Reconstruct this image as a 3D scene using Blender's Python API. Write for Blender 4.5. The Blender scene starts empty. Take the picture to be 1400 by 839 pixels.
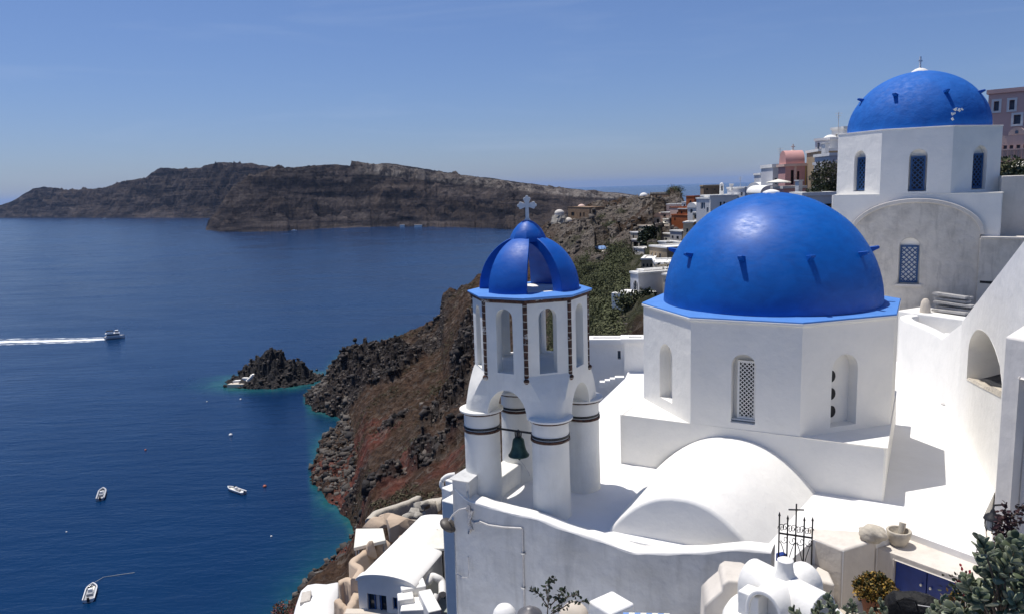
# Whitewashed domed churches above a caldera: everything is built in metres around the viewer's eye.
SKY_AIR, SKY_DUST, SKY_OZ, SKY_STR, HAZE, EXPO = 1.0, .3, 1.0, .09, 1.6e-5, .33
import bpy, bmesh, math, random
import numpy as np
from mathutils import Vector, Matrix
from mathutils.geometry import tessellate_polygon
random.seed(7); RNG = np.random.default_rng(7)
PI = math.pi; rad = math.radians
scene = bpy.context.scene
COL = scene.collection
SEA = -90.0            # sea level; the camera's eye is the origin

# ------------------------------------------------------------------ camera
FPX = 1050.0
PITCH = math.atan(161.5/FPX); ROLL = rad(1.78)
Fv = Vector((0, math.cos(PITCH), -math.sin(PITCH))); U0 = Vector((0, math.sin(PITCH), math.cos(PITCH))); R0 = Vector((1, 0, 0))
Uv = U0*math.cos(ROLL) + R0*math.sin(ROLL); Rv = R0*math.cos(ROLL) - U0*math.sin(ROLL)
cam = bpy.data.cameras.new('camera'); camo = bpy.data.objects.new('camera', cam); COL.objects.link(camo)
cam.sensor_width = 36; cam.lens = 36*FPX/1400; cam.clip_start = .1; cam.clip_end = 200000
camo.matrix_world = Matrix((( Rv.x, Uv.x, -Fv.x, 0), (Rv.y, Uv.y, -Fv.y, 0), (Rv.z, Uv.z, -Fv.z, 0), (0, 0, 0, 1)))
scene.camera = camo

def ray(px, py): return Fv + Rv*((px-700)/FPX) + Uv*((419.5-py)/FPX)
def atz(px, py, z):                       # where the sight line meets height z
    d = ray(px, py); return d*(z/d.z)
def atd(px, py, D):                       # point at ground distance D
    d = ray(px, py); return d*(D/math.hypot(d.x, d.y))
def az(px, py=500):
    d = ray(px, py); return math.atan2(d.x, d.y)

# ------------------------------------------------------------------ noise (numpy)
_perm = np.random.default_rng(3).permutation(4096)
def _h(ix, iy): return _perm[(_perm[ix & 4095] + iy) & 4095]
_g = np.random.default_rng(5).uniform(0, 2*PI, 4096); _gx, _gy = np.cos(_g), np.sin(_g)
def perlin(x, y):
    x0 = np.floor(x).astype(int); y0 = np.floor(y).astype(int); fx = x-x0; fy = y-y0
    def dot(i, j):
        h = _h(x0+i, y0+j); return _gx[h]*(fx-i) + _gy[h]*(fy-j)
    sx = fx*fx*fx*(fx*(fx*6-15)+10); sy = fy*fy*fy*(fy*(fy*6-15)+10)
    a = dot(0,0)*(1-sx)+dot(1,0)*sx; b = dot(0,1)*(1-sx)+dot(1,1)*sx
    return (a*(1-sy)+b*sy)*1.5
def fbm(x, y, o=5, g=.5):
    s = 0; a = 1
    for i in range(o): s = s + a*perlin(x*2**i+17*i, y*2**i-9*i); a *= g
    return s
def ridged(x, y, o=5, g=.55):
    s = 0; a = 1
    for i in range(o): s = s + a*(1-2*np.abs(perlin(x*2**i+31*i, y*2**i+7*i))); a *= g
    return s
def cells(x, y):                          # distance to the nearest of jittered points, and its random value
    x0 = np.floor(x).astype(int); y0 = np.floor(y).astype(int)
    best = np.full(x.shape, 9.); val = np.zeros(x.shape)
    for i in (-1,0,1):
        for j in (-1,0,1):
            h = _h(x0+i, y0+j); h2 = _perm[(h+77) & 4095]
            d = (x-(x0+i+h/4096.))**2 + (y-(y0+j+h2/4096.))**2
            m = d < best; best = np.where(m, d, best); val = np.where(m, _perm[(h+911) & 4095]/4096., val)
    return np.sqrt(best), val

# ------------------------------------------------------------------ mesh builder
ORG = {}
class MB:
    def __init__(s): s.v = []; s.f = []
    def add(s, vs, fs):
        o = len(s.v); s.v += [tuple(p) for p in vs]; s.f += [tuple(i+o for i in f) for f in fs]
    def quad(s, a, b, c, d): s.add((a,b,c,d), ((0,1,2,3),))
    def hexa(s, p):          # 8 points: bottom 4 ccw, top 4 ccw
        s.add(p, ((3,2,1,0),(4,5,6,7),(0,1,5,4),(1,2,6,5),(2,3,7,6),(3,0,4,7)))
    def box(s, c, size, yaw=0, tilt=None):
        x, y, z = (q/2 for q in size)
        M = Matrix.Rotation(yaw, 3, 'Z')
        if tilt is not None: M = M @ tilt
        s.hexa([Vector(c)+M @ Vector(q) for q in ((-x,-y,-z),(x,-y,-z),(x,y,-z),(-x,y,-z),(-x,-y,z),(x,-y,z),(x,y,z),(-x,y,z))])
    def prism(s, poly, z0, z1):   # poly ccw list of (x,y); z0/z1 numbers or lists
        n = len(poly)
        a = z0 if isinstance(z0, (list, tuple)) else [z0]*n; b = z1 if isinstance(z1, (list, tuple)) else [z1]*n
        vs = [(p[0],p[1],a[i]) for i,p in enumerate(poly)] + [(p[0],p[1],b[i]) for i,p in enumerate(poly)]
        fs = [(i,(i+1)%n,n+(i+1)%n,n+i) for i in range(n)]
        tris = tessellate_polygon([[Vector((p[0],p[1],0)) for p in poly]])
        for t in tris:
            q = [Vector(poly[i]) for i in t]
            cr = (q[1].x-q[0].x)*(q[2].y-q[0].y)-(q[1].y-q[0].y)*(q[2].x-q[0].x)
            t = tuple(t) if cr > 0 else tuple(reversed(t))
            fs.append(tuple(n+i for i in t)); fs.append(tuple(reversed(t)))
        s.add(vs, fs)
    def loft(s, rings, close=True, cap0=False, cap1=False):
        n = len(rings[0]); vs = [p for r in rings for p in r]; fs = []
        for k in range(len(rings)-1):
            for i in range(n if close else n-1):
                j = (i+1) % n; fs.append((k*n+i, k*n+j, (k+1)*n+j, (k+1)*n+i))
        if cap0: fs.append(tuple(reversed(range(n))))
        if cap1: fs.append(tuple(range((len(rings)-1)*n, len(rings)*n)))
        s.add(vs, fs)
    def lathe(s, c, prof, seg=32, cap0=True, cap1=True, squash=1, yaw=0):   # prof [(r,z)] from bottom to top
        rings = []
        for r, z in prof:
            ring = []
            for i in range(seg):
                a = 2*PI*i/seg; x = r*math.cos(a); y = r*math.sin(a)*squash
                ring.append((c[0]+x*math.cos(yaw)-y*math.sin(yaw), c[1]+x*math.sin(yaw)+y*math.cos(yaw), c[2]+z))
            rings.append(ring)
        s.loft(rings, True, cap0, cap1)
    def tube(s, pts, r, seg=8, r1=None):
        pts = [Vector(p) for p in pts]; rings = []
        for i, p in enumerate(pts):
            d = (pts[min(i+1,len(pts)-1)]-pts[max(i-1,0)]).normalized()
            a = Vector((0,0,1)) if abs(d.z) < .9 else Vector((1,0,0))
            x = d.cross(a).normalized(); y = d.cross(x).normalized()
            rr = r if r1 is None else r+(r1-r)*i/max(1,len(pts)-1)
            rings.append([p + x*(rr*math.cos(2*PI*k/seg)) - y*(rr*math.sin(2*PI*k/seg)) for k in range(seg)])
        s.loft(rings, True, True, True)
    def panel(s, P, outer, holes=(), inward=None, flip=False):
        """flat wall sheet: P maps (u,z) to 3D; holes get reveals along `inward`"""
        loops = [list(outer)]+[list(h) for h in holes]
        pts = [q for l in loops for q in l]
        tris = tessellate_polygon([[Vector((q[0],q[1],0)) for q in l] for l in loops])
        fs = []
        for t in tris:
            a, b, c = (pts[i] for i in t)
            cr = (b[0]-a[0])*(c[1]-a[1])-(b[1]-a[1])*(c[0]-a[0])
            if abs(cr) < 1e-10: continue
            t = tuple(t) if (cr > 0) != flip else tuple(reversed(t)); fs.append(t)
        s.add([P(*q) for q in pts], fs)
        if inward is not None:
            for h in holes:
                A = [Vector(P(*q)) for q in h]; B = [p+inward for p in A]; n = len(A)
                s.add(A+B, [((i+1)%n, i, n+i, n+(i+1)%n) if not flip else (i,(i+1)%n,n+(i+1)%n,n+i) for i in range(n)])
    def build(s, name, mat, parent=None, smooth=None, bevel=0, seg=2, merge=True, org=None, ang=40):
        m = bpy.data.meshes.new(name); o = bpy.data.objects.new(name, m); COL.objects.link(o)
        if parent is not None: O = ORG[parent.name]
        else: O = Vector(org) if org is not None else Vector((0,0,0))
        bm = bmesh.new()
        vs = [bm.verts.new(Vector(p)-O) for p in s.v]
        for f in s.f:
            try: bm.faces.new([vs[i] for i in f])
            except ValueError: pass
        if merge: bmesh.ops.remove_doubles(bm, verts=bm.verts, dist=2e-4)
        if bevel:
            bm.normal_update()
            es = [e for e in bm.edges if len(e.link_faces) == 2 and e.calc_face_angle(0) > rad(ang)]
            if es: bmesh.ops.bevel(bm, geom=es, offset=bevel, segments=seg, profile=.5, affect='EDGES', clamp_overlap=True)
            smooth = smooth or 50
        bm.to_mesh(m); bm.free()
        if smooth:
            m.polygons.foreach_set('use_smooth', [True]*len(m.polygons)); m.set_sharp_from_angle(angle=rad(smooth))
        if bevel:
            w = o.modifiers.new('weighted_normals', 'WEIGHTED_NORMAL'); w.weight = 100; w.keep_sharp = True
        m.materials.append(mat); ORG[o.name] = O
        if parent is not None: o.parent = parent
        else: o.location = O
        return o

def np_mesh(name, V, F, mat, org=(0,0,0), parent=None, smooth=True, attrs=None):
    """V (n,3), F (m,k) numpy arrays"""
    O = ORG[parent.name] if parent is not None else Vector(org)
    m = bpy.data.meshes.new(name); n = len(V); k = F.shape[1]
    m.vertices.add(n); m.vertices.foreach_set('co', (V-np.array(O)).astype(np.float32).ravel())
    m.loops.add(F.size); m.loops.foreach_set('vertex_index', F.astype(np.int32).ravel())
    m.polygons.add(len(F)); m.polygons.foreach_set('loop_start', np.arange(0, F.size, k, dtype=np.int32))
    m.update(calc_edges=True); m.validate()
    if smooth: m.polygons.foreach_set('use_smooth', np.ones(len(m.polygons), bool))
    for an, vals in (attrs or {}).items():
        a = m.attributes.new(an, 'FLOAT', 'POINT'); a.data.foreach_set('value', vals.astype(np.float32).ravel())
    o = bpy.data.objects.new(name, m); COL.objects.link(o); m.materials.append(mat); ORG[o.name] = O
    if parent is not None: o.parent = parent
    else: o.location = O
    return o

def tag(o, label=None, cat=None, group=None, kind=None):
    if label: o['label'] = label
    if cat: o['category'] = cat
    if group: o['group'] = group
    if kind: o['kind'] = kind
    return o
def thing(name, loc, label, cat, group=None):
    o = bpy.data.objects.new(name, None); COL.objects.link(o); o.location = loc; o.empty_display_size = .3
    ORG[o.name] = Vector(loc); return tag(o, label, cat, group)
def copy_tree(o, parent=None, delta=None):
    c = o.copy(); COL.objects.link(c)
    if parent is not None: c.parent = parent
    elif delta is not None: c.location = o.location + Vector(delta)
    ORG[c.name] = ORG[o.name] + (Vector(delta) if delta is not None else Vector((0,0,0)))
    for ch in [q for q in bpy.data.objects if q.parent == o]: copy_tree(ch, c, delta)
    return c

def arch(u0, u1, z0, z1, n=10, rise=None):
    r = (u1-u0)/2; h = r if rise is None else rise; c = (u0+u1)/2
    return [(u0,z0),(u1,z0)] + [(c+r*math.cos(PI*i/n), z1-h+h*math.sin(PI*i/n)) for i in range(n+1)]
def rect(u0, u1, z0, z1): return [(u0,z0),(u1,z0),(u1,z1),(u0,z1)]
class Frame:
    """plan frame: v along the outward normal (angle phi), u to the right seen from outside"""
    def __init__(s, x, y, phi):
        s.c = Vector((x,y,0)); s.n = Vector((math.cos(phi), math.sin(phi), 0)); s.t = Vector((-s.n.y, s.n.x, 0))
    def P(s, u, v, z): return s.c + s.t*u + s.n*v + Vector((0,0,z))
    def wall(s, v): return lambda u, z: s.P(u, v, z)

# ------------------------------------------------------------------ materials
def new_mat(name):
    m = bpy.data.materials.new(name); m.use_nodes = True; nt = m.node_tree
    return m, nt, nt.nodes['Principled BSDF']
def N(nt, t, **kw):
    n = nt.nodes.new(t)
    for k, v in kw.items():
        if k in n.inputs: n.inputs[k].default_value = v
        else: setattr(n, k, v)
    return n
def ramp(nt, src, stops):
    r = nt.nodes.new('ShaderNodeValToRGB'); e = r.color_ramp.elements
    while len(e) < len(stops): e.new(.5)
    for i, (p, c) in enumerate(stops):
        e[i].position = p; e[i].color = (*c, 1) if len(c) == 3 else c
    nt.links.new(src, r.inputs[0]); return r.outputs[0]
def coords(nt, scale=(1,1,1)):
    tc = nt.nodes.new('ShaderNodeTexCoord'); mp = nt.nodes.new('ShaderNodeMapping'); mp.inputs['Scale'].default_value = scale
    nt.links.new(tc.outputs['Object'], mp.inputs[0]); return mp.outputs[0]
def noise(nt, co, scale, detail=4, rough=.55, dist=0):
    n = N(nt, 'ShaderNodeTexNoise', Scale=scale, Detail=detail, Roughness=rough, Distortion=dist); nt.links.new(co, n.inputs['Vector']); return n.outputs['Fac']
def mixc(nt, fac, a, b, mode='MIX'):
    n = nt.nodes.new('ShaderNodeMix'); n.data_type = 'RGBA'; n.blend_type = mode
    for i, s in ((0, fac), (6, a), (7, b)):
        if hasattr(s, 'default_value') or hasattr(s, 'is_linked'): nt.links.new(s, n.inputs[i])
        else: n.inputs[i].default_value = s if not isinstance(s, tuple) else ((*s, 1) if len(s) == 3 else s)
    return n.outputs[2]
def bump(nt, bsdf, h, strength, dist, prev=None):
    b = N(nt, 'ShaderNodeBump', Strength=strength, Distance=dist); nt.links.new(h, b.inputs['Height'])
    if prev is not None: nt.links.new(prev, b.inputs['Normal'])
    nt.links.new(b.outputs[0], bsdf.inputs['Normal']); return b.outputs[0]

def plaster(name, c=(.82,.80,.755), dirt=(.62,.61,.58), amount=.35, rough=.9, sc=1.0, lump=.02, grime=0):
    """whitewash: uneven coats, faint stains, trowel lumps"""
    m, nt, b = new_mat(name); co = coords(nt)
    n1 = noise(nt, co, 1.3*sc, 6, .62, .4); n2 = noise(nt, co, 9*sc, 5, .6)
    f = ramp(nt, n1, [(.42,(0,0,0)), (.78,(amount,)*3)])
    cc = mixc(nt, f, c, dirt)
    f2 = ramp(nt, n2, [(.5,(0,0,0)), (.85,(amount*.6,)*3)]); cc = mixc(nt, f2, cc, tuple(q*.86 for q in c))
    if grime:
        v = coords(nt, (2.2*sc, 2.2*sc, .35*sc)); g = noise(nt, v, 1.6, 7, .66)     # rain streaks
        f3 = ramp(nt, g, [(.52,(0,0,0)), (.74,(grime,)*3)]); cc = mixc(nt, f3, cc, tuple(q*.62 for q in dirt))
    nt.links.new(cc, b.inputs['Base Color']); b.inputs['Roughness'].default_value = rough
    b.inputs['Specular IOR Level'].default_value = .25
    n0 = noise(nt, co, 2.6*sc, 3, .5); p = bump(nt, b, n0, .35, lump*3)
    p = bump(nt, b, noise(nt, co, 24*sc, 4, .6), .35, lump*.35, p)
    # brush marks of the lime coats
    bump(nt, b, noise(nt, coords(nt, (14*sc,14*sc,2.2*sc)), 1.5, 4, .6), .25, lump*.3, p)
    return m
def simple(name, c, rough=.6, var=.12, sc=6, bmp=.1, metal=0, spec=.5):
    m, nt, b = new_mat(name); co = coords(nt); n = noise(nt, co, sc, 5, .6)
    cc = ramp(nt, n, [(.3, tuple(q*(1-var) for q in c)), (.7, tuple(min(1,q*(1+var)) for q in c))])
    nt.links.new(cc, b.inputs['Base Color']); b.inputs['Roughness'].default_value = rough; b.inputs['Metallic'].default_value = metal
    b.inputs['Specular IOR Level'].default_value = spec
    if bmp: bump(nt, b, noise(nt, co, sc*4, 4, .6), bmp, .02)
    return m
M = {}
M['white'] = plaster('whitewash', amount=.34, dirt=(.6,.6,.58), lump=.024)
M['white_front_shaded'] = plaster('whitewash_stained_shaded', c=(.60,.60,.59), dirt=(.36,.36,.355), amount=.75, grime=.35, lump=.035)  # blotchy stains, and a base darkened to carry the wall's shade
M['white_floor'] = plaster('whitewash_floor', c=(.8,.79,.775), dirt=(.66,.64,.6), amount=.3, lump=.012)
M['white_tower'] = plaster('whitewash_tower', c=(.80,.785,.735), dirt=(.6,.58,.52), amount=.4, grime=.2, lump=.03)
M['white_warm'] = plaster('warm_whitewash', c=(.78,.74,.69), dirt=(.56,.53,.48), amount=.5, grime=.25, lump=.015)
M['cream'] = plaster('cream_plaster', c=(.62,.55,.46), dirt=(.47,.4,.32), amount=.5)
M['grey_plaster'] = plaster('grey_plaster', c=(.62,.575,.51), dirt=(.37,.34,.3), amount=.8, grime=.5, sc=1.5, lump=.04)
M['pale_plaster'] = plaster('pale_plaster', c=(.67,.62,.555), dirt=(.46,.42,.37), amount=.6, grime=.3)

def blue_paint(name, c, c2, rough, streak, lump):
    m, nt, b = new_mat(name); co = coords(nt)
    n = noise(nt, coords(nt, (1,1,streak)), 2.6, 6, .65, .5)
    cc = ramp(nt, n, [(.32, c2), (.68, c)]); nt.links.new(cc, b.inputs['Base Color'])
    rr = ramp(nt, noise(nt, coords(nt, (1,1,streak*1.6)), 5, 5, .7), [(.3,(rough*.8,)*3),(.75,(min(1,rough*1.35),)*3)])
    nt.links.new(rr, b.inputs['Roughness']); b.inputs['Specular IOR Level'].default_value = .38
    p = bump(nt, b, noise(nt, coords(nt, (1,1,1.4)), 2.2, 4, .6), .5, lump); bump(nt, b, noise(nt, co, 22, 3, .6), .2, lump*.1, p)
    return m
M['blue_gloss'] = blue_paint('blue_gloss_paint', (.0003,.115,.47), (.0006,.085,.37), .45, 2.0, .008)
M['blue_matte'] = blue_paint('blue_matte_paint', (.006,.13,.50), (.003,.095,.40), .7, 1.0, .06)
M['blue_belfry'] = blue_paint('blue_belfry_paint', (.001,.10,.45), (.001,.075,.37), .5, 1.5, .02)
M['blue_rim'] = blue_paint('blue_rim_paint', (.09,.25,.62), (.07,.21,.56), .6, 1.0, .02)
M['blue_wood'] = simple('blue_wood_paint', (.008,.06,.2), .5, .25, 8)
M['blue_lattice'] = simple('blue_lattice_paint', (.02,.075,.2), .6, .2, 8)
M['blue_door'] = simple('blue_door_paint', (.002,.03,.21), .45, .15, 5)
M['dark'] = simple('dark_opening', (.012,.012,.014), .7, .3, 3, 0)
M['glass'] = simple('dark_window_glass', (.02,.03,.04), .12, .3, 3, 0)
M['iron'] = simple('wrought_iron', (.012,.012,.014), .5, .3, 20, .2)
M['bronze'] = simple('verdigris_bronze', (.035,.075,.065), .5, .35, 9, .2, .6)
M['brass'] = simple('pale_metal', (.6,.6,.58), .35, .1, 5, 0, .8)
M['marble'] = simple('grey_marble', (.66,.66,.65), .6, .12, 8)
M['pipe'] = simple('grey_conduit', (.52,.5,.48), .5, .15, 12, 0)
M['timber'] = simple('weathered_timber', (.36,.35,.34), .85, .25, 7, .3)
M['stone'] = simple('pale_stone', (.5,.45,.37), .9, .25, 6, .6)
M['rope'] = simple('pale_rope', (.5,.52,.5), .8, .1, 4, 0)
M['canvas'] = simple('cream_canvas', (.74,.71,.62), .85, .06, 5, .1)
M['blue_cloth'] = simple('pale_blue_canvas', (.16,.28,.55), .8, .1, 5, .1)
M['black_cloth'] = simple('black_fabric', (.006,.006,.007), .6, .5, 5, .8, 0, .25)
M['terracotta_pot'] = simple('terracotta_pot', (.3,.12,.06), .85, .2, 6, .2)

def brick_mat():
    m, nt, b = new_mat('dark_brick'); co = coords(nt)
    w = N(nt, 'ShaderNodeTexWave', wave_type='BANDS', bands_direction='Z', Scale=2.2, Distortion=3.5, Detail=2); nt.links.new(co, w.inputs[0])
    base = ramp(nt, noise(nt, co, 14, 4), [(.3,(.02,.012,.01)),(.62,(.1,.045,.028))])
    f = ramp(nt, w.outputs['Fac'], [(.93,(0,0,0)),(.99,(.8,.8,.8))]); f2 = ramp(nt, noise(nt, co, 5, 5, .7), [(.6,(0,0,0)),(.66,(.75,)*3)])
    c = mixc(nt, f, base, (.5,.45,.38)); c = mixc(nt, f2, c, (.62,.6,.56)); nt.links.new(c, b.inputs['Base Color']); b.inputs['Roughness'].default_value = .9
    bump(nt, b, noise(nt, co, 30, 3), .6, .02); return m
M['brick'] = brick_mat()
ZT = -6.2                      # terrace level
PHI = -2.07
CH = Frame(5.995, 17.686, PHI); CA = 2.668; CK = CA*math.tan(PI/8)
A_CAM = math.atan2(-17.686, -5.995)

def drum_faces(fr, a, z0, z1, holes_by_face, depth, extra=0):
    """octagonal drum sheets with arched niches; face 0 looks along the frame's normal, faces counted ccw"""
    mb = MB(); k = a*math.tan(PI/8); infos = {}
    base = math.atan2(fr.n.y, fr.n.x)
    for i in range(8):
        f = Frame(fr.c.x, fr.c.y, base + i*PI/4); hs = holes_by_face.get(i, [])
        mb.panel(f.wall(a), rect(-k, k, z0, z1), hs, -f.n*depth)
        infos[i] = (f, k)
    return mb, infos

def oct_ring(fr, R, z, off=PI/8):
    b = math.atan2(fr.n.y, fr.n.x)
    return [(fr.c.x+R*math.cos(b+off+i*PI/4), fr.c.y+R*math.sin(b+off+i*PI/4), z) for i in range(8)]

def lattice(name, f, v, u0, u1, z0, z1, pitch, bar, mat, parent, frame_w=.03, thick=.02, back=True, backm=None):
    """diagonal lattice shutter: border, two sets of crossing slats clipped to the opening"""
    fr = MB()
    def bx(a, b, c, d, t0, t1): fr.hexa([f.P(a,v+t0,c),f.P(b,v+t0,c),f.P(b,v+t0-thick*2,c),f.P(a,v+t0-thick*2,c)]+[f.P(a,v+t0,d),f.P(b,v+t0,d),f.P(b,v+t0-thick*2,d),f.P(a,v+t0-thick*2,d)])
    bx(u0, u0+frame_w, z0, z1, 0, 0); bx(u1-frame_w, u1, z0, z1, 0, 0); bx(u0+frame_w, u1-frame_w, z0, z0+frame_w, 0, 0); bx(u0+frame_w, u1-frame_w, z1-frame_w, z1, 0, 0)
    win = fr.build(name, mat, parent)
    sl = MB(); a0, a1, c0, c1 = u0+frame_w, u1-frame_w, z0+frame_w, z1-frame_w
    W, Hh = a1-a0, c1-c0; s = -Hh
    for sgn in (1, -1):
        s = -Hh
        while s < W:
            pts = []
            for t in (0, 1):
                pass
            # line u = s + z (z from 0..H), clipped to 0..W
            zA = max(0, -s); zB = min(Hh, W-s)
            if zB-zA > .01:
                uA, uB = s+zA, s+zB
                if sgn < 0: uA, uB = W-uA, W-uB
                w = bar*.7; vv = v-thick*(.55 if sgn > 0 else 1.05)
                A = f.P(a0+uA, vv, c0+zA); B = f.P(a0+uB, vv, c0+zB)
                d = (B-A).normalized(); n = f.n; q = d.cross(n)*w/2; h = n*(thick*.22)
                sl.hexa([A-q-h, A+q-h, A+q+h, A-q+h, B-q-h, B+q-h, B+q+h, B-q+h])
            s += pitch*1.414
    sl.build('lattice', mat, win, merge=False)
    if back:
        bk = MB(); bk.quad(f.P(u0,v-thick*2-.03,z0), f.P(u1,v-thick*2-.03,z0), f.P(u1,v-thick*2-.03,z1), f.P(u0,v-thick*2-.03,z1))
        bk.build('pane', backm or M['dark'], win)
    return win

def dome_shape(c, R, H, z0, seg=72, n=20, lump=.0, seed=0):
    rings = []; 
    for k in range(n):
        t = (PI/2)*k/n; ring = []
        for i in range(seg):
            a = 2*PI*i/seg
            q = 1 + lump*float(perlin(np.array([math.cos(a)*2.3+seed]), np.array([math.sin(a)*2.3+t*2.5]))[0])
            ring.append((c[0]+R*q*math.cos(t)*math.cos(a), c[1]+R*q*math.cos(t)*math.sin(a), z0+H*math.sin(t)*(1 if k == 0 else q)))
        rings.append(ring)
    m = MB(); m.loft(rings, True, True, False)
    o = len(m.v); m.v.append((c[0], c[1], z0+H)); last = o-seg
    m.f += [(last+i, last+(i+1) % seg, o) for i in range(seg)]
    return m

def pegs(c, R, H, z0, t, th_list, acam, w, L, mat, parent, thick=.05):
    """little stepping stones that stick out of a dome"""
    for th in th_list:
        a = acam+th; d = Vector((math.cos(a), math.sin(a), 0)); s = Vector((-d.y, d.x, 0))
        r = R*math.cos(t); z = z0+H*math.sin(t); up = Vector((0,0,1)); e = (d*1+up*.22).normalized(); g = (up-d*.22).normalized()
        p = Vector((c[0],c[1],z))+d*(r-.12); m = MB()
        A = [p-s*w/2-g*thick*1.8, p+s*w/2-g*thick*1.8, p+s*w*.5-g*thick*1.8+e*.12, p-s*w*.5-g*thick*1.8+e*.12]
        q = p+e*(L+.12)
        ring0 = [p-s*w/2-g*thick*2.2, p+s*w/2-g*thick*2.2, p+s*w/2+g*thick, p-s*w/2+g*thick]
        ring1 = [q-s*w*.36-g*thick*.5, q+s*w*.36-g*thick*.5, q+s*w*.36+g*thick*.6, q-s*w*.36+g*thick*.6]
        m.loft([ring1, ring0], True, True, True)
        m.build('dome_peg', mat, parent, bevel=.012, seg=1)

# ---------------------------------------------------------------- the big domed church
church = thing('domed_church', (CH.c.x, CH.c.y, ZT), 'large white octagonal church with glossy blue dome on the sunlit terrace', 'church')
zb, zd = -5.097, -2.79
# base block round the drum (its front is flush with the drum's front)
m = MB()
e = .004
m.prism([tuple(CH.P(u,v,0))[:2] for u,v in ((-CA,-CA),(-CA,CA),(CA,CA),(CA,-CA))][::-1], ZT-1.5, zb)
blk = m.build('base_block', M['white'], church, bevel=.03, seg=3)
# drum with niches: face 0 lattice window, face 1 (right of it) vent niche, face 7 (left) blind niche
A = CA+.006; K = A*math.tan(PI/8)
def uz(face_i, px, py):          # sight line to a drum face's plane -> (u,z)
    f = Frame(CH.c.x, CH.c.y, PHI+face_i*PI/4); d = ray(px, py); t = (f.c+f.n*A).dot(f.n)/d.dot(f.n); p = d*t
    return (p-f.c).dot(f.t), p.z
w0 = uz(0, 999, 577); w1 = uz(0, 1032, 580); wt = uz(0, 1016, 484)
h0 = arch(w0[0], w1[0], (w0[1]+w1[1])/2, wt[1])
v0 = uz(1, 1135, 583); v1 = uz(1, 1170, 580); vt = uz(1, 1153, 484)
h1 = arch(v0[0], v1[0], (v0[1]+v1[1])/2, vt[1])
b0 = uz(7, 902, 545); b1 = uz(7, 919, 548); bt = uz(7, 911, 470)
h7 = arch(b0[0], b1[0], (b0[1]+b1[1])/2, bt[1])
print('niche', w0, w1, wt, v0, v1, vt, b0, b1, bt)
mb, inf = drum_faces(CH, A, zb-.3, zd, {0:[h0], 1:[h1], 7:[h7]}, .26)
for i, h, dz in ((0,h0,.26),(1,h1,.26),(7,h7,.26)):
    f = inf[i][0]; mb.panel(f.wall(A-dz), h)
drum = mb.build('drum', M['white'], church, bevel=.022, seg=2, ang=30)
f0 = inf[0][0]
ue = .02; wz = (w0[1]+w1[1])/2
zt_l = wt[1]-(w1[0]-w0[0])*.33
lattice('lattice_window', f0, A-.16, w0[0]+.09, w1[0]-.02, wz+.06, zt_l, .062, .026, M['white'], church, .045, .018)
# panel frame beside the lattice
m = MB(); 
m.hexa([f0.P(w0[0]+.004,A-.26,wz+.03),f0.P(w1[0]-.004,A-.26,wz+.03),f0.P(w1[0]-.004,A-.1,wz+.03),f0.P(w0[0]+.004,A-.1,wz+.03)][::-1]+[f0.P(w0[0]+.004,A-.26,wz+.055),f0.P(w1[0]-.004,A-.26,wz+.055),f0.P(w1[0]-.004,A-.1,wz+.055),f0.P(w0[0]+.004,A-.1,wz+.055)][::-1])
m.build('window_sill', M['white'], church)
# three round vents in the left jamb side of the right niche
f1 = inf[1][0]; vz = (v0[1]+v1[1])/2; hh = vt[1]-vz
for py in (514, 538, 562):
    d_ = ray(1136.5, py); t_ = (f1.c+f1.n*(A-.256)).dot(f1.n)/d_.dot(f1.n)
    m = MB(); c = d_*t_; r = .125; nrm = f1.n; vv = f1.t; seg = 20
    ring0 = [c+nrm*.004+vv*(r*.8*math.cos(2*PI*i/seg))+Vector((0,0,1))*(r*math.sin(2*PI*i/seg)) for i in range(seg)]
    ring1 = [p+nrm*.02 for p in ring0]
    ring1 = [c+(p-c)*.86+nrm*.018 for p in ring0]
    m.loft([ring0, ring1], True, False, True); m.build('round_vent', M['dark'], church)
# blue rim slab
m = MB(); Rr = (CA+.05)/math.cos(PI/8)
m.loft([oct_ring(CH, Rr-.005, zd-.055), oct_ring(CH, Rr, zd)], True, True, True)
m.build('drum_cap', M['white'], church, bevel=.012)
m = MB(); m.loft([oct_ring(CH, Rr-.008, zd+.003), oct_ring(CH, Rr-.02, zd+.035), oct_ring(CH, 2.2, zd+.075)], True, True, True)
m.build('blue_rim', M['blue_rim'], church, bevel=.008)
DR, DH = 2.415, 2.46
dome = dome_shape(CH.c, DR, DH, zd+.06, lump=.006).build('dome', M['blue_gloss'], church, smooth=60)
pegs(CH.c, DR, DH, zd+.06, rad(27.5), [rad(q) for q in (-51,-15,21,57,93,129,165,-159,-123,-87)], A_CAM, .14, .17, M['blue_belfry'], dome)
m = MB(); m.lathe((CH.c.x, CH.c.y, zd+.06+DH-.03), [(.2,0),(.18,.05),(.11,.08),(.04,.1)], 20); m.build('finial', M['white'], dome, smooth=40)
# barrel vault towards the viewer with a closed arched end
m = MB(); n = 20
bl = atz(890, 641, ZT); br = atz(1127, 668, ZT); fl = Vector((1.55, 13.25, 0)); frr = Vector((4.02, 11.98, 0))
def segarch(p, q, z0, z1, n):
    out = []
    for i in range(n+1):
        t = i/n; x_ = abs(2*t-1); out.append(Vector((p.x+(q.x-p.x)*t, p.y+(q.y-p.y)*t, z0+(z1-z0)*(1-x_**2.15))))
    return out
rings = []
for k in range(9):
    t = k/8; p = bl.lerp(fl, t); q = br.lerp(frr, t)
    rings.append(segarch(p, q, ZT-.12, (-5.27*(1-t)+-5.36*t)+.015*math.sin(k*2.1), n))
m.loft(rings, False); fs = rings[-1]; m.add(fs, [tuple(range(len(fs)))])
m.build('vault', M['white'], church, bevel=.07, seg=3, ang=50)

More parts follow.
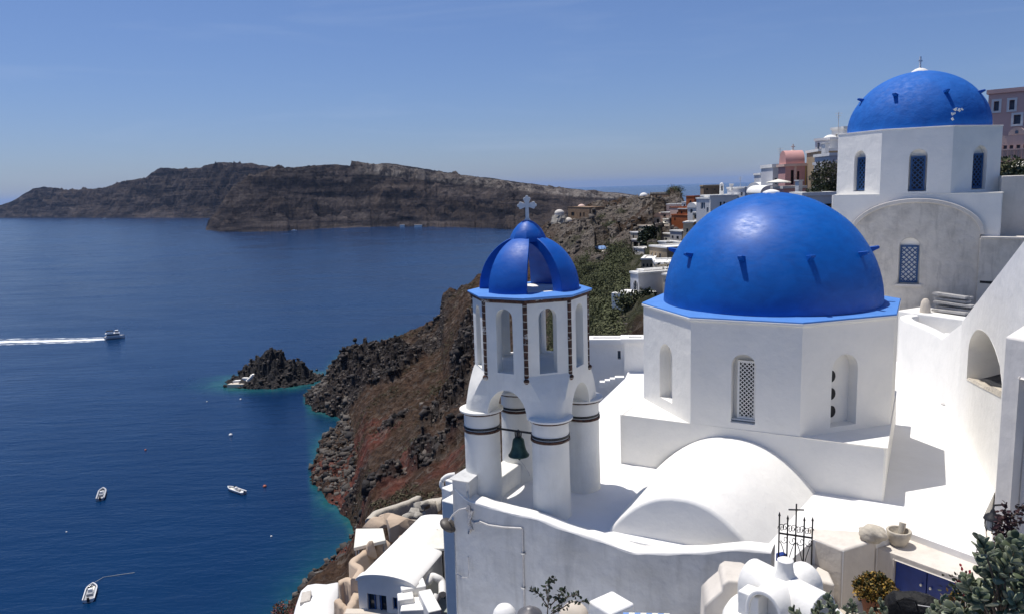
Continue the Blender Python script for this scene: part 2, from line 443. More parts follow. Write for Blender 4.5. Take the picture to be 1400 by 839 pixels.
# ---------------------------------------------------------------- terrace (setting)
WD = Vector((math.cos(PHI+PI/2), math.sin(PHI+PI/2), 0))      # along the church front, to the right
WN = Vector((math.cos(PHI), math.sin(PHI), 0))
W0 = Vector((-.91, 14.36, 0)) + WN*.02
def wl(s, off=0): return W0 + WD*s + WN*off
tp = [wl(-.15), wl(5.8), atz(1112,737,ZT)[:2], atz(1153,753,ZT)[:2], atz(1198,740,ZT)[:2], atz(1240,727,ZT)[:2], atz(1350,767,ZT)[:2], (8.6,13.4), (10.4,15.6), (11.2,17.5), (12.2,20.5), (13.6,25.3), (12.4,27.5), (10.5,32.5), (6.0,33.5), (3.6,24.3), (1.2,18.6)]
tp = [(p[0], p[1]) for p in tp]
m = MB(); lo = [wl(-.2,.31), wl(12,.31), wl(12,9), wl(-2,9), wl(-2,.31)]; m.prism([(p.x,p.y) for p in lo][::-1], -10, -9.2); lt_ = m.build('bounce_slab', M['white_floor']); tag(lt_, kind='structure')  # unseen white slab added to bounce sunlight up onto the front wall
m = MB(); m.prism(tp, ZT-2.5, ZT); terr = m.build('terrace', M['white_floor']); tag(terr, kind='structure')

# ---------------------------------------------------------------- parapet wall in front
def wall_top(s):
    xs = [-.3, .1, .6, 1.15, 1.7, 2.3, 2.87, 3.5, 4.06, 4.5, 4.94, 5.3, 5.75]
    zs = [-5.55,-5.88,-5.91,-5.94,-6.0,-6.08,-6.16,-6.22,-6.13,-6.02,-5.89,-5.8,-5.75]
    return float(np.interp(s, xs, zs)) + .012*math.sin(s*5)
m = MB(); rings = []; NS = 46; s0, s1 = -.22, 5.72
for i in range(NS+1):
    s = s0+(s1-s0)*i/NS; z = wall_top(s); th = .16; wob = .012*math.sin(s*2.3)+.006*math.sin(s*6+1)
    prof = [(.30+wob, -11.5), (.30+wob, -9), (.30+wob, z-.35), (.30+wob, z-.07), (.297+wob, z-.045), (.275, z-.03), (.13, z-.025), (.02, z-.025), (-.03, z-.03), (-.04, z-.4), (-.04, ZT-1.5)]
    rings.append([wl(s, a)+Vector((0,0,zz)) for a, zz in prof])
m.loft(rings, False); R_ = rings[0]; m.add(R_, [tuple(range(len(R_)))]); R_ = rings[-1]; m.add(R_, [tuple(reversed(range(len(R_))))])
pw = thing('parapet_wall', wl(2.5), 'long stained white wall under the bell tower with a sagging rounded top', 'wall')
bm_o = m.build('wall', M['white_front_shaded'], pw, smooth=50)
m = MB(); rings = []
for i in range(NS+1):
    s = s0+(s1-s0)*i/NS; z = wall_top(s); wob = .012*math.sin(s*2.3)+.006*math.sin(s*6+1); k_ = .012*math.sin(s*9)
    rings.append([wl(s, a)+Vector((0,0,zz)) for a, zz in ((.302+wob,z-.05+k_), (.30+wob,z-.022), (.27,z-.004), (.13,z+.004), (.02,z), (-.045,z-.03), (-.045,z-.2))])
m.loft(rings, False); m.add(rings[-1], [tuple(reversed(range(7)))]); m.build('lit_top_strip', M['white'], pw, smooth=60)  # bright white top strip, painting in the wall's sunlit edge
# left end: stub pier where the wall meets the tower's left column
m = MB(); pr = [wl(-.25,.3), wl(-.25,-.55), wl(.12,-.55), wl(.12,.28)]
m.prism([(p.x,p.y) for p in pr], -11.5, -5.5); m.build('end_pier', M['white_front_shaded'], pw, bevel=.04, seg=3)

# conduit on the wall
m = MB()
def onwall(px, py, off=.325):
    d = ray(px, py); t = (W0+WN*off).dot(WN)/d.dot(WN); return d*t
pth = [(641,707),(648,714),(656,712),(668,717),(690,720),(712,721)]
cd = thing('wall_conduit', onwall(714, 760), 'thin grey cable pipe bent down the stained white wall', 'pipe')
m.tube([onwall(*p) for p in pth]+[onwall(714.5,723), onwall(715,760), onwall(716,805), onwall(717,850)], .017, 6); m.build('pipe', M['pipe'], cd, smooth=60)
m = MB(); m.tube([onwall(640,690,.33), onwall(642,700,.35), onwall(640,712,.33), onwall(644,722,.35), onwall(641,728,.33)], .03, 6); m.tube([onwall(646,697,.33), onwall(640,716,.36), onwall(646,724,.33)], .022, 6); m.build('cable_bundle', M['pipe'], cd, smooth=60)
for py in (756, 803):
    m = MB(); m.box(onwall(715.5, py, .33), (.07,.05,.03), PHI+PI/2); m.build('clip', M['brass'], cd)
# lamp on a curved bracket
wlmp = thing('wall_lamp', onwall(632, 697, .3), 'round hooded floodlight on a curved bracket at the wall end', 'lamp')
p0 = onwall(640,700,.33); c_ = atd(613, 717, 14.3)
m = MB(); m.tube([p0, onwall(637,694,.5), atd(628,696,14.0), atd(619,703,14.15), atd(614,711,14.25)], .016, 6); m.build('bracket', M['pipe'], wlmp, smooth=60)
m = MB()
axis = Vector((.5,-.25,.85)).normalized(); x_ = axis.cross(Vector((0,1,0))).normalized(); y_ = axis.cross(x_)
prof = [(.17,-.03),(.18,-.01),(.165,.03),(.1,.07),(.03,.09)]
m.loft([[Vector(c_)+x_*(r*math.cos(2*PI*i/20))+y_*(r*math.sin(2*PI*i/20))+axis*h for i in range(20)] for r, h in prof], True, True, True)
m.build('lamp_hood', simple('dull_brown_metal', (.07,.06,.05), .5, .2), wlmp, smooth=50)
# white stick leaning
m = MB(); m.tube([wl(-.05,.1)+Vector((0,0,-5.5)), atd(641,682,14.0), atd(643.5,681,14.0)], .012, 6)
tag(m.build('flag_stick', M['brass'], None, org=wl(-.05,.1)+Vector((0,0,-5.5))), 'short thin white stick leaning on the wall end', 'stick')
# second thin loop of cable lower down the wall edge
m = MB(); m.tube([onwall(624,783,.33), atd(632,789,13.95), atd(640,789,13.95), atd(641,782,13.95), onwall(640,760,.32)], .009, 5)
tag(m.build('cable_loop', M['pipe'], None, org=onwall(624,783,.33)), 'loose loop of cable hanging on the wall corner', 'cable')
TW = Frame(.35, 15.0, PHI+PI/4)      # normal of face 0 = over the front column
tower = thing('bell_tower', (.35, 15.0, ZT), 'white open bell tower on four round columns with blue ribbed cupola', 'bell tower')
colR, ringR = .355, 1.06
cols = []
for i in range(4):
    a = PHI+PI/4+i*PI/2; c = (TW.c.x+ringR*math.cos(a), TW.c.y+ringR*math.sin(a), ZT)
    H0 = -4.27-ZT
    m = MB(); m.lathe(c, [(colR+.015,-1.2),(colR+.01,.3),(colR,.8),(colR-.004,H0-.02),(.2,H0+.03),(.2,H0+.4)], 40); co = m.build('column', M['white_tower'], tower, smooth=40)
    m = MB(); m.lathe(c, [(colR-.02,H0-.36),(colR+.012,H0-.345),(colR+.012,H0-.31),(colR-.02,H0-.3)], 40, False, False); m.build('ring_band', M['iron'], co, smooth=30)
    m = MB(); m.lathe(c, [(colR-.02,H0-.43),(colR+.02,H0-.42),(colR+.02,H0-.37),(colR-.02,H0-.365)], 40, False, False); m.build('brick_band', M['brick'], co, smooth=30)
    cap = MB(); k = .40
    m = MB(); m.lathe(c, [(colR+.0,H0-.06),(colR+.035,H0-.05),(colR+.05,H0-.035),(colR+.05,H0-.022)], 40, True, True); m.build('brick_band', M['brick'], co, smooth=30)
    sq = lambda s, z: [(c[0]+s*math.sqrt(2)*math.cos(PHI+PI/4+q*PI/2), c[1]+s*math.sqrt(2)*math.sin(PHI+PI/4+q*PI/2), z) for q in range(4)]
    m = MB(); m.lathe(c, [(colR+.04,H0-.022),(colR+.075,H0-.012),(colR+.08,H0+.022),(colR+.05,H0+.035)], 40); m.build('capital', M['white_tower'], co, smooth=40)
# arched body
zs, zo, zc = -4.25, -3.45, -3.75      # capital top, octagon base, crown
a1 = 1.06; k1 = a1*math.tan(PI/8)
def flare(s): return math.sin(s*PI/2)
m = MB()
NSL = 10
for i in range(4):
    f = Frame(TW.c.x, TW.c.y, PHI+PI/2+i*PI/2)        # an arch face
    wid = lambda s: k1+(.79-k1)*flare(s)
    left = [(-wid(j/NSL), zo+(zs-zo)*j/NSL) for j in range(NSL+1)]; right = [(-u, z) for u, z in reversed(left)]
    hw = .42
    ar = [(hw*math.cos(PI*j/16), zs+(zc-zs)*math.sin(PI*j/16)) for j in range(17)]      # from right foot over the crown to the left foot
    outer = left + [(-hw, zs)] + list(reversed(ar))[1:-1] + [(hw, zs)] + right
    m.panel(f.wall(a1), outer)
    th = .42
    A_ = [f.P(u, a1, z) for u, z in ar]; B_ = [f.P(u, a1-th, z) for u, z in ar]
    m.loft([B_, A_], False)
    m.panel(f.wall(a1-th), [(-.62,zo),( -.62,zs)] + [(-hw, zs)] + list(reversed(ar))[1:-1] + [(hw, zs),(.62,zs),(.62,zo)], flip=True)
    # column face between this arch face and the next: bulging loft
    f2 = Frame(TW.c.x, TW.c.y, PHI+PI/4+i*PI/2+PI/2); rows = []
    g = Frame(TW.c.x, TW.c.y, PHI+PI/2+(i+1)*PI/2)
    for j in range(NSL+1):
        s = j/NSL; z = zo+(zs-zo)*s; w = wid(s)
        p = f.P(w, a1, z); q = g.P(-w, a1, z); row = []
        bulge = .06*flare(s)*s
        for b in range(7):
            t = b/6; row.append(p.lerp(q, t) + f2.n*(bulge*math.sin(PI*t)))
        rows.append(row)
    m.loft(rows[::-1], False)
m.loft([oct_ring(TW, .99, zo-.02), oct_ring(TW, .99, zo+.01)], True, True, True)     # belfry floor
body = m.build('arched_body', M['white_tower'], tower, smooth=38)
# belfry octagon with through openings
zt = -2.02
m = MB(); th = .21
hw = .175
for i in range(8):
    f = Frame(TW.c.x, TW.c.y, PHI+PI/4+i*PI/4); hole = arch(-hw, hw, zo+.03, -2.2, 12)
    m.panel(f.wall(a1), rect(-k1, k1, zo, zt), [hole], -f.n*th)
    ki = (a1-th)*math.tan(PI/8); m.panel(f.wall(a1-th), rect(-ki, ki, zo, zt), [hole], None, flip=True)
belf = m.build('belfry', M['white_tower'], tower, smooth=35)
for i in range(8):
    a = PHI+PI/4+PI/8+i*PI/4; d = Vector((math.cos(a), math.sin(a), 0)); s = Vector((-d.y, d.x, 0)); R_ = a1/math.cos(PI/8)
    c = TW.c+d*(R_-.02)
    m = MB(); w = .052; t2 = .035
    zz = zo-.03
    rings = []
    for z, ww in ((zz,w),(zz+.35,w*.92),(zz+.7,w*1.05),(zz+1.05,w*.95),(zt-.03,w)):
        rings.append([c-s*ww+d*(-.02)+Vector((0,0,z)), c-s*ww*.6+d*t2+Vector((0,0,z)), c+s*ww*.6+d*t2+Vector((0,0,z)), c+s*ww+d*(-.02)+Vector((0,0,z))][::-1])
    m.loft(rings, True, True, True)
    st = m.build('brick_strip', M['brick'], belf, bevel=.008, seg=1)
    m = MB(); m.lathe(tuple(c+d*.025+Vector((0,0,zz-.06))), [(.02,-.045),(.05,-.02),(.055,.02),(.035,.05)], 12); m.build('brick_knob', M['brick'], belf, smooth=50)
m = MB(); Rb = (a1+.03)/math.cos(PI/8); m.loft([oct_ring(TW, Rb-.03, zt-.07), oct_ring(TW, Rb, zt-.05), oct_ring(TW, Rb+.01, zt)], True, False, False); m.build('brick_course', M['brick'], belf)
m = MB(); Rc = 1.235; inn = .78
m.loft([oct_ring(TW, Rc-.03, zt+.002), oct_ring(TW, Rc, zt+.03), oct_ring(TW, Rc, zt+.055), oct_ring(TW, 1.0, zt+.085), oct_ring(TW, inn, zt+.085)], True, True, False)
m.build('blue_rim', M['blue_rim'], belf, bevel=.008, seg=1)
m = MB(); m.loft([oct_ring(TW, inn, zt+.07), oct_ring(TW, .02, zt+.09)], True, False, True); m.build('cupola_floor', M['white'], belf)
# blue cupola: four broad curved petals and a pointed cap
zc0 = zt+.07; CR, CHh = .985, 1.06
for i in range(4):
    a0 = PHI+PI/2+i*PI/2; m = MB(); rows = []
    nz = 14
    for sh in (0, 1):
        rr = []
        for j in range(nz+1):
            t = (PI/2)*.93*j/nz; ring = []
            R_ = CR - .27*sh; H_ = CHh - .17*sh
            for b in range(7):
                half = rad(24.5)+rad(7)*(j/nz)**2*1.5
                th_ = -half + 2*half*b/6; fl_ = math.cos(rad(22.5))/math.cos(max(-rad(22.5), min(rad(22.5), th_)))
                r = R_*math.cos(t)*(.965+.035*fl_); a = a0+th_
                ring.append(Vector((TW.c.x+r*math.cos(a), TW.c.y+r*math.sin(a), zc0+H_*math.sin(t))))
            rr.append(ring)
        rows.append(rr)
    m.loft(rows[0], False); m.loft([r[::-1] for r in rows[1]], False)
    # sides, foot
    for e_ in (0, 6):
        A_ = [rows[0][j][e_] for j in range(nz+1)]; B_ = [rows[1][j][e_] for j in range(nz+1)]
        m.loft([A_, B_] if e_ == 0 else [B_, A_], False)
    m.loft([rows[1][0], rows[0][0]], False)
    m.loft([rows[0][-1], rows[1][-1]], False)
    m.build('cupola_petal', M['blue_belfry'], tower, bevel=.012, seg=2, ang=45)
m = MB(); zk = zc0+CHh
prof = [(.36,-.13),(.345,-.04),(.315,.02),(.27,.1),(.19,.19),(.1,.255),(.045,.275)]
m.loft([oct_ring(TW, r, zk+z) for r, z in prof], True, True, True); m.build('cupola_cap', M['blue_belfry'], tower, smooth=35)
# cross with trefoil arms (lies across the view like in the photo)
zx = zk+.26; cx = MB(); F_ = Frame(TW.c.x, TW.c.y, -PI/2-.05)
def slab(poly): 
    A_ = [F_.P(u, .035, z) for u, z in poly]; B_ = [F_.P(u, -.035, z) for u, z in poly]
    return A_, B_
poly = []
def lobe(cu, cz, a0, a1, r, n=7): return [(cu+r*math.cos(a0+(a1-a0)*i/n), cz+r*math.sin(a0+(a1-a0)*i/n)) for i in range(n+1)]
w = .034; zc_ = .30; arm = .125
# outline ccw starting at foot
poly += [(-.06,0),(.06,0),(.06,.02),(w,.06),(w,zc_-w)]
def tref(ang):       # trefoil end along direction ang, in the cross plane
    o = []
    for cu, cz, s, e in ((arm,-.04,-PI*.75,PI*.12),(arm+.035,0,-PI*.42,PI*.42),(arm,.04,-PI*.12,PI*.75)):
        o += lobe(cu, cz, s, e, .031, 6)
    c_, s_ = math.cos(ang), math.sin(ang)
    return [(u*c_-z*s_, zc_+u*s_+z*c_) for u, z in o]
poly += tref(0) + [(w,zc_+w)] + tref(PI/2) + [(-w,zc_+w)] + tref(PI) + [(-w,zc_-w),(-w,.06),(-.06,.02)]
A_, B_ = slab(poly); n = len(poly)
cx.panel(lambda u, z: F_.P(u,.035,z), poly); cx.panel(lambda u, z: F_.P(u,-.035,z), poly, flip=True)
cx.loft([B_, A_], True)
cx.v = [tuple(Vector(p)+Vector((0,0,zx))) for p in cx.v]
cx.build('cross', M['marble'], tower, bevel=.006, seg=1)
# bell bar between left and front columns
LC = Vector((TW.c.x+ringR*math.cos(PHI+PI/4-PI/2), TW.c.y+ringR*math.sin(PHI+PI/4-PI/2), -4.63)); FC = Vector((TW.c.x+ringR*math.cos(PHI+PI/4), TW.c.y+ringR*math.sin(PHI+PI/4), -4.63))
m = MB(); m.tube([LC, FC], .022, 8); m.build('bell_bar', M['iron'], tower, smooth=60)
bc = LC.lerp(FC, .54) + Vector((0,0,-.02))
bell = thing('church_bell', bc+Vector((0,0,-.45)), 'green bronze bell hanging from a bar between two tower columns', 'bell')
m = MB(); z0 = -.47
prof = [(.2,0),(.205,.02),(.18,.05),(.15,.11),(.128,.2),(.118,.28),(.105,.33),(.07,.365),(.03,.375)]
m.lathe((bc.x,bc.y,bc.z+z0), prof, 32, False, True); m.lathe((bc.x,bc.y,bc.z+z0), [(r-.015,z+.004) for r, z in prof[:-1]][::-1], 32, True, False); m.build('bell_body', M['bronze'], bell, smooth=50)
m = MB(); m.box((bc.x,bc.y,bc.z-.05), (.07,.05,.12), PHI); m.tube([bc+Vector((-.05,0,-.1)), bc+Vector((-.06,0,.0)), bc+Vector((0,0,.05)), bc+Vector((.06,0,0)), bc+Vector((.05,0,-.1))], .014, 6); m.build('hanger', M['iron'], bell, smooth=50)
m = MB(); m.tube([bc+Vector((0,0,-.38)), bc+Vector((.01,0,-.5))], .012, 6); m.lathe(tuple(bc+Vector((.01,0,-.53))), [(.012,-.03),(.028,-.01),(.028,.01),(.01,.03)], 10); m.build('clapper', M['iron'], bell, smooth=50)
m = MB(); m.tube([bc+Vector((.01,0,-.55)), bc+Vector((.1,.02,-.68)), bc+Vector((.19,.03,-.85)), bc+Vector((.2,.03,-.9))], .006, 5); m.build('pull_cord', M['pipe'], bell)
# low white ledge between left and back columns
lw = MB(); BCc = Vector((TW.c.x+ringR*math.cos(PHI+PI/4+PI), TW.c.y+ringR*math.sin(PHI+PI/4+PI), 0)); LC0 = Vector((LC.x, LC.y, 0))
d = (BCc-LC0).normalized(); s = Vector((-d.y, d.x, 0))
pl = [LC0+d*.1-s*.2, BCc-d*.1-s*.2, BCc-d*.1+s*.25, LC0+d*.1+s*.25]
lw.prism([(p.x,p.y) for p in pl], ZT-1, ZT+.42); tag(lw.build('low_ledge', M['white_tower'], None, bevel=.03, org=LC0+Vector((0,0,ZT))), 'low white ledge between the left and back tower columns', 'wall')
def uzf(fr, face_i, a, px, py):
    b = math.atan2(fr.n.y, fr.n.x); f = Frame(fr.c.x, fr.c.y, b+face_i*PI/4); d = ray(px, py); t = (f.c+f.n*a).dot(f.n)/d.dot(f.n); p = d*t
    return (p-f.c).dot(f.t), p.z
BC = Frame(15.203, 29.047, -2.05); BA = 2.6; bzt, bzd = -.618, 1.592
bch = thing('domed_church', (BC.c.x, BC.c.y, -5.8), 'hillside white church with matte blue dome, blue lattice windows and a bare stone arch', 'church')
m = MB(); 
m.prism([tuple(BC.P(u,v,0))[:2] for u,v in ((-BA,-BA),(-BA,BA),(BA,BA),(BA,-BA))][::-1], -6.5, bzt); m.build('base_block', M['white'], bch, bevel=.03, seg=2)
A2 = BA+.006
def nich(i, l, r, yb, yt):
    a = uzf(BC, i, A2, l, yb); b = uzf(BC, i, A2, r, yb); c = uzf(BC, i, A2, (l+r)/2, yt); return a[0], b[0], (a[1]+b[1])/2, c[1]
N0 = nich(0, 1241, 1266, 262, 204); N7 = nich(7, 1166.5, 1182, 262, 206); N1 = nich(1, 1328, 1347, 259, 199)
print('back niches', N0, N7, N1)
mb, inf = drum_faces(BC, A2, bzt-.3, bzd, {0:[arch(*N0)], 7:[arch(*N7)], 1:[arch(*N1)]}, .2)
for i, q in ((0,N0),(7,N7),(1,N1)): mb.panel(inf[i][0].wall(A2-.2), arch(*q))
mb.build('drum', M['white'], bch, bevel=.02, seg=2, ang=30)
for i, q in ((0,N0),(7,N7),(1,N1)):
    lattice('lattice_window', inf[i][0], A2-.1, q[0]+.05, q[1]-.05, q[2]+.03, q[3]-(q[1]-q[0])*.42, .12, .05, M['blue_lattice'], bch, .06, .02, True, M['dark'])
m = MB(); Rr = (BA+.03)/math.cos(PI/8); m.loft([oct_ring(BC, Rr-.01, bzd+.001), oct_ring(BC, Rr, bzd+.04), oct_ring(BC, 2.3, bzd+.07)], True, True, True); m.build('drum_cap', M['white'], bch, bevel=.012)
d2 = dome_shape(BC.c, 2.38, 2.13, bzd+.05, lump=.008, seed=9).build('dome', M['blue_matte'], bch, smooth=60)
AC2 = math.atan2(-BC.c.y, -BC.c.x)
pegs(BC.c, 2.38, 2.13, bzd+.05, rad(33), [rad(q) for q in (-66,-21,24,69,114,159,-156,-111)], AC2, .16, .2, M['blue_belfry'], d2)
m = MB(); m.lathe((BC.c.x, BC.c.y, bzd+2.14), [(.3,0),(.27,.06),(.16,.13),(.04,.17)], 18); fi = m.build('finial', M['white'], d2, smooth=40)
m = MB(); m.box((BC.c.x,BC.c.y,bzd+2.5), (.05,.05,.42), 0); m.box((BC.c.x,BC.c.y,bzd+2.56), (.2,.045,.05), .5); m.build('cross', M['marble'], fi)
# worn paint patch on the dome (flaked, own shape) -> small raised flakes
for k, (px, py) in enumerate([(1303,156),(1306,150),(1311,151),(1302,163),(1315,150)]):
    d = ray(px, py); c = Vector((BC.c.x, BC.c.y, bzd+.05)); S = Vector((1/2.38,1/2.38,1/2.13))
    dd = Vector((d.x*S.x,d.y*S.y,d.z*S.z)); oo = Vector((-c.x*S.x,-c.y*S.y,-c.z*S.z)); aa = dd.dot(dd); bb = 2*dd.dot(oo); cc = oo.dot(oo)-1; disc = bb*bb-4*aa*cc
    if disc <= 0: continue
    t = (-bb-math.sqrt(disc))/(2*aa); p = d*t; nn = Vector(((p.x-c.x)/2.38**2,(p.y-c.y)/2.38**2,(p.z-c.z)/2.13**2)).normalized(); x_ = nn.cross(Vector((0,0,1))).normalized(); y_ = x_.cross(nn)
    m = MB(); r = .07-.008*k; pts = [p+nn*.006+x_*(r*(1+.5*math.sin(q*2.3+k))*math.cos(q*PI/4))+y_*(r*(.9+.5*math.cos(q*1.7+k))*math.sin(q*PI/4)) for q in range(8)]
    m.add(pts+[p+nn*.02 for p in pts], [tuple(range(8,16))]+[(q,(q+1)%8,8+(q+1)%8,8+q) for q in range(8)]); m.build('paint_flake', M['white'], d2)
# bare stone gable arch, a hand's breadth proud of the block
fb = inf[0][0]; vA = A2+.14
cl = uzf(BC,0,vA,1166,311); crr = uzf(BC,0,vA,1340,330); ct = uzf(BC,0,vA,1258,276)
print('gable', cl, crr, ct)
zl = (cl[1]+crr[1])/2; g0, g1 = cl[0], crr[0]; gm = (g0+g1)/2; gw = (g1-g0)/2; rise = ct[1]-zl
arc = lambda k, e=0: [(gm+(gw+e)*math.cos(PI*i/k), zl+(rise+e)*math.sin(PI*i/k)) for i in range(k+1)]
wn = (uzf(BC,0,vA,1227,388), uzf(BC,0,vA,1256,388), uzf(BC,0,vA,1242,325))
hole = arch(wn[0][0], wn[1][0], (wn[0][1]+wn[1][1])/2, wn[2][1])
m = MB(); ou = [(g0,-5.9),(g1,-5.9)] + arc(28); m.panel(fb.wall(vA), ou, [hole], -fb.n*.2); m.panel(fb.wall(vA-.2), hole)
o_ = [fb.P(u,vA,z) for u,z in ou]; b_ = [fb.P(u,vA-.3,z) for u,z in ou]; m.loft([b_,o_], True)
ga = m.build('stone_gable', M['grey_plaster'], bch, bevel=.015, seg=1, ang=50)
m = MB(); oa = arc(28, .12); ia = arc(28, -.02)
m.loft([[fb.P(u,vA-.25,z) for u,z in oa],[fb.P(u,vA+.05,z) for u,z in oa],[fb.P(u,vA+.05,z) for u,z in ia],[fb.P(u,vA-.02,z) for u,z in ia]], False); m.build('arch_rim', M['pale_plaster'], bch, bevel=.02, seg=2)
lattice('lattice_window', fb, vA-.1, hole[0][0]+.04, hole[1][0]-.04, hole[0][1]+.03, wn[2][1]-.28, .12, .05, M['blue_lattice'], bch, .06, .02, True, M['dark'])
m = MB(); hz = hole[0][1]; m.hexa([fb.P(hole[0][0]-.08,vA+.05,hz-.1),fb.P(hole[0][0]-.08,vA-.1,hz-.1),fb.P(hole[1][0]+.08,vA-.1,hz-.1),fb.P(hole[1][0]+.08,vA+.05,hz-.1)]+[fb.P(hole[0][0]-.08,vA+.05,hz-.012),fb.P(hole[0][0]-.08,vA-.1,hz-.012),fb.P(hole[1][0]+.08,vA-.1,hz-.012),fb.P(hole[1][0]+.08,vA+.05,hz-.012)])
m.build('window_sill', M['pale_plaster'], bch)
# stone side wall to the right with a ledge, lower
sw = thing('stone_wall', fb.P(g1+1.2, vA, -5.9), 'weathered grey rubble wall joining the right side of the stone arch', 'wall')
sr = uzf(BC,0,vA+.05,1400,326); 
m = MB(); u0, u1 = g1-.02-1.65, sr[0]+2.5; zt1 = zl-.12
m.hexa([fb.P(u0+1.65,vA+.1,-6),fb.P(u0+1.65,vA-.5,-6),fb.P(u1,vA-.5,-6),fb.P(u1,vA+.1,-6)]+[fb.P(u0+1.65,vA+.1,zt1),fb.P(u0+1.65,vA-.5,zt1),fb.P(u1,vA-.5,zt1-.08),fb.P(u1,vA+.1,zt1-.08)])
m.build('wall', M['grey_plaster'], sw, bevel=.03)
lz = uzf(BC,0,vA+.1,1290,345)
m = MB(); k0 = uzf(BC,0,vA+.1,1268,344)[0]; 
m.hexa([fb.P(g1+.01,vA+.14,zt1-.02),fb.P(g1+.01,vA-.5,zt1-.02),fb.P(u1,vA-.5,zt1-.1),fb.P(u1,vA+.14,zt1-.1)]+[fb.P(g1+.01,vA+.14,zt1+.05),fb.P(g1+.01,vA-.5,zt1+.05),fb.P(u1,vA-.5,zt1-.03),fb.P(u1,vA+.14,zt1-.03)])
m.build('ledge', M['pale_plaster'], sw, bevel=.015)
# dark slot in the side wall
q = uzf(BC,0,vA+.1,1350,386); m = MB(); m.hexa([fb.P(q[0]-.22,vA+.104,q[1]-.03),fb.P(q[0]-.22,vA+.0,q[1]-.03),fb.P(q[0]+.22,vA+.0,q[1]-.06),fb.P(q[0]+.22,vA+.104,q[1]-.06)]+[fb.P(q[0]-.22,vA+.104,q[1]+.05),fb.P(q[0]-.22,vA+.0,q[1]+.05),fb.P(q[0]+.22,vA+.0,q[1]+.03),fb.P(q[0]+.22,vA+.104,q[1]+.03)]); m.build('slot', M['dark'], sw)
# rough white wall behind, right of the block
rp = atd(1376, 318, 31); m = MB(); yw = -2.0
m.box((rp.x+3.2, rp.y-.9, rp.z+.1), (7, .6, 3.6), yw+PI/2); tag(m.build('rough_wall', M['pale_plaster'], None, bevel=.03, org=(rp.x+3.2, rp.y-.9, rp.z-1.7)), 'rough whitewashed wall with a cast shadow beside the hillside church', 'wall')

# ---------------------------------------------------------------- curved stair wall on the right
sp = [Vector(p) for p in ((15.6,24.2,0),(13.9,25.15,0),(12.85,24.95,0),(12.45,24.1,0),(12.3,22.7,0),(11.86,20.7,0),(10.86,17.5,0),(10.1,15.6,0),(9.33,13.8,0),(8.6,12.2,0))]
def spline(pts, n):
    out = []
    for i in range(len(pts)-1):
        p0 = pts[max(i-1,0)]; p1 = pts[i]; p2 = pts[i+1]; p3 = pts[min(i+2,len(pts)-1)]
        for k in range(n):
            t = k/n; out.append(.5*((2*p1)+(p2-p0)*t+(2*p0-5*p1+4*p2-p3)*t*t+(3*p1-p0-3*p2+p3)*t**3))
    return out+[pts[-1]]
path = spline(sp, 8)
# height of the top along the path: level parapet, then rising straight (a stair flight behind it)
cum = [0]
for i in range(1, len(path)): cum.append(cum[-1]+(path[i]-path[i-1]).length)
iL = min(range(len(path)), key=lambda i: (path[i]-Vector((11.9,20.9,0))).length)
def topz(i):
    if i <= iL: return -4.5
    return -4.5 + (cum[i]-cum[iL])*.412
stw = thing('stair_wall', (11.0, 18.0, ZT), 'tall curving white stair wall with sloping top and arched niche on the right', 'wall')
# niche: its plane from three sight lines against the wall's straight run
pA, pB = Vector((10.86,17.5,0)), Vector((9.33,13.8,0)); wd = (pB-pA).normalized(); wn_ = Vector((wd.y,-wd.x,0))
if wn_.dot(-pA) < 0: wn_ = -wn_
def onsw(px, py):
    d = ray(px, py); t = pA.dot(wn_)/d.dot(wn_); p = d*t; return (p-pA).dot(wd), p.z
m = MB(); th = .38; left = []; 
for i, p in enumerate(path):
    d = (path[min(i+1,len(path)-1)]-path[max(i-1,0)]).normalized(); q = Vector((d.y,-d.x,0)); 
    left.append(q)
# side facing the viewer: choose sign so that the normal near the niche looks to the camera
sg = 1 if left[-6].dot(-path[-6]) > 0 else -1
cut = [i for i in range(len(path)) if (path[i]-pA).dot(wd) > -2.1 and i > iL]
i0 = cut[0]
rings = []
for i in range(0, i0+1):
    p = path[i]; q = left[i]*sg; z = topz(i); w = .02*math.sin(cum[i]*1.7)
    t_ = th if i <= iL else th+(i-iL)*.16
    rings.append([p+q*(w)+Vector((0,0,ZT-1.5)), p+q*w+Vector((0,0,z-.1)), p+q*(w-.02)+Vector((0,0,z-.03)), p+q*(w-.08)+Vector((0,0,z)), p-q*(t_-.08)+Vector((0,0,z)), p-q*(t_-.02)+Vector((0,0,z-.03)), p-q*t_+Vector((0,0,z-.1)), p-q*t_+Vector((0,0,ZT-1.5))])
m.loft(rings if sg < 0 else rings, False); m.add(rings[0], [tuple(range(8))])
m.build('curved_parapet', M['white'], stw, smooth=45)
# straight part as a flat panel with the arched niche
m = MB(); pI = path[i0]; uI = (pI-pA).dot(wd); offI = (pI-pA).dot(wn_)+.012; uE = 6.2
pA = pA+wn_*offI; offI = 0
n0 = onsw(1322, 515); n1 = onsw(1345, 452); n2 = onsw(1368, 534)
P_ = lambda u, z: pA + wd*u + wn_*offI + Vector((0,0,z))
zI = topz(i0); zE = zI+(uE-uI)*.412
uL, uR = n0[0], n0[0]+2*(n1[0]-n0[0])+.45
zB0, zB1 = n0[1]-.05, n0[1]+.55; zB_ = lambda u: zB0+(zB1-zB0)*(u-uL)/(uR-uL); uc_, ur_ = (uL+uR)/2, (uR-uL)/2; zs_ = zB1+.08
hole = [(uL,zB0),(uR,zB1)] + [(uc_+ur_*math.cos(PI*i/16), zs_+(n1[1]-zs_)*math.sin(PI*i/16)) for i in range(17)]
print('NN2',n0,n1,n2,uI,zI)
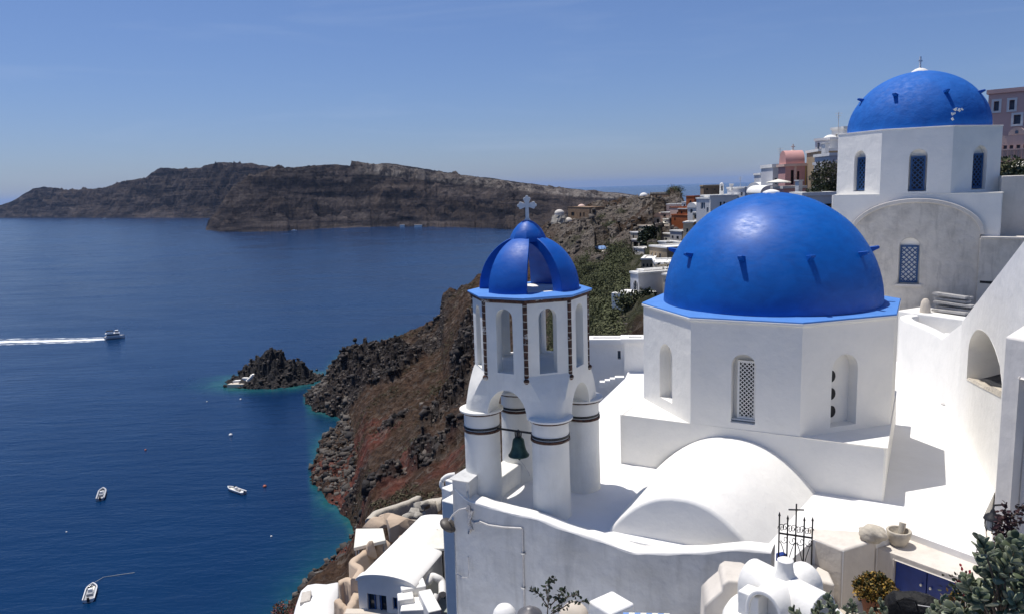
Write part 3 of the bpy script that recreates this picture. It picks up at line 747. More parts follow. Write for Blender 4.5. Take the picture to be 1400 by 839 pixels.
m.panel(P_, [(uI,ZT-1.5),(uE,ZT-1.5),(uE,zE),(uI,zI)], [hole], -wn_*1.0, flip=(wd.cross(Vector((0,0,1))).dot(wn_) < 0))
fl = (wd.cross(Vector((0,0,1))).dot(wn_) < 0)
m.panel(lambda u, z: P_(u,z)-wn_*1.0, hole, flip=fl)
m.quad(*([P_(uI,zI),P_(uE,zE),P_(uE,zE)-wn_*3,P_(uI,zI)-wn_*3][::(1 if not fl else -1)]))
m.build('sloping_wall', M['white'], stw, bevel=.03, seg=3, ang=35)
# dark broken sill inside the niche
m = MB(); random.seed(4); ptsA = []; 
for k in range(9):
    t = k/8; u = uL+.02+(uR-uL-.04)*t; ptsA.append((u, zB_(u)+.02+.1*random.random()))
m.loft([[P_(u,z)-wn_*.02 for u,z in ptsA],[P_(u,z-.03)-wn_*.25 for u,z in ptsA],[P_(u,zB_(u)-.02)-wn_*.4 for u,z in ptsA]], False)
m.loft([[P_(u,zB_(u)-.02)-wn_*.02+wn_*.03 for u,z in ptsA],[P_(u,z)-wn_*.02 for u,z in ptsA]], False)
m.build('broken_sill', M['stone'], stw)
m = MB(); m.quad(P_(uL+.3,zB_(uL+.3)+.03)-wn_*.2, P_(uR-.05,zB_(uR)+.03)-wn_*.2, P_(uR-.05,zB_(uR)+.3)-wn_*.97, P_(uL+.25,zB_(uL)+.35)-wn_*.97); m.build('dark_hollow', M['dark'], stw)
# cracked strip along the wall foot
m = MB(); pts = [atz(*q, ZT+.03) for q in ((1287,551),(1300,556),(1312,572),(1322,586),(1333,598),(1347,602))]
m.tube(pts, .03, 5, .02); m.build('foot_cable', M['pipe'], stw, smooth=60)
# landing behind the parapet, with a step
m = MB(); m.prism([(12.6,21.2),(15.8,20.6),(15.8,24.0),(13.8,24.7),(12.9,24.5),(12.65,23.2)], -7, -5.15); la = m.build('stair_landing', M['white_floor']); tag(la, kind='structure')
c_ = atd(1302, 458, 23.6); m = MB(); m.box((c_.x+1.05,c_.y+1.0,-4.85), (1.2,.9,.6), PHI+PI/2); tag(m.build('white_step', M['white'], None, bevel=.03, org=(c_.x+.35,c_.y+.1,-5.15)), 'single white step block inside the curved stair parapet', 'step')
# low white wall, chimney stub and old timbers in front of the stone gable
l0 = atd(1226, 424, 28.6); l1 = atd(1345, 425, 27.0)
m = MB(); dd = (l1-l0); dd.z = 0; dn = Vector((dd.y,-dd.x,0)).normalized(); 
bz = l0.z
m.prism([(q.x,q.y) for q in (l0, l1+dd*.6, l1+dd*.6-dn*1.3, l0-dn*1.3)], ZT-1, bz); tag(m.build('low_wall', M['white'], None, bevel=.05, seg=3, org=(l0.x,l0.y,ZT)), 'broad low white wall at the foot of the stone gable', 'wall')
c_ = atd(1265, 421, 28.4); m = MB(); m.lathe((c_.x,c_.y,bz-.05), [(.17,0),(.15,.25),(.12,.42),(.06,.5)], 14); tag(m.build('chimney_stub', M['cream'], None, smooth=50, org=(c_.x,c_.y,bz)), 'small rounded cream chimney stub beside old timbers', 'chimney')
random.seed(11)
tmb = thing('timber_pile', atd(1300, 424, 28.6), 'pile of weathered grey planks lying below the stone wall', 'planks')
for k in range(7):
    q0 = atd(1274+random.random()*6, 422-k*2.1, 28.7+.05*k); q1 = atd(1332-random.random()*16, 424-k*2.1, 28.0+.05*k); q0.z = bz+.06+.085*k; q1.z = bz+.06+.085*k+random.uniform(-.03,.03)
    m = MB(); d_ = (q1-q0).normalized(); s_ = Vector((d_.y,-d_.x,0))*.12; u_ = Vector((0,0,.035))
    q0 = q0 - s_*(k % 3)*1.5; q1 = q1 - s_*(k % 3)*1.5
    m.hexa([q0-s_-u_,q0+s_-u_,q1+s_-u_,q1-s_-u_,q0-s_+u_,q0+s_+u_,q1+s_+u_,q1-s_+u_]); m.build('plank', M['timber'], tmb)

# ---------------------------------------------------------------- pillar on the right
pl = thing('gate_pillar', (7.6, 11.4, ZT), 'thick white pier with recessed panel and sloping top at the right edge', 'pillar')
Pf = Frame(*atd(1374, 560, 13.4).xy, PHI-.0); 
m = MB()
d0 = atd(1374, 460, 13.4); fx = Frame(d0.x, d0.y, -2.85)
# front sheet from its left edge, right side runs out of the picture
zt0 = d0.z; 
def onp(px, py):
    d = ray(px, py); t = fx.c.dot(fx.n)/d.dot(fx.n); p = d*t; return (p-fx.c).dot(fx.t), p.z
e0 = onp(1374,460); r0 = onp(1383,514); r1 = onp(1366,690)
print('pillar', e0, r0, r1)
W_ = 3.0
hole = rect(.30, W_-.3, ZT-.2+.4, r0[1])
m.panel(fx.wall(0), [(0,ZT-1),(W_,ZT-1),(W_,zt0+.02),(0,zt0)], [hole], -fx.n*.14); m.panel(fx.wall(-.14), hole)
m.panel(lambda u, z: fx.P(0, -u, z), [(0,ZT-1),(3,ZT-1),(3,zt0+1.3),(0,zt0)], flip=True)
m.quad(fx.P(0,0,zt0), fx.P(W_,0,zt0+.02), fx.P(W_,-3,zt0+1.32), fx.P(0,-3,zt0+1.3))
m.build('pier', M['white_warm'], pl, bevel=.03, seg=3, ang=35)

# ---------------------------------------------------------------- lower right: ledge, steps, cupboard, courtyard
ZL = ZT-.12
cy = MB(); cy.prism([(2.6,11.9),(4.4,10.9),(5.6,9.6),(9,8.2),(9.6,12.5),(5.3,13.2),(4.6,12.6)], -9, -7.25); cy = cy.build('courtyard', simple('courtyard_stone', (.5,.45,.37), .9, .2, 2, .5)); tag(cy, kind='structure')
# low wall from the gate to the cupboard
a_ = atz(1112, 737, ZT); b_ = atz(1153, 755, ZT-.02); c_ = atz(1198, 741, ZT); 
lw2 = thing('low_wall', (b_.x, b_.y, -7.25), 'low beige parapet with a step between iron gate and blue cupboard', 'wall')
m = MB(); back = [Vector((c_.x+.1, c_.y+.3, 0)), Vector((a_.x+.05, a_.y+.4, 0))]
m.prism([(p.x,p.y) for p in (a_, b_, c_, back[0], back[1])], -7.6, [ZT+.03, ZT+.03, ZT+.05, ZT+.05, ZT+.04]); m.build('wall', M['cream'] if 0 else M['pale_plaster'], lw2, bevel=.05, seg=3)
s0_ = atz(1112, 792, ZT-.42); s1_ = atz(1136, 787, ZT-.42)
m = MB(); m.prism([(p[0],p[1]) for p in ((a_.x-.1,a_.y-.62),(b_.x-.24,b_.y-.28),(b_.x-.16,b_.y+.15),(a_.x-.02,a_.y+.05))], -7.6, ZT-.43); m.build('step', M['pale_plaster'], lw2, bevel=.05, seg=3)
# cupboard with blue doors
k0 = atz(1199, 748, ZL); k1_ = atz(1350, 803, ZL); k2 = atz(1350, 769, ZL); k3 = atz(1240, 728, ZL)
cb = thing('cupboard', (k0.x, k0.y, -7.25), 'low whitewashed cupboard with two dark blue doors', 'cupboard')
kd = (k1_-k0); kd.z = 0; KL = kd.length; kd.normalize(); kn = Vector((kd.y,-kd.x,0)); 
if kn.dot(-k0) < 0: kn = -kn
def onk(px, py):
    d = ray(px, py); t = k0.dot(kn)/d.dot(kn); p = d*t; return (p-k0).dot(kd), p.z
dl = onk(1223, 763); dr = onk(1313, 794); db = onk(1223, 806)
print('cupb', KL, dl, dr, db)
Pk = lambda u, z: Vector((k0.x,k0.y,0))+kd*u+Vector((0,0,z))
du0, du1, dz0, dz1 = dl[0], dr[0], min(db[1], -6.85), ZL-.1
flk = (kd.cross(Vector((0,0,1))).dot(kn) < 0)
m = MB(); m.panel(Pk, [(0,-7.6),(KL+2,-7.6),(KL+2,ZL),(0,ZL)], [rect(du0,du1,dz0,dz1)], -kn*.1, flip=flk)
kb = [Vector((k0.x,k0.y,0)), Vector((k0.x,k0.y,0))+kd*(KL+2)]
m.add([Pk(0,ZL), Pk(KL+2,ZL), Vector((k2.x+3,k2.y+1,ZL)), Vector((k3.x+.15,k3.y+.4,ZL)), Vector((c_.x-.3,c_.y+.4,ZL))], [(0,1,2,3,4) if not flk else (4,3,2,1,0)])
m.quad(Pk(0,ZL), Vector((c_.x,c_.y,ZL)), Vector((c_.x,c_.y,-7.6)), Pk(0,-7.6))
m.build('box', M['pale_plaster'], cb, bevel=.02, seg=2, ang=35)
mid = (du0+du1)/2
for a0_, a1_, ks in ((du0+.01, mid-.006, 1), (mid+.006, du1-.01, -1)):
    m = MB(); ps = [Pk(a0_,dz0+.01)-kn*.08, Pk(a1_,dz0+.01)-kn*.08, Pk(a1_,dz0+.01)-kn*.035, Pk(a0_,dz0+.01)-kn*.035]; m.hexa(ps[::(1 if flk else -1)]+[p+Vector((0,0,dz1-dz0-.02)) for p in ps[::(1 if flk else -1)]])
    dr_ = m.build('door', M['blue_door'], cb, bevel=.006, seg=1)
    kx = (a1_-.07) if ks > 0 else (a0_+.07); c2 = Pk(kx, (dz0+dz1)/2)-kn*.02; m = MB()
    x_ = kd; m.loft([[c2+kn*h+x_*(r*math.cos(2*PI*i/12))+Vector((0,0,1))*(r*math.sin(2*PI*i/12)) for i in range(12)] for r, h in ((.008,-.015),(.01,.0),(.022,.012),(.02,.028),(.006,.034))][::(1 if flk else -1)], True, True, True); m.build('knob', M['brass'], dr_, smooth=50)
# stone mortar and boulder
mo = thing('stone_mortar', atz(1228, 744, ZL), 'pale stone mortar bowl with a chipped rim on the cupboard ledge', 'mortar')
o_ = ORG[mo.name]; m = MB(); m.lathe((o_.x,o_.y,ZL), [(.11,0),(.15,.06),(.185,.17),(.205,.26),(.195,.275),(.165,.27),(.14,.17),(.05,.1)], 22, True, True); m.build('bowl', M['stone'], mo, smooth=50)
m = MB(); m.tube([(o_.x+.02,o_.y+.0,ZL+.1),(o_.x+.09,o_.y+.05,ZL+.38)], .045, 8, .06); m.build('pestle', M['stone'], mo, smooth=50)
def hullrock(name, c, r, sq, mat, seed, label=None, cat=None, n=26, bev=.12):
    rng = np.random.default_rng(seed); a = rng.normal(size=(n,3)); a /= np.linalg.norm(a,axis=1,keepdims=True); a *= rng.uniform(.8,1.1,n)[:,None]; a = a*np.array(sq)*r
    bm = bmesh.new(); vs = [bm.verts.new(p) for p in a]; h = bmesh.ops.convex_hull(bm, input=vs); bmesh.ops.delete(bm, geom=[v for v in bm.verts if not v.link_faces], context='VERTS')
    bm.normal_update(); bmesh.ops.bevel(bm, geom=list(bm.edges), offset=bev*r, segments=2, profile=.5, affect='EDGES', clamp_overlap=True); m = bpy.data.meshes.new(name); bm.to_mesh(m); bm.free(); m.polygons.foreach_set('use_smooth',[True]*len(m.polygons))
    o = bpy.data.objects.new(name, m); COL.objects.link(o); o.location = c; m.materials.append(mat); ORG[o.name] = Vector(c)
    return tag(o, label, cat)
def boulder(name, c, r, sq, mat, seed, label=None, cat=None, parent=None, group=None, n=3, amp=.28, freq=1.6):
    bm = bmesh.new(); bmesh.ops.create_icosphere(bm, subdivisions=n, radius=1)
    V = np.array([v.co[:] for v in bm.verts]); k = 1+amp*fbm(V[:,0]*freq+seed*3.7+V[:,2]*.9, V[:,1]*freq+seed*1.3-V[:,2]*.7, 4)
    V = V*k[:,None]*np.array(sq)*r; F = np.array([[v.index for v in f.verts] for f in bm.faces]); bm.free()
    o = np_mesh(name, V+np.array(c), F, mat, org=c if parent is None else (0,0,0), parent=parent); 
    if label: tag(o, label, cat, group)
    return o
c_2 = atz(1193, 735, ZT+.05); boulder('boulder', (c_2.x,c_2.y,ZT+.13), .2, (1.15,.9,.75), M['stone'], 3, 'rounded cream boulder lying on the terrace edge', 'stone', n=4, amp=.2, freq=1.1)
# iron gate
ga_ = atd(1064, 776, 12.05); gb_ = atd(1109, 778, 12.35)
gt = thing('iron_gate', ga_.lerp(gb_,.5), 'black wrought iron gate with scrolls and a cross on top', 'gate')
gd = (gb_-ga_); gd.z = 0; GW = gd.length; gd.normalize(); gn = Vector((gd.y,-gd.x,0)); gz0 = atd(1087, 778, 12.2).z
def GP(u, z, o=0): return Vector((ga_.x,ga_.y,gz0))+gd*u+gn*o+Vector((0,0,z))
H1 = .93; R = .012
for u, h in ((0,.93),(GW*.25,.86),(GW*.5,1.1),(GW*.75,.8),(GW,.78)):
    m = MB(); z0 = -.12 if u not in (GW*.75,) else 0; m.tube([GP(u,z0),GP(u,h)], R, 6); 
    if u != GW*.5: m.lathe(tuple(GP(u,h)), [(.008,-.01),(.02,.012),(.012,.04),(.003,.07)], 8)
    m.build('bar', M['iron'], gt, smooth=60)
m = MB(); m.tube([GP(GW*.5-.13,1.02),GP(GW*.5+.13,.985)], R, 6); m.build('cross_arm', M['iron'], gt, smooth=60)
for z in (.62,):
    m = MB(); m.tube([GP(0,z+.03),GP(GW,z-.12)], R*1.3, 6); m.build('rail', M['iron'], gt, smooth=60)
def scroll(cu, cz, r, s, t0):
    return [GP(cu+s*r*(1-.11*k/3)*math.cos(t0+k*.42)*(1-k/26), cz+r*(1-k/26)*math.sin(t0+k*.42)) for k in range(20)]
for cu in (.125,.375,.625,.875):
    zr = .65-.15*cu
    for s_, dz in ((1,.1),(-1,.1),(1,-.1)):
        m = MB(); m.tube(scroll(GW*cu+s_*.03, zr+dz, .07, s_, 0 if dz > 0 else PI), .006, 5); m.build('scroll', M['iron'], gt, smooth=60)
for u0_, u1_ in ((0,.25),(.5,.25),(.5,.75),(1,.75)):
    m = MB(); m.tube([GP(GW*(u0_+(u1_-u0_)*q/8), .52-.12*u0_-.42*(q/8)**1.6) for q in range(9)], .007, 5); m.build('curved_bar', M['iron'], gt, smooth=60)
m = MB(); bx0 = atd(1068, 761, 12.5); m.box(tuple(bx0), (.14,.1,.13), .4); tag(m.build('meter_box', M['blue_door'], None, bevel=.01, org=tuple(bx0)), 'small dark blue box behind the iron gate', 'box')
# footprints of the houses (picture columns, roof, foot, distance, depth): the slope is levelled under them
PADS = [(777, 806, 283, 300, 330, 7),(800, 807, 290, 299, 320, 2.5),(889, 914, 265, 271, 372, 6),(938, 949, 269, 283, 262, 5),(916, 935, 284, 296, 255, 6),(918, 944, 294, 313, 236, 7),(911, 932, 280, 289, 272, 5),(894, 906, 297, 307, 284, 9),(947, 968, 291, 301, 215, 6),(905, 918, 320, 332, 190, 4),(916, 932, 316, 331, 185, 5),(871, 897, 309, 322, 236, 6),(864, 883, 328, 339, 208, 6),(934, 948, 305, 330, 165, 5),(888, 912, 337, 356, 142, 8),(877, 894, 355, 377, 136, 6),(896, 930, 361, 420, 118, 7),(880, 897, 371, 400, 116, 6),(872, 880, 370, 394, 114, 5),(862, 873, 373, 396, 113, 5),(952, 972, 272, 293, 150, 8),(971, 1008, 269, 296, 146, 8),(962, 986, 255, 266, 160, 6),(984.5, 989.5, 252, 266, 152, 0.75),(994, 1018, 258, 276, 150, 6),(1022, 1041, 262, 280, 112, 6),(1040, 1064, 264, 280, 100, 6),(1040, 1058, 239, 262, 112, 5),(1056, 1077, 229, 262, 104, 6),(1073, 1100, 228, 262, 92, 2.6),(1071, 1101, 258, 275, 86, 4),(1100, 1113, 226, 258, 98, 5),(1112, 1138, 226, 262, 84, 5),(1134, 1152, 213, 240, 80, 4),(1119, 1150, 207, 224, 88, 5),(1108, 1121, 212, 228, 92, 4),(1114, 1134, 193, 212, 96, 5),(1136, 1152, 178, 210, 98, 4),(1098, 1140, 268, 285, 62, 4),(1349, 1408, 129, 175, 62, 8),(1366, 1425, 186, 240, 52, 6),(806, 856, 469, 532, 27.5, 0.5),(854, 884, 467, 532, 25.5, 0.5),(949, 963, 302, 314, 200, 4),(921, 937, 332, 345, 165, 4),(903, 915, 291, 298, 268, 4),(932, 940, 277, 285, 268, 4),(965, 985, 292, 300, 175, 4),(927, 939, 286, 296, 250, 4),(884, 897, 322, 330, 215, 4),(912, 926, 349, 362, 140, 4),(906, 922, 376, 395, 112, 4),(906, 914, 300, 309, 262, 3),(866, 880, 339, 347, 190, 3),(900, 911, 331, 338, 170, 3),(862, 872, 318, 327, 225, 3),(944, 956, 314, 327, 185, 3),(914, 934, 346, 352, 158, 3),(940, 952, 284, 293, 228, 5),(752, 784, 285, 306, 322, 8),(874, 886, 260, 271, 365, 4),(850, 886, 385, 402, 108, 4),(814, 832, 335, 347, 252, 6)]
# ---------------------------------------------------------------- things at the very front
def D_at(px, py, D): return atd(px, py, D)
# double-barrelled chimney on a rounded roof
c0 = atd(1068, 800, 10.1); yaw = -.55
ch = thing('roof_chimney', (c0.x, c0.y, c0.z-.6), 'white roof chimney of two crossed barrel hoods with a stub on top', 'chimney')
def barrel(c, ax, r, L, th, z0, name):
    ax = Vector((math.cos(ax), math.sin(ax), 0)); s = Vector((-ax.y, ax.x, 0)); c = Vector((c[0],c[1],0)); n = 16
    def sec(r_, t): return [c+ax*t+s*(r_*math.cos(PI*i/n))+Vector((0,0,z0+r_*1.15*math.sin(PI*i/n))) for i in range(n+1)]
    def full(r_, t, zb): a_ = sec(r_, t); return [a_[0]+Vector((0,0,zb))]+a_+[a_[-1]+Vector((0,0,zb))]
    m = MB(); o0, o1 = full(r, -L/2, -.25), full(r, L/2, -.25); i0, i1 = full(r-th, -L/2, -.25), full(r-th, L/2, -.25); im = full(r-th, 0, -.25)
    m.loft([o0,o1,i1,im,i0,o0], False); m.add(im, [tuple(range(len(im)))])
    return m.build(name, M['white'], ch, bevel=.014, seg=2, ang=50)
cz = c0.z
cC = atd(1074, 787, 10.2); r_ = .26; z0_ = cC.z-r_*1.15
barrel((cC.x,cC.y), rad(42), r_, 1.12, .05, z0_, 'barrel_hood')
barrel((cC.x+.0,cC.y), rad(122), r_+.012, 1.16, .05, z0_-.004, 'barrel_hood')
m = MB(); m.lathe((cC.x,cC.y+.02,cC.z-.05), [(.16,0),(.115,.1),(.1,.2),(.105,.27),(.08,.285)], 14); m.build('stub', M['white'], ch, smooth=50)
m = MB(); m.lathe((cC.x+.02,cC.y+.0,z0_-.25), [(.84,-2),(.83,-.12),(.78,-.03),(.66,.004),(.2,.02)], 44); m.build('rounded_roof', M['white'], ch, smooth=50)
q = atd(1026, 808, 9.95); m = MB(); m.box((q.x+.04,q.y+.02,q.z-.16), (.26,.3,.32), .75); m.build('corner_block', M['white'], ch, bevel=.02)
# grey beige pier with sloped shoulder
pr = thing('plaster_pier', atd(990, 839, 10.6), 'weathered beige pier with rounded shoulder left of the roof chimney', 'pier')
fp = Frame(*atd(998, 800, 10.7).xy, -1.75); 
zt_ = atd(998, 794, 10.7).z
poly = [(-.42,-8.5),(.45,-8.5),(.45,zt_-.1),(.22,zt_),(-.02,zt_+.01),(-.1,zt_-.05),(-.12,zt_-.16),(-.26,zt_-.3),(-.36,zt_-.42)]
m = MB(); A_ = [fp.P(u,.0,z) for u,z in poly]; B_ = [fp.P(u,-.62,z) for u,z in poly]
m.panel(fp.wall(0), poly); m.panel(fp.wall(-.62), poly, flip=True); m.loft([B_,A_], True); m.build('pier', M['pale_plaster'], pr, bevel=.035, seg=3)
m = MB(); q = atd(1018, 799, 11.1); m.box((q.x,q.y,q.z-.3), (.35,.3,.6), .3); m.build('rough_stone', M['stone'], pr, bevel=.04, seg=2)
# white cube chimney
q = atd(836, 822, 9.6); m = MB(); yw = .62
cbx = thing('chimney_block', (q.x,q.y,q.z-1.5), 'smooth white square chimney block with rounded edges below the wall', 'chimney')
m.box((q.x,q.y,q.z-1.0), (.44,.44,2.0), yw); m.build('block', M['white'], cbx, bevel=.035, seg=3)
# striped cushion roll
cu = thing('striped_cushion', atd(880, 840, 9.3), 'blue and white striped cushion beside the white chimney block', 'cushion')
for k in range(8):
    a_ = atd(852+k*8, 843+.2*k, 9.3); b_2 = atd(860+k*8, 843.2+.2*k, 9.3); m = MB(); m.tube([a_, b_2], .06, 12); m.build('stripe', M['blue_cloth'] if k % 2 == 0 else M['canvas'], cu, smooth=50)
# grey metal lantern cap on a post
q = atd(724, 836, 9.2); ln = thing('chimney_cowl', (q.x,q.y,q.z-1.2), 'grey conical metal cowl in front of the stained wall', 'chimney cap')
m = MB(); m.lathe((q.x,q.y,q.z), [(.15,-.06),(.165,-.03),(.15,0),(.07,.04),(.055,.06),(.03,.075)], 24); m.build('cap', simple('zinc', (.2,.19,.19), .5, .2, 8, .1, .5), ln, smooth=50)
m = MB(); m.lathe((q.x,q.y,q.z-1.2), [(.1,0),(.1,1.15)], 20); m.build('flue', M['pipe'], ln, smooth=50)
# white ball cap and cream ball
q = atd(690, 842, 9.5); m = MB(); m.lathe((q.x,q.y,q.z-1), [(.17,0),(.17,.9),(.165,1.0),(.145,1.08),(.1,1.14),(.03,1.165)], 28); tag(m.build('domed_chimney', M['white'], None, smooth=60, org=(q.x,q.y,q.z-1)), 'small white dome topped chimney left of the metal cowl', 'chimney')
q = atd(785, 842, 9.9); boulder('cream_stone', (q.x,q.y,q.z), .2, (1,1,1), M['cream'], 5, 'round cream boulder half hidden behind a potted sapling', 'stone', amp=.08)

# leaves -----------------------------------------------------------------
def leafy(name, centers, normals, L, W, mat, parent=None, org=(0,0,0), fold=.25, jitter=.25, rng=RNG, curve=.15):
    """pointed leaf blades: 6 vertices, folded along the midrib"""
    C = np.asarray(centers, float); D = np.asarray(normals, float); n = len(C)
    D = D/np.linalg.norm(D, axis=1, keepdims=True)
    r = rng.normal(size=(n,3)); S = np.cross(D, r); S /= np.linalg.norm(S, axis=1, keepdims=True); U = np.cross(S, D)
    l = (L*(1+rng.uniform(-jitter,jitter,n)))[:,None]; w = (W*(1+rng.uniform(-jitter,jitter,n)))[:,None]
    P = [C, C+D*l*.35+S*w/2+U*w*fold, C+D*l*.75+S*w*.36+U*(w*fold+l*curve*.4), C+D*l+U*l*curve, C+D*l*.75-S*w*.36+U*(w*fold+l*curve*.4), C+D*l*.35-S*w/2+U*w*fold]
    V = np.stack(P, 1).reshape(-1,3); b = np.arange(n)[:,None]*6
    F = np.concatenate([b+np.array([[0,1,2,3]]), b+np.array([[0,3,4,5]])], 0)
    return np_mesh(name, V, F, mat, org=org, parent=parent, smooth=False)
def leaf_mat(name, cols, rough=.5, trans=.15):
    m, nt, b = new_mat(name); g = nt.nodes.new('ShaderNodeNewGeometry')
    cc = ramp(nt, g.outputs['Random Per Island'], [(i/max(1,len(cols)-1), c) for i, c in enumerate(cols)])
    nt.links.new(cc, b.inputs['Base Color']); b.inputs['Roughness'].default_value = rough; b.inputs['Specular IOR Level'].default_value = .35
    return m
M['leaf_grey'] = leaf_mat('grey_green_leaf', [(.05,.075,.05),(.11,.15,.1),(.17,.21,.15)], .45)
M['leaf_dark'] = leaf_mat('dark_green_leaf', [(.012,.022,.012),(.03,.045,.022),(.05,.06,.03)], .5)
M['leaf_scrub'] = leaf_mat('scrub_leaf', [(.05,.06,.028),(.085,.1,.045),(.14,.145,.07),(.1,.09,.05)], .8)
M['petal_yellow'] = leaf_mat('yellow_petal', [(.42,.28,.05),(.3,.17,.03),(.13,.08,.02),(.06,.07,.025),(.22,.12,.03)], .6)
M['petal_red'] = leaf_mat('red_petal', [(.35,.02,.03),(.22,.015,.02),(.06,.07,.02)], .6)
M['petal_purple'] = leaf_mat('dried_purple_leaf', [(.035,.012,.018),(.07,.03,.03),(.02,.015,.012)], .7)
M['stem'] = simple('brown_stem', (.11,.075,.05), .85, .25, 20, .3)

def succulent_leaf(c, d, L, W, T):
    """thick spoon-shaped leaf"""
    d = Vector(d).normalized(); s = d.cross(Vector((random.gauss(0,1),random.gauss(0,1),random.gauss(0,1)))).normalized(); u = s.cross(d)
    rings = []
    for t, w, th in ((0,.18,.5),(.25,.5,.8),(.55,.92,1),(.8,.9,.9),(.95,.5,.6),(1.0,.12,.3)):
        cc = Vector(c)+d*(L*t)+u*(L*.10*t*t); rings.append([cc+s*(W/2*w*math.cos(2*PI*k/8))+u*(T/2*th*math.sin(2*PI*k/8)) for k in range(8)])
    return rings
def succulent(name, tips, base, label, L=.1, per=11, stem_r=.02, group=None, mat=None):
    o = thing(name, base, label, 'plant', group); lf = MB(); st = MB()
    for p in tips:
        p = Vector(p); b = Vector(base)+Vector((random.gauss(0,.05),random.gauss(0,.05),0)); mid = b.lerp(p,.55)+Vector((random.gauss(0,.05),random.gauss(0,.05),-.06))
        st.tube([b, mid, p], stem_r, 6, stem_r*.5); ax = (p-mid).normalized()
        for k in range(per):
            a = k*2.4; t = k/per; x_ = ax.cross(Vector((0,1,.3))).normalized(); y_ = ax.cross(x_)
            spread = 1.15-.95*t; d = ax*math.cos(spread)+(x_*math.cos(a)+y_*math.sin(a))*math.sin(spread)
            c = p-ax*(.16*(1-t)*L/.1) 
            lf.loft(succulent_leaf(c, d, L*random.uniform(.8,1.15), L*.58, L*.16), True, True, True)
    st.build('stem', M['stem'], o, smooth=60, merge=False); lf.build('foliage', mat or M['succ'], o, smooth=60, merge=False)
    return o
M['succ'] = leaf_mat('succulent_leaf', [(.06,.08,.045),(.12,.145,.085),(.24,.26,.17),(.09,.11,.07)], .4)
random.seed(21)
def tips_in(pts, D, dj=.5):
    return [atd(px+random.uniform(-5,5), py+random.uniform(-5,5), D+random.uniform(-dj,dj)) for px, py in pts]
big = [(1390,735),(1375,748),(1398,760),(1360,765),(1385,775),(1345,742),(1338,765),(1352,783),(1370,790),(1395,792),(1330,790),(1345,805),(1365,812),(1390,815),(1320,810),(1335,828),(1358,832),(1380,834),(1400,835),(1310,828),(1405,745),(1408,780),(1372,765),(1350,800),(1325,800),(1385,800),(1300,838),(1318,838),(1402,812),(1346,760),(1362,745),(1378,820),(1335,815),(1340,752),(1356,772),(1393,748),(1405,800)]
succulent('succulent_bush', tips_in(big, 7.2, .45), tuple(atd(1375, 850, 7.3)+Vector((.1,0,-.35))), 'large grey green succulent bush in the lower right corner', .115, 12, .014)
succulent('succulent_bush', tips_in([(1283,822),(1276,833),(1290,835),(1268,838)], 8.0, .2), tuple(atd(1282,850,8.0)+Vector((0,0,-.3))), 'small pale succulent shoot next to the black bag', .1, 10, .012)
succulent('succulent_plant', tips_in([(1130,815),(1140,824),(1122,828),(1112,833),(1135,836),(1148,834),(1098,836),(1086,832)], 9.0, .25), tuple(atd(1125,846,9.0)+Vector((0,0,-.35))), 'succulent plant growing just right of the roof chimney', .085, 10, .01)
succulent('succulent_plant', tips_in([(1163,826),(1172,832),(1158,836),(1178,838)], 9.2, .15), tuple(atd(1167,848,9.2)+Vector((0,0,-.35))), 'small succulent plant at the bottom edge between chimney and bag', .08, 9, .01)
succulent('succulent_plant', tips_in([(1200,820),(1207,828),(1196,833),(1208,838)], 9.4, .15), tuple(atd(1202,848,9.4)+Vector((0,0,-.35))), 'small succulent plant against the left end of the black bag', .075, 9, .01)
# planter ledge they grow from
m = MB(); pp = [atd(1075,865,9.4), atd(1420,880,9.4), atd(1480,900,6.5), atd(1080,900,7.5)]
m.prism([(p.x,p.y) for p in pp][::-1], -9, -6.35 if False else -5.75); pg_ = m.build('planter_ledge', M['stone'], None, bevel=.04, org=(pp[0].x,pp[0].y,-9)); tag(pg_, 'pale stone planter ledge along the bottom right edge', 'ledge')
# flower pot
fpot = thing('flower_pot', atz(1197, 812, -7.1), 'round bush of yellow flowers in a terracotta pot by the cupboard', 'potted plant')
o_ = Vector(atd(1197, 806, 12.15)); o_.z -= .12
m = MB(); m.lathe((o_.x,o_.y,o_.z-.28), [(.15,0),(.2,.25),(.23,.26),(.23,.33),(.19,.33),(.18,.3)], 24); m.build('pot', M['terracotta_pot'], fpot, smooth=45)
n = 1700; a = RNG.normal(size=(n,3)); a /= np.linalg.norm(a,axis=1,keepdims=True); a[:,2] = np.abs(a[:,2])*.9-.15; rr = .3*RNG.uniform(.75,1.08,n)*(1+.18*fbm(a[:,0]*2+3,a[:,1]*2+a[:,2],3))
cc = np.array([o_.x,o_.y,o_.z+.12])+a*rr[:,None]*np.array([1,1,.95])
leafy('flowers', cc, a+RNG.normal(size=(n,3))*.9, .036, .04, M['petal_yellow'], fpot)
n = 350; a = RNG.normal(size=(n,3)); a /= np.linalg.norm(a,axis=1,keepdims=True); cc = np.array([o_.x,o_.y,o_.z+.1])+a*(.24*RNG.uniform(.4,1,n))[:,None]
leafy('foliage', cc, a, .09, .05, M['leaf_dark'], fpot)
# red and yellow flowers right of the cupboard
rf = thing('flower_bush', atz(1310, 812, -6.9), 'loose red and yellow flowers in front of the right cupboard door', 'flowers')
for nm, px, py, r, mt, k in (('red_blossom',1319,796,.11,'petal_red',60),('yellow_blossom',1304,823,.1,'petal_yellow',110),('foliage',1320,810,.17,'leaf_dark',200)):
    o2 = np.array(atd(px,py,10.6)); a = RNG.normal(size=(k,3)); cc = o2+a*r*.5
    leafy(nm, cc, a+np.array([0,0,.6]), .05, .035, M[mt], rf)
m = MB()
for k in range(5): 
    b_ = atd(1318+k*2,845,10.6); m.tube([b_, atd(1313+k*4, 802+k*3, 10.6)], .008, 5)
m.build('stems', M['stem'], rf, merge=False)
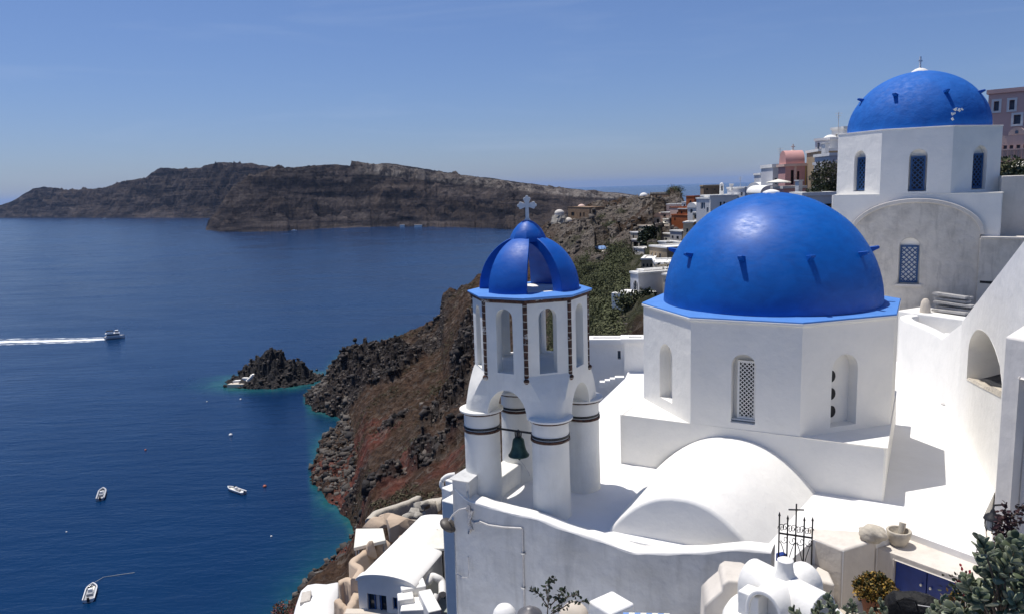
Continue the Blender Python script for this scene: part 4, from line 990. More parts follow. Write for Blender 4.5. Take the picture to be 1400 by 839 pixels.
# black covered bag
bg = thing('black_bag', atd(1260, 848, 10.7), 'shiny black cloth bag slumped in front of the blue cupboard', 'bag')
cx_ = [atd(px, py, 10.8) for px, py in ((1215,824),(1226,817),(1242,816),(1258,818),(1276,822),(1290,829),(1298,836))]
m = MB(); rings = []
for k, p in enumerate(cx_):
    t = k/6; w = .2*(1-.25*abs(t-.5)); h = .62; dy = Vector((-.25,-.97,0)); wob = .03*math.sin(k*2.3)
    prof = [(1,-h),(1.08,-h*.55),(1.0,-.16),(.75+wob*3,-.04),(.35,.0+wob),(0,.01),(-.4,-.02+wob),(-.9,-.12),(-1,-h)]
    rings.append([p+dy*(w*a_-.15+wob*math.sin(j*2+k))+Vector((0,0,b_)) for j,(a_,b_) in enumerate(prof)])
m.loft(rings, True, True, True); m.build('body', M['black_cloth'], bg, bevel=.03, seg=2, ang=30)
m = MB(); m.tube([atd(1232,832,10.45), atd(1226,822,10.43), atd(1238,817,10.43), atd(1252,821,10.43), atd(1256,836,10.42)], .014, 6); m.build('strap', M['black_cloth'], bg, smooth=50)
m = MB(); m.tube([atd(1252,826,10.45), atd(1272,829,10.44), atd(1296,836,10.44)], .007, 5); m.build('zip', M['pipe'], bg, smooth=50)
# sapling before the wall
sp_ = thing('sapling', atd(752, 850, 9.6), 'thin dark leaved sapling in front of the stained white wall', 'plant')
twigs = [((748,845),(750,815),(752,790)),((750,830),(738,812),(728,806)),((752,828),(766,812),(772,806)),((754,835),(775,815),(792,812)),((756,838),(782,822),(803,822)),((749,820),(746,800),(758,793)),((752,840),(768,826),(770,820))]
m = MB(); cc = []; nn = []
for tw in twigs:
    ps = [atd(px,py,9.6+random.uniform(-.1,.1)) for px,py in tw]; m.tube(ps, .009, 5, .004)
    for t in np.linspace(.25,1,9):
        p = ps[0].lerp(ps[1], min(1,t*2)) if t < .5 else ps[1].lerp(ps[2], t*2-1)
        for q in range(5 if t > .85 else 2): cc.append(p+Vector((random.gauss(0,.012),random.gauss(0,.012),random.gauss(0,.012)))); nn.append((random.gauss(0,1),random.gauss(0,1),random.gauss(.3,.8)))
m.build('twigs', M['stem'], sp_, merge=False); leafy('foliage', np.array([tuple(c) for c in cc]), nn, .062, .034, M['leaf_dark'], sp_)
# lantern on the pier and the dried climber
lt = thing('wall_lantern', atd(1357, 700, 12.6), 'small black cage lantern mounted low on the white pier', 'lamp')
q = atd(1357, 709, 12.4); m = MB(); m.lathe((q.x,q.y,q.z), [(.12,0),(.1,.05),(.04,.09),(.03,.13),(.012,.16)], 16); m.build('cap', M['iron'], lt, smooth=45)
m = MB(); m.lathe((q.x,q.y,q.z-.16), [(.07,0),(.085,.06),(.08,.15)], 16); m.build('glass', simple('milky_glass', (.5,.5,.48), .25, .1), lt, smooth=60)
for k in range(6):
    a_ = k*PI/3; m = MB(); m.tube([(q.x+.1*math.cos(a_),q.y+.1*math.sin(a_),q.z),(q.x+.105*math.cos(a_),q.y+.105*math.sin(a_),q.z-.1),(q.x+.07*math.cos(a_),q.y+.07*math.sin(a_),q.z-.18)], .008, 5); m.build('cage_bar', M['iron'], lt)
m = MB(); m.tube([(q.x,q.y,q.z+.15),(q.x+.02,q.y+.02,q.z+.2),(q.x+.25,q.y+.12,q.z+.16)], .014, 6); m.build('bracket', M['iron'], lt, smooth=50)
cl_ = thing('climbing_plant', atz(1363, 780, -6.2), 'straggly climber with dried purple leaves on the white pier', 'plant')
vines = [((1362,790),(1360,760),(1362,740),(1370,715),(1376,690)),((1362,770),(1372,742),(1380,722),(1374,700)),((1362,765),(1356,752),(1344,750),(1336,757)),((1376,712),(1388,702),(1400,690)),((1366,740),(1362,722),(1368,706)),((1374,730),(1384,716),(1396,712))]
m = MB(); cc = []; nn = []
for v in vines:
    ps = [atd(px,py,11.6+random.uniform(-.1,.1)) for px,py in v]; m.tube(ps, .012, 5, .005)
    for i in range(len(ps)-1):
        for t in np.linspace(0,1,9):
            for q in range(3): cc.append(ps[i].lerp(ps[i+1],t)+Vector([random.gauss(0,.025) for _ in range(3)])); nn.append([random.gauss(0,1) for _ in range(3)])
m.build('vine', M['stem'], cl_, merge=False); leafy('foliage', np.array([tuple(c) for c in cc]), nn, .06, .04, M['petal_purple'], cl_)
# ================================================================ the land: a height field on a polar grid round the viewer
def dsea(px, py):
    p = atz(px, py, SEA); return math.hypot(p.x, p.y)
NEAR = {300:[(20,-25),(60,-55)], 380:[(25,-20),(60,-38)], 440:[(25,-18),(45,-25),(60,-33)], 500:[(22,-16),(36,-23.5),(45,-25.5)], 560:[(16,-15),(20,-17),(32,-23.5),(45,-25),(52,-27)],
        600:[(12,-13),(16,-15.5),(20,-17.5),(32,-24),(46,-25),(52,-27)], 640:[(12,-13),(16,-15.5),(20,-17),(32,-23),(46,-24.5),(56,-28)], 670:[(12,-12),(22,-14),(40,-21)], 700:[(12,-11),(22,-10),(40,-17)], 760:[(12,-10),(25,-9.5),(40,-14)], 820:[(12,-10),(25,-9.5),(38,-12.5)],
        900:[(12,-10),(25,-9),(35,-10)], 1000:[(12,-10),(25,-8),(35,-8)], 1100:[(12,-10),(26,-7.5),(40,-5)], 1250:[(10,-10),(28,-7.2),(36,-5)], 1400:[(8,-10),(27,-7),(34,-3.2)], 1700:[(8,-9),(24,-7),(33,-2)]}
c_ = None       # coast marker
COLS = {
 250:[(1050,None)], 330:[(900,None)],
 380:[(826,None)],
 410:[(839,112),(815,145),(790,None)],
 418:[(839,110),(812,145),(785,None),'s',(664,None),(655,246),(648,252),(640,None),'s',(551,None),(546,338),(542,None)],
 440:[(839,100),(800,150),(772,None),'s',(690,None),(665,233),(640,246),(612,266),(598,None),'s',(562,None),(545,324),(532,341),(527,None)],
 458:[(830,95),(790,150),(754,None),'s',(704,None),(680,226),(650,242),(620,262),(595,283),(588,None),'s',(568,None),(550,316),(520,346),(506,366),(498,None)],
 475:[(830,85),(780,140),(742,184),(730,199),(700,209),(660,232),(620,258),(585,283),(562,300),(545,318),(505,350),(492,378),(484,None)],
 500:[(820,70),(745,108),(700,150),(660,190),(620,222),(590,248),(560,272),(545,290),(508,330),(487,360),(476,None)],
 530:[(790,62),(740,92),(700,138),(660,178),(620,210),(590,232),(560,256),(530,284),(500,320),(476,360),(468,None)],
 560:[(760,62),(720,88),(700,115),(660,160),(620,192),(590,214),(560,240),(530,268),(500,300),(475,340),(463,380),(459,None)],
 598:[(720,75),(690,110),(650,150),(600,192),(560,226),(520,262),(490,290),(465,325),(443,375)],
 607:[(720,75),(690,108),(650,148),(600,188),(560,224),(520,258),(490,284),(460,318),(435,358)],
 612:[(715,75),(690,102),(650,144),(600,182),(560,225),(520,250),(480,275),(440,300),(404,345)],
 622:[(710,75),(690,98),(650,138),(600,176),(570,196),(560,225),(520,240),(480,262),(440,290),(400,348)],
 640:[(700,80),(650,125),(600,162),(570,182),(555,214),(520,228),(480,242),(430,262),(396,335)],
 680:[(700,78),(650,112),(600,142),(550,168),(500,200),(450,236),(400,280),(366,320)],
 720:[(700,72),(600,128),(500,176),(450,210),(400,248),(360,285),(338,315)],
 748:[(680,72),(600,112),(500,155),(450,190),(400,228),(350,272),(325,296),(312,318)],
 775:[(560,92),(500,130),(450,162),(400,202),(350,250),(325,282),(309,325)],
 800:[(500,108),(465,128),(430,152),(390,192),(350,236),(320,280),(303,318),(292,345)],
 830:[(500,84),(465,100),(430,124),(390,162),(360,200),(330,248),(300,308),(287,352)],
 860:[(500,70),(465,84),(430,104),(390,142),(360,180),(330,230),(300,300),(278,368)],
 890:[(500,55),(440,80),(400,104),(370,132),(340,168),(310,220),(285,285),(270,380)],
 915:[(450,58),(400,86),(370,108),(340,142),(310,190),(285,250),(268,360)],
 940:[(450,50),(400,75),(360,105),(330,140),(305,175),(285,230),(274,300)],
 980:[(400,60),(340,90),(310,115),(290,150),(272,200)],
 1040:[(400,50),(300,85),(282,110),(266,140)],
 1100:[(300,55),(280,75),(268,95),(258,115)],
 1150:[(300,48),(275,65),(250,85),(232,105)],
 1250:[(300,45),(262,65),(230,85),(200,105)],
 1400:[(320,40),(275,50),(245,62),(225,80),(200,100)],
 1700:[(330,40),(280,50),(250,62),(230,80),(210,100)]}
nk = sorted(NEAR)
def near_pts(px):
    if px <= nk[0]: return NEAR[nk[0]]
    if px >= nk[-1]: return NEAR[nk[-1]]
    for a, b in zip(nk, nk[1:]):
        if a <= px <= b:
            t = (px-a)/(b-a); A_, B_ = NEAR[a], NEAR[b]; ds = sorted(set([q[0] for q in A_]+[q[0] for q in B_]))
            return [(d, (1-t)*np.interp(d, *zip(*A_))+t*np.interp(d, *zip(*B_))) for d in ds if d <= min(A_[-1][0], B_[-1][0])+8]
Dg = np.concatenate([np.geomspace(7, 60, 70), np.geomspace(61, 230, 190), np.geomspace(230.7, 470, 260), np.geomspace(473, 900, 60)])
cpx = sorted(COLS); prof = []
for px in cpx:
    pts = []
    for q in COLS[px]:
        if q == 's': pts.append(('s', None)); continue
        py, D = q
        if D is None: pts.append((dsea(px,py), SEA-.6))
        else: pts.append((D, atd(px,py,D).z))
    for i, q in enumerate(pts):
        if q[0] == 's': pts[i] = ((pts[i-1][0]+pts[i+1][0])/2, SEA-7)
    q2 = []
    for i, p in enumerate(pts):      # the shore dips steeply on its seaward sides
        nxt = pts[i+1] if i+1 < len(pts) else None; prv = pts[i-1] if i else None
        if p[1] == SEA-.6 and prv is not None and prv[1] < SEA-1: q2.append((p[0]-5, SEA-4))
        q2.append(p)
        if p[1] == SEA-.6 and nxt is not None and nxt[1] < SEA-1: q2.append((p[0]+5, SEA-4))
    pts = q2; lim = pts[0][0]*.82
    pts = [p for p in near_pts(px) if p[0] < lim] + pts
    lastD, lastz = pts[-1]
    if px < 930:
        back = 45 if lastz > SEA+1 else 25
        pts += [(lastD+6, lastz-3 if lastz > SEA+1 else SEA-4), (lastD+back+ (max(0,lastz-SEA)), SEA-9)]
    else: pts += [(lastD+25, lastz-1), (lastD+260, SEA-9)]
    pts += [(pts[-1][0]+120, SEA-26), (5000, SEA-60)]
    prof.append(np.interp(Dg, [p[0] for p in pts], [p[1] for p in pts]))
prof = np.array(prof); caz = np.array([az(px, 560 if px < 700 else 330) for px in cpx])
def px_az(px): return az(px, 560 if px < 700 else 330)
ag = np.unique(np.concatenate([np.linspace(px_az(240), px_az(380), 40), np.linspace(px_az(380), px_az(660), 420), np.linspace(px_az(660), px_az(930), 330), np.linspace(px_az(930), px_az(1690), 120)]))
Z = np.empty((len(ag), len(Dg)))
for j in range(len(Dg)): Z[:,j] = np.interp(ag, caz, prof[:,j])
def smooth(Z, n, axis):
    k = np.hanning(n+2)[1:-1]; k /= k.sum(); p = n//2; sh = [(0,0),(0,0)]; sh[axis] = (p,p)
    return np.apply_along_axis(lambda v: np.convolve(v, k, 'valid'), axis, np.pad(Z, sh, 'edge'))
Z = smooth(Z, 9, 0); Z = smooth(Z, 7, 1)
AA, DD = np.meshgrid(ag, Dg, indexing='ij'); X = DD*np.sin(AA); Y = DD*np.cos(AA)
Zs = Z.copy()                                     # smooth sheet, used for planting
far = np.clip((DD-24)/50, 0, 1)*np.where(AA > px_az(930), .35, 1); hgt = np.clip((Z-(SEA-3))/12, 0, 1)
# geology: black lava crags, brown soil, red scoria, grey fractured rock on the castle hill, green scrub
PXg = 700+FPX*np.tan(AA)                          # rough picture column of each grid column (only for zoning the geology along the coast)
def zone(px, D, spx, sD): 
    x0, y0 = D*math.sin(px_az(px)), D*math.cos(px_az(px)); return np.exp(-(((X-x0)/spx)**2+((Y-y0)/sD)**2))
lava = zone(455,345,30,32)+zone(490,330,25,28)+.8*zone(520,335,25,30)+.75*zone(545,310,22,18)+.8*zone(625,225,16,34)+.5*zone(500,175,14,12)+.45*zone(580,170,12,16)+.7*zone(620,330,20,20)
crag = [(456,334,5,6,3),(474,345,7.5,8,6),(485,352,8,9,6.5),(495,345,10,10,8),(512,338,9,9,7.5),(528,330,8,9,6.5),(478,325,7,6,4),(500,318,10,7,6),(545,318,8,8,5.5),(470,362,6,6,3),(524,300,7,6,4.5),(540,295,6,6,4),(560,300,7,7,4),(500,178,4,4,3),(512,172,4,5,3.5),(523,168,4,4,3),(585,168,5,6,4),(575,180,5,5,4),(600,175,5,6,4),(640,238,5,8,5),(625,228,5,9,7),(632,250,5,9,6),(478,215,4,4,2.5),(590,205,5,5,3.5),(590,345,6,7,4),(640,170,6,6,4),(540,230,5,5,2.5)]
warp = 1+.35*fbm(X/9, Y/9, 3); cragz = 0; cragm = 0
for px_, D_, sx_, sy_, h_ in crag:
    x0, y0 = D_*math.sin(px_az(px_)), D_*math.cos(px_az(px_)); q_ = np.hypot((X-x0)/sx_, (Y-y0)/sy_)*warp
    k_ = 1/(1+np.exp((q_-.85)*9)); cragz = np.maximum(cragz, h_*k_); cragm = np.maximum(cragm, k_)
lava = np.clip(np.maximum(np.clip((.6*lava + .6*fbm(X/26, Y/26, 5)-.2)*2.6-.5, 0, .9), cragm), 0, 1)
castle = np.clip((np.sin(AA)*0+ (AA-px_az(735))/(px_az(775)-px_az(735))), 0, 1)*np.clip((DD-150)/60,0,1)
rg = ridged(X/26, Y/26, 5); rf_ = ridged(X/7, Y/7, 4); cd_, cv_ = cells(X/5.5+.5*perlin(X/9,Y/9), Y/5.5+.5*perlin(Y/9,X/9)); cd2, cv2 = cells(X/14+.6*perlin(X/20,Y/20), Y/14)
rough = far*hgt
gull = ridged(X/18+.4*fbm(X/30,Y/30,3), Y/55, 4)
rd_, rv_ = cells(X/2.6, Y/2.6)
Z = Z + np.where(Zs > SEA-2.5, 1, 0)*cragz*(.62+.85*(cv_-.5)+.3*(cv2-.5)+.4*(rv_-.5)) 
Z = Z + rough*( .55*fbm(X/3.5,Y/3.5,4) + .38*rf_*.5 + lava*(1.0*(rg-.5) + 2.4*(cv_-.45) + 1.0*(cv2-.4)+1.3*(rf_)*.5+1.5*(rv_-.5)) + (1-lava)*(.55*gull + 1.1*fbm(X/14,Y/14,4) + .5*rf_*.6 + .5*(rv_-.5)*np.clip(fbm(X/10,Y/10,3)*2,0,1) + .25*fbm(X/1.3,Y/1.3,2) + 1.5*(rg-.4)*np.clip(fbm(X/30+4,Y/30,3)+.35,0,1) + 1.5*(cv_-.5)*np.clip(fbm(X/22+8,Y/22,3)*2,0,1)) + castle*(2.6*(cv2-.35)+1.7*(cv_-.4)+1.6*rg*.7) )
shore = np.exp(-((Zs-(SEA+1.2))/2.0)**2); Z = Z + far*shore*(1.5*(cv_-.35)+1.1*np.clip(.5-cd_,0,1)*1.2+.8*(rv_-.4)+.35)
red = np.clip((zone(455,250,16,8)*1.0+zone(480,225,12,12)*1.2+zone(520,180,16,14)*.9+zone(560,170,14,14)*.6+zone(465,190,9,9)*.8+zone(600,150,14,12)*.6)+.5*fbm(X/12,Y/12,4)-.35, 0, 1)*1.8
SCRUB = [(800,465,120,14,22),(835,440,116,16,26),(850,400,140,16,20),(820,390,165,16,20),(845,370,172,12,16),(870,360,165,8,16),(800,420,160,10,22),(790,470,128,9,20),(860,450,92,9,14),(880,420,98,7,12),(775,430,180,12,20),(760,370,250,10,16),(880,355,160,8,12)]
green = sum(zone(px, D, sx, sd) for px, py, D, sx, sd in SCRUB); green = np.clip(green*.75+.9*fbm(X/9,Y/9,4)-.22, 0, 1)*np.clip((AA-px_az(742))/.02,0,1)
grass_ = np.clip(.55*fbm(X/16+9,Y/16,5)+.28, 0, 1)*(1-lava)
V = np.stack([X.ravel(), Y.ravel(), Z.ravel()], 1)
na, nd = Z.shape; idx = np.arange(na*nd).reshape(na, nd)
F = np.stack([idx[:-1,:-1], idx[1:,:-1], idx[1:,1:], idx[:-1,1:]], -1).reshape(-1,4)
def land_mat():
    m, nt, b = new_mat('caldera_rock'); co = coords(nt)
    def at(n): a = nt.nodes.new('ShaderNodeAttribute'); a.attribute_name = n; return a.outputs['Fac']
    n1 = noise(nt, co, .35, 8, .68, .3); n2 = noise(nt, co, .06, 6, .6); n3 = noise(nt, co, 1.4, 6, .7)
    brown = ramp(nt, n1, [(.3,(.02,.012,.009)),(.5,(.07,.041,.027)),(.72,(.14,.09,.06))])
    olive = ramp(nt, n3, [(.35,(.03,.021,.013)),(.65,(.075,.052,.032))]); brown = mixc(nt, at('grassy'), brown, olive)
    blk = ramp(nt, n3, [(.3,(.012,.010,.010)),(.6,(.05,.042,.04)),(.8,(.11,.095,.088))])
    redc = ramp(nt, n1, [(.3,(.07,.022,.016)),(.7,(.2,.07,.05))])
    grey = ramp(nt, n3, [(.28,(.06,.05,.042)),(.55,(.2,.17,.145)),(.78,(.36,.32,.28))])
    grn = ramp(nt, n3, [(.3,(.025,.028,.014)),(.7,(.085,.085,.045))])
    g = nt.nodes.new('ShaderNodeNewGeometry'); 
    c = mixc(nt, at('red'), brown, redc); c = mixc(nt, at('castle'), c, mixc(nt, ramp(nt, n2, [(.5,(0,0,0)),(.62,(1,1,1))]), grey, brown)); c = mixc(nt, at('lava'), c, blk); c = mixc(nt, at('green'), c, grn)
    vc = N(nt, 'ShaderNodeTexVoronoi', Scale=.55); nt.links.new(co, vc.inputs['Vector'])
    c = mixc(nt, ramp(nt, vc.outputs['Color'], [(.6,(0,0,0)),(.95,(.5,.5,.5))]), c, grey)
    nt.links.new(c, b.inputs['Base Color']); b.inputs['Roughness'].default_value = .95; b.inputs['Specular IOR Level'].default_value = .15
    p = bump(nt, b, n1, 1, 2.0); p = bump(nt, b, vc.outputs['Distance'], 1, 1.2, p); bump(nt, b, n3, 1, .55, p); return m
for p0_, p1_, t_, b_, D_, dp_ in PADS:
    zb_ = atd(p0_, b_, D_).z; a0_, a1_ = px_az(p0_-1.5), px_az(p1_+1.5); m_ = (AA > a0_) & (AA < a1_)
    Z = np.where(m_ & (DD > D_*.62) & (DD <= D_), np.minimum(Z, zb_*DD/D_-.25), Z); Z = np.where(m_ & (DD > D_) & (DD < D_+dp_+1), np.minimum(Z, zb_+.3), Z)
V[:,2] = Z.ravel()
land = np_mesh('hillside', V, F, land_mat(), attrs={'lava':lava.ravel(),'red':np.clip(red,0,1).ravel(),'castle':castle.ravel(),'green':green.ravel(),'grassy':grass_.ravel()})
tag(land, kind='structure')
def ground(px, D):
    """height of the land at a picture column and ground distance"""
    a = px_az(px); i = int(np.clip(np.searchsorted(ag, a), 1, na-1)); j = int(np.clip(np.searchsorted(Dg, D), 1, nd-1)); return float(Z[i, j])
def ground_xy(x, y):
    i = np.clip(np.searchsorted(ag, np.arctan2(x, y)), 1, na-1); j = np.clip(np.searchsorted(Dg, np.hypot(x, y)), 1, nd-1); return Z[i, j]

# boulders along the shore: too many to count, one mesh
def rubble(name, pts, sizes, mat, seed, sub=1, kind='stuff'):
    rng = np.random.default_rng(seed); B = np.array([(x,y,z) for x in (-.75,.75) for y in (-.75,.75) for z in (-.75,.75)]); Fb = np.array([(0,1,3),(0,3,2),(4,6,7),(4,7,5),(0,4,5),(0,5,1),(2,3,7),(2,7,6),(0,2,6),(0,6,4),(1,5,7),(1,7,3)])
    n = len(pts); V = np.empty((n, len(B), 3))
    for i in range(n):
        k = 1+rng.uniform(-.5,.35,(len(B),3)); s = sizes[i]*rng.uniform(.55,1.3,3); q = B*k*s; ax = rng.normal(size=3); q = q @ np.array(Matrix.Rotation(rng.uniform(0,.9), 3, Vector(ax).normalized())); a = rng.uniform(0,6.28); c, s_ = math.cos(a), math.sin(a)
        V[i] = np.stack([q[:,0]*c-q[:,1]*s_, q[:,0]*s_+q[:,1]*c, q[:,2]], 1)+pts[i]
    Fa = (Fb[None]+np.arange(n)[:,None,None]*len(B)).reshape(-1,3)
    return tag(np_mesh(name, V.reshape(-1,3), Fa, mat, smooth=False), kind=kind)
def rock_mat(name, cols):
    m, nt, b = new_mat(name); g = nt.nodes.new('ShaderNodeNewGeometry'); co = coords(nt)
    c = ramp(nt, g.outputs['Random Per Island'], [(i/(len(cols)-1), q) for i, q in enumerate(cols)])
    c = mixc(nt, .5, c, ramp(nt, noise(nt, co, 1.1, 6, .7), [(.3,(.3,.3,.3)),(.7,(1.3,1.3,1.3))]), 'MULTIPLY'); nt.links.new(c, b.inputs['Base Color']); b.inputs['Roughness'].default_value = .95
    bump(nt, b, noise(nt, co, 2.2, 5, .7), .8, .3); return m
M['rubble'] = rock_mat('shore_rubble', [(.02,.018,.018),(.05,.042,.038),(.1,.085,.072),(.17,.15,.13),(.035,.03,.028)])
rng = np.random.default_rng(12)
sel = np.argwhere((Zs > SEA-1.0) & (Zs < SEA+5.5) & (DD > 140) & (DD < 420) & (AA > px_az(360)) & (AA < px_az(640)))
w = DD[sel[:,0],sel[:,1]]**1.2; pk = sel[rng.choice(len(sel), 2200, p=w/w.sum())]
P = np.stack([X[pk[:,0],pk[:,1]]+rng.uniform(-.6,.6,2200), Y[pk[:,0],pk[:,1]]+rng.uniform(-.6,.6,2200), Z[pk[:,0],pk[:,1]]], 1)
rubble('shore_boulders', P, np.clip(rng.lognormal(-1.0,.6,2200), .18, 1.7), M['rubble'], 5)
sel = np.argwhere((Zs > SEA+4) & (DD > 60) & (DD < 420) & (AA > px_az(440)) & (AA < px_az(930)) & (lava+castle+.25*rng.random(Z.shape) > .45))
pk = sel[rng.choice(len(sel), 2600)]; P = np.stack([X[pk[:,0],pk[:,1]], Y[pk[:,0],pk[:,1]], Z[pk[:,0],pk[:,1]]], 1)
M['rubble2'] = rock_mat('slope_rubble', [(.025,.02,.018),(.07,.055,.045),(.12,.1,.082),(.2,.17,.145),(.08,.06,.05)])
rubble('slope_boulders', P, np.clip(rng.lognormal(-.95,.5,2600), .18, 1.2), M['rubble2'], 6)

# angular lava blocks that build up the crags
M['crag'] = rock_mat('crag_blocks', [(.010,.009,.009),(.025,.021,.02),(.05,.042,.038),(.085,.07,.062),(.018,.015,.015)])
sel = np.argwhere((cragm > .45) & (Zs > SEA-.5) & (DD > 120)); pk = sel[rng.choice(len(sel), 1500)]
P = np.stack([X[pk[:,0],pk[:,1]], Y[pk[:,0],pk[:,1]], Z[pk[:,0],pk[:,1]]], 1)
rubble('crag_boulders', P, np.clip(rng.lognormal(-.85,.55,1500), .2, 1.3), M['crag'], 16)
sel = np.argwhere((lava > .6) & (Zs > SEA+1) & (DD > 120) & (DD < 420) & (AA < px_az(660))); pk = sel[rng.choice(len(sel), 700)]
P = np.stack([X[pk[:,0],pk[:,1]], Y[pk[:,0],pk[:,1]], Z[pk[:,0],pk[:,1]]], 1)
rubble('lava_boulders', P, np.clip(rng.lognormal(-1.0,.5,700), .2, 1.0), M['crag'], 17)
# scrub on the slopes: one mass of small leaf tufts
rng = np.random.default_rng(8)
keep = np.ones(Z.shape, bool)
for p0_, p1_, t_, b_, D_, dp_ in PADS: keep &= ~((AA > px_az(p0_-5)) & (AA < px_az(p1_+3)) & (DD > D_*.66) & (DD < D_+dp_+2))
gm = np.where((green > .42) & keep & (DD > 45) & (DD < 330) & (np.abs(AA) < 1), green, 0); cell = np.argwhere(gm > 0)
area = (DD[cell[:,0],cell[:,1]]**2); pk = cell[rng.choice(len(cell), 620, p=area*gm[cell[:,0],cell[:,1]]/np.sum(area*gm[cell[:,0],cell[:,1]]))]
# a little dry scrub on the brown slope as well
cell2 = np.argwhere((grass_ > .45) & (lava < .4) & (Zs > SEA+4) & (DD > 90) & (DD < 400) & (AA > px_az(470)) & (AA < px_az(740)))
pk2 = cell2[rng.choice(len(cell2), 1100)]
def bushes(name, pk, r0, r1, per, leaf, mat, seed):
    rng = np.random.default_rng(seed); C = np.stack([X[pk[:,0],pk[:,1]], Y[pk[:,0],pk[:,1]], Z[pk[:,0],pk[:,1]]], 1); n = len(C)
    R_ = rng.uniform(r0, r1, n)
    u = rng.normal(size=(n,per,3)); u /= np.linalg.norm(u,axis=2,keepdims=True); u[:,:,2] = np.abs(u[:,:,2])
    rr = R_[:,None]*(.55+.5*rng.random((n,per)))*(1+.3*np.sin(u[:,:,0]*5+C[:,0:1])*np.cos(u[:,:,1]*4+C[:,1:2]))
    P = C[:,None,:]+u*rr[:,:,None]*np.array([1.15,1.15,.8]); nrm = u+rng.normal(size=u.shape)*.4
    P = P.reshape(-1,3); nrm = nrm.reshape(-1,3); nrm /= np.linalg.norm(nrm,axis=1,keepdims=True)
    t = np.cross(nrm, rng.normal(size=nrm.shape)); t /= np.linalg.norm(t,axis=1,keepdims=True); b = np.cross(nrm,t)
    s = leaf*rng.uniform(.6,1.4,len(P))[:,None]
    Vv = np.stack([P-t*s, P+b*s*.6, P+t*s, P-b*s*.6],1).reshape(-1,3); Ff = np.arange(len(Vv)).reshape(-1,4)
    return tag(np_mesh(name, Vv, Ff, mat, smooth=False), kind='stuff')
def scrub_mat():
    m, nt, b = new_mat('hillside_scrub_leaf'); co = coords(nt); g = nt.nodes.new('ShaderNodeNewGeometry')
    n1 = noise(nt, co, .16, 4, .6); c = ramp(nt, n1, [(.3,(.045,.05,.026)),(.5,(.085,.098,.045)),(.7,(.14,.14,.075))])
    c = mixc(nt, .3, c, ramp(nt, g.outputs['Random Per Island'], [(0,(.035,.04,.02)),(1,(.16,.155,.09))])); nt.links.new(c, b.inputs['Base Color']); b.inputs['Roughness'].default_value = .9; b.inputs['Specular IOR Level'].default_value = .15; return m
bushes('hillside_scrub', pk, 1.0, 3.3, 300, .17, scrub_mat(), 3)
M['leaf_dry'] = leaf_mat('dry_scrub_leaf', [(.05,.045,.022),(.09,.075,.04),(.12,.1,.06),(.05,.055,.025)], .9)
bushes('dry_scrub', pk2, .3, .8, 14, .22, M['leaf_dry'], 4)

# ================================================================ the lava islet
M['lava'] = rock_mat('black_lava', [(.012,.011,.011),(.03,.026,.025),(.06,.052,.05)])
ic = atz(375, 521, SEA); IC = np.array([ic.x, ic.y]); ir = 0.0
n = 220; gx, gy = np.meshgrid(np.linspace(-34,34,n), np.linspace(-26,26,n//2+40), indexing='ij')
dx = gx/.9; dy = gy/.9
r_ = np.hypot(dx/25, dy/15)*(1+.18*fbm((dx+50)/14,(dy)/14,3))
base = 1.5*np.clip(1.12-r_,-1,1)*3.2 + 15*np.exp(-((dx+.5)/8.5)**2-((dy-1)/8)**2) + 6.5*np.exp(-((dx-11)/6.5)**2-((dy)/7)**2) + 6*np.exp(-((dx+8.5)/5)**2-((dy-2)/6)**2)
c1, v1_ = cells(dx/3.2+.4*perlin(dx/4,dy/4), dy/3.2); c2, v2_ = cells(dx/1.3, dy/1.3)
c3, v3_ = cells(dx/5.5+.5*perlin(dx/5,dy/5), dy/5.5+.4*perlin(dy/5,dx/5))
env_ = np.clip((1.2-r_)*2,0,1)
mesa = lambda x0,y0,sx_,sy_,h_,k=7: h_/(1+np.exp((np.hypot((dx-x0)/sx_,(dy-y0)/sy_)*(1+.35*fbm(dx/6+9,dy/6,3))-.85)*k))
base = 2.2*np.clip(1.12-r_,-1,1)*2 + np.maximum.reduce([mesa(-1.5,1,9.5,8,10,7), mesa(-3.5,2,5,5,11,7), mesa(1.5,2,5,5,10.4,7), mesa(-9,1,6,6,7.5,6), mesa(9.5,1,7.5,6.5,7.2,6), mesa(15,0,4.5,4.5,5.6,6), mesa(-15,3,4,4,4.5)])
hz = base*(.74+.2*v3_) + env_*(3.2*(v1_-.45)+2.2*(v2_-.5)+1.2*(ridged(dx/5,dy/5,4)-.5)*.8) - np.clip(r_-1.05,0,1)*14
patch = np.exp(-((dx+14.5)/6.0)**2-((dy+7.5)/4.2)**2)
hz = np.where(patch > .42, hz*.35+1.4, hz)
pk = np.argwhere((hz > -.3) & (r_ < 1.25)); q_ = hz[pk[:,0],pk[:,1]]; pk = pk[rng.choice(len(pk), 900)]; pk = pk[patch[pk[:,0],pk[:,1]] < .3]
P = np.stack([gx[pk[:,0],pk[:,1]]+ic.x, gy[pk[:,0],pk[:,1]]+ic.y, hz[pk[:,0],pk[:,1]]+SEA], 1); rubble('islet_boulders', P, np.clip(rng.lognormal(-.8,.5,len(P)), .2, 1.1), M['crag'], 18)
V = np.stack([gx.ravel()+ic.x, gy.ravel()+ic.y, hz.ravel()+SEA],1); a_, b_ = gx.shape; idx = np.arange(a_*b_).reshape(a_,b_); F = np.stack([idx[:-1,:-1],idx[1:,:-1],idx[1:,1:],idx[:-1,1:]],-1).reshape(-1,4)
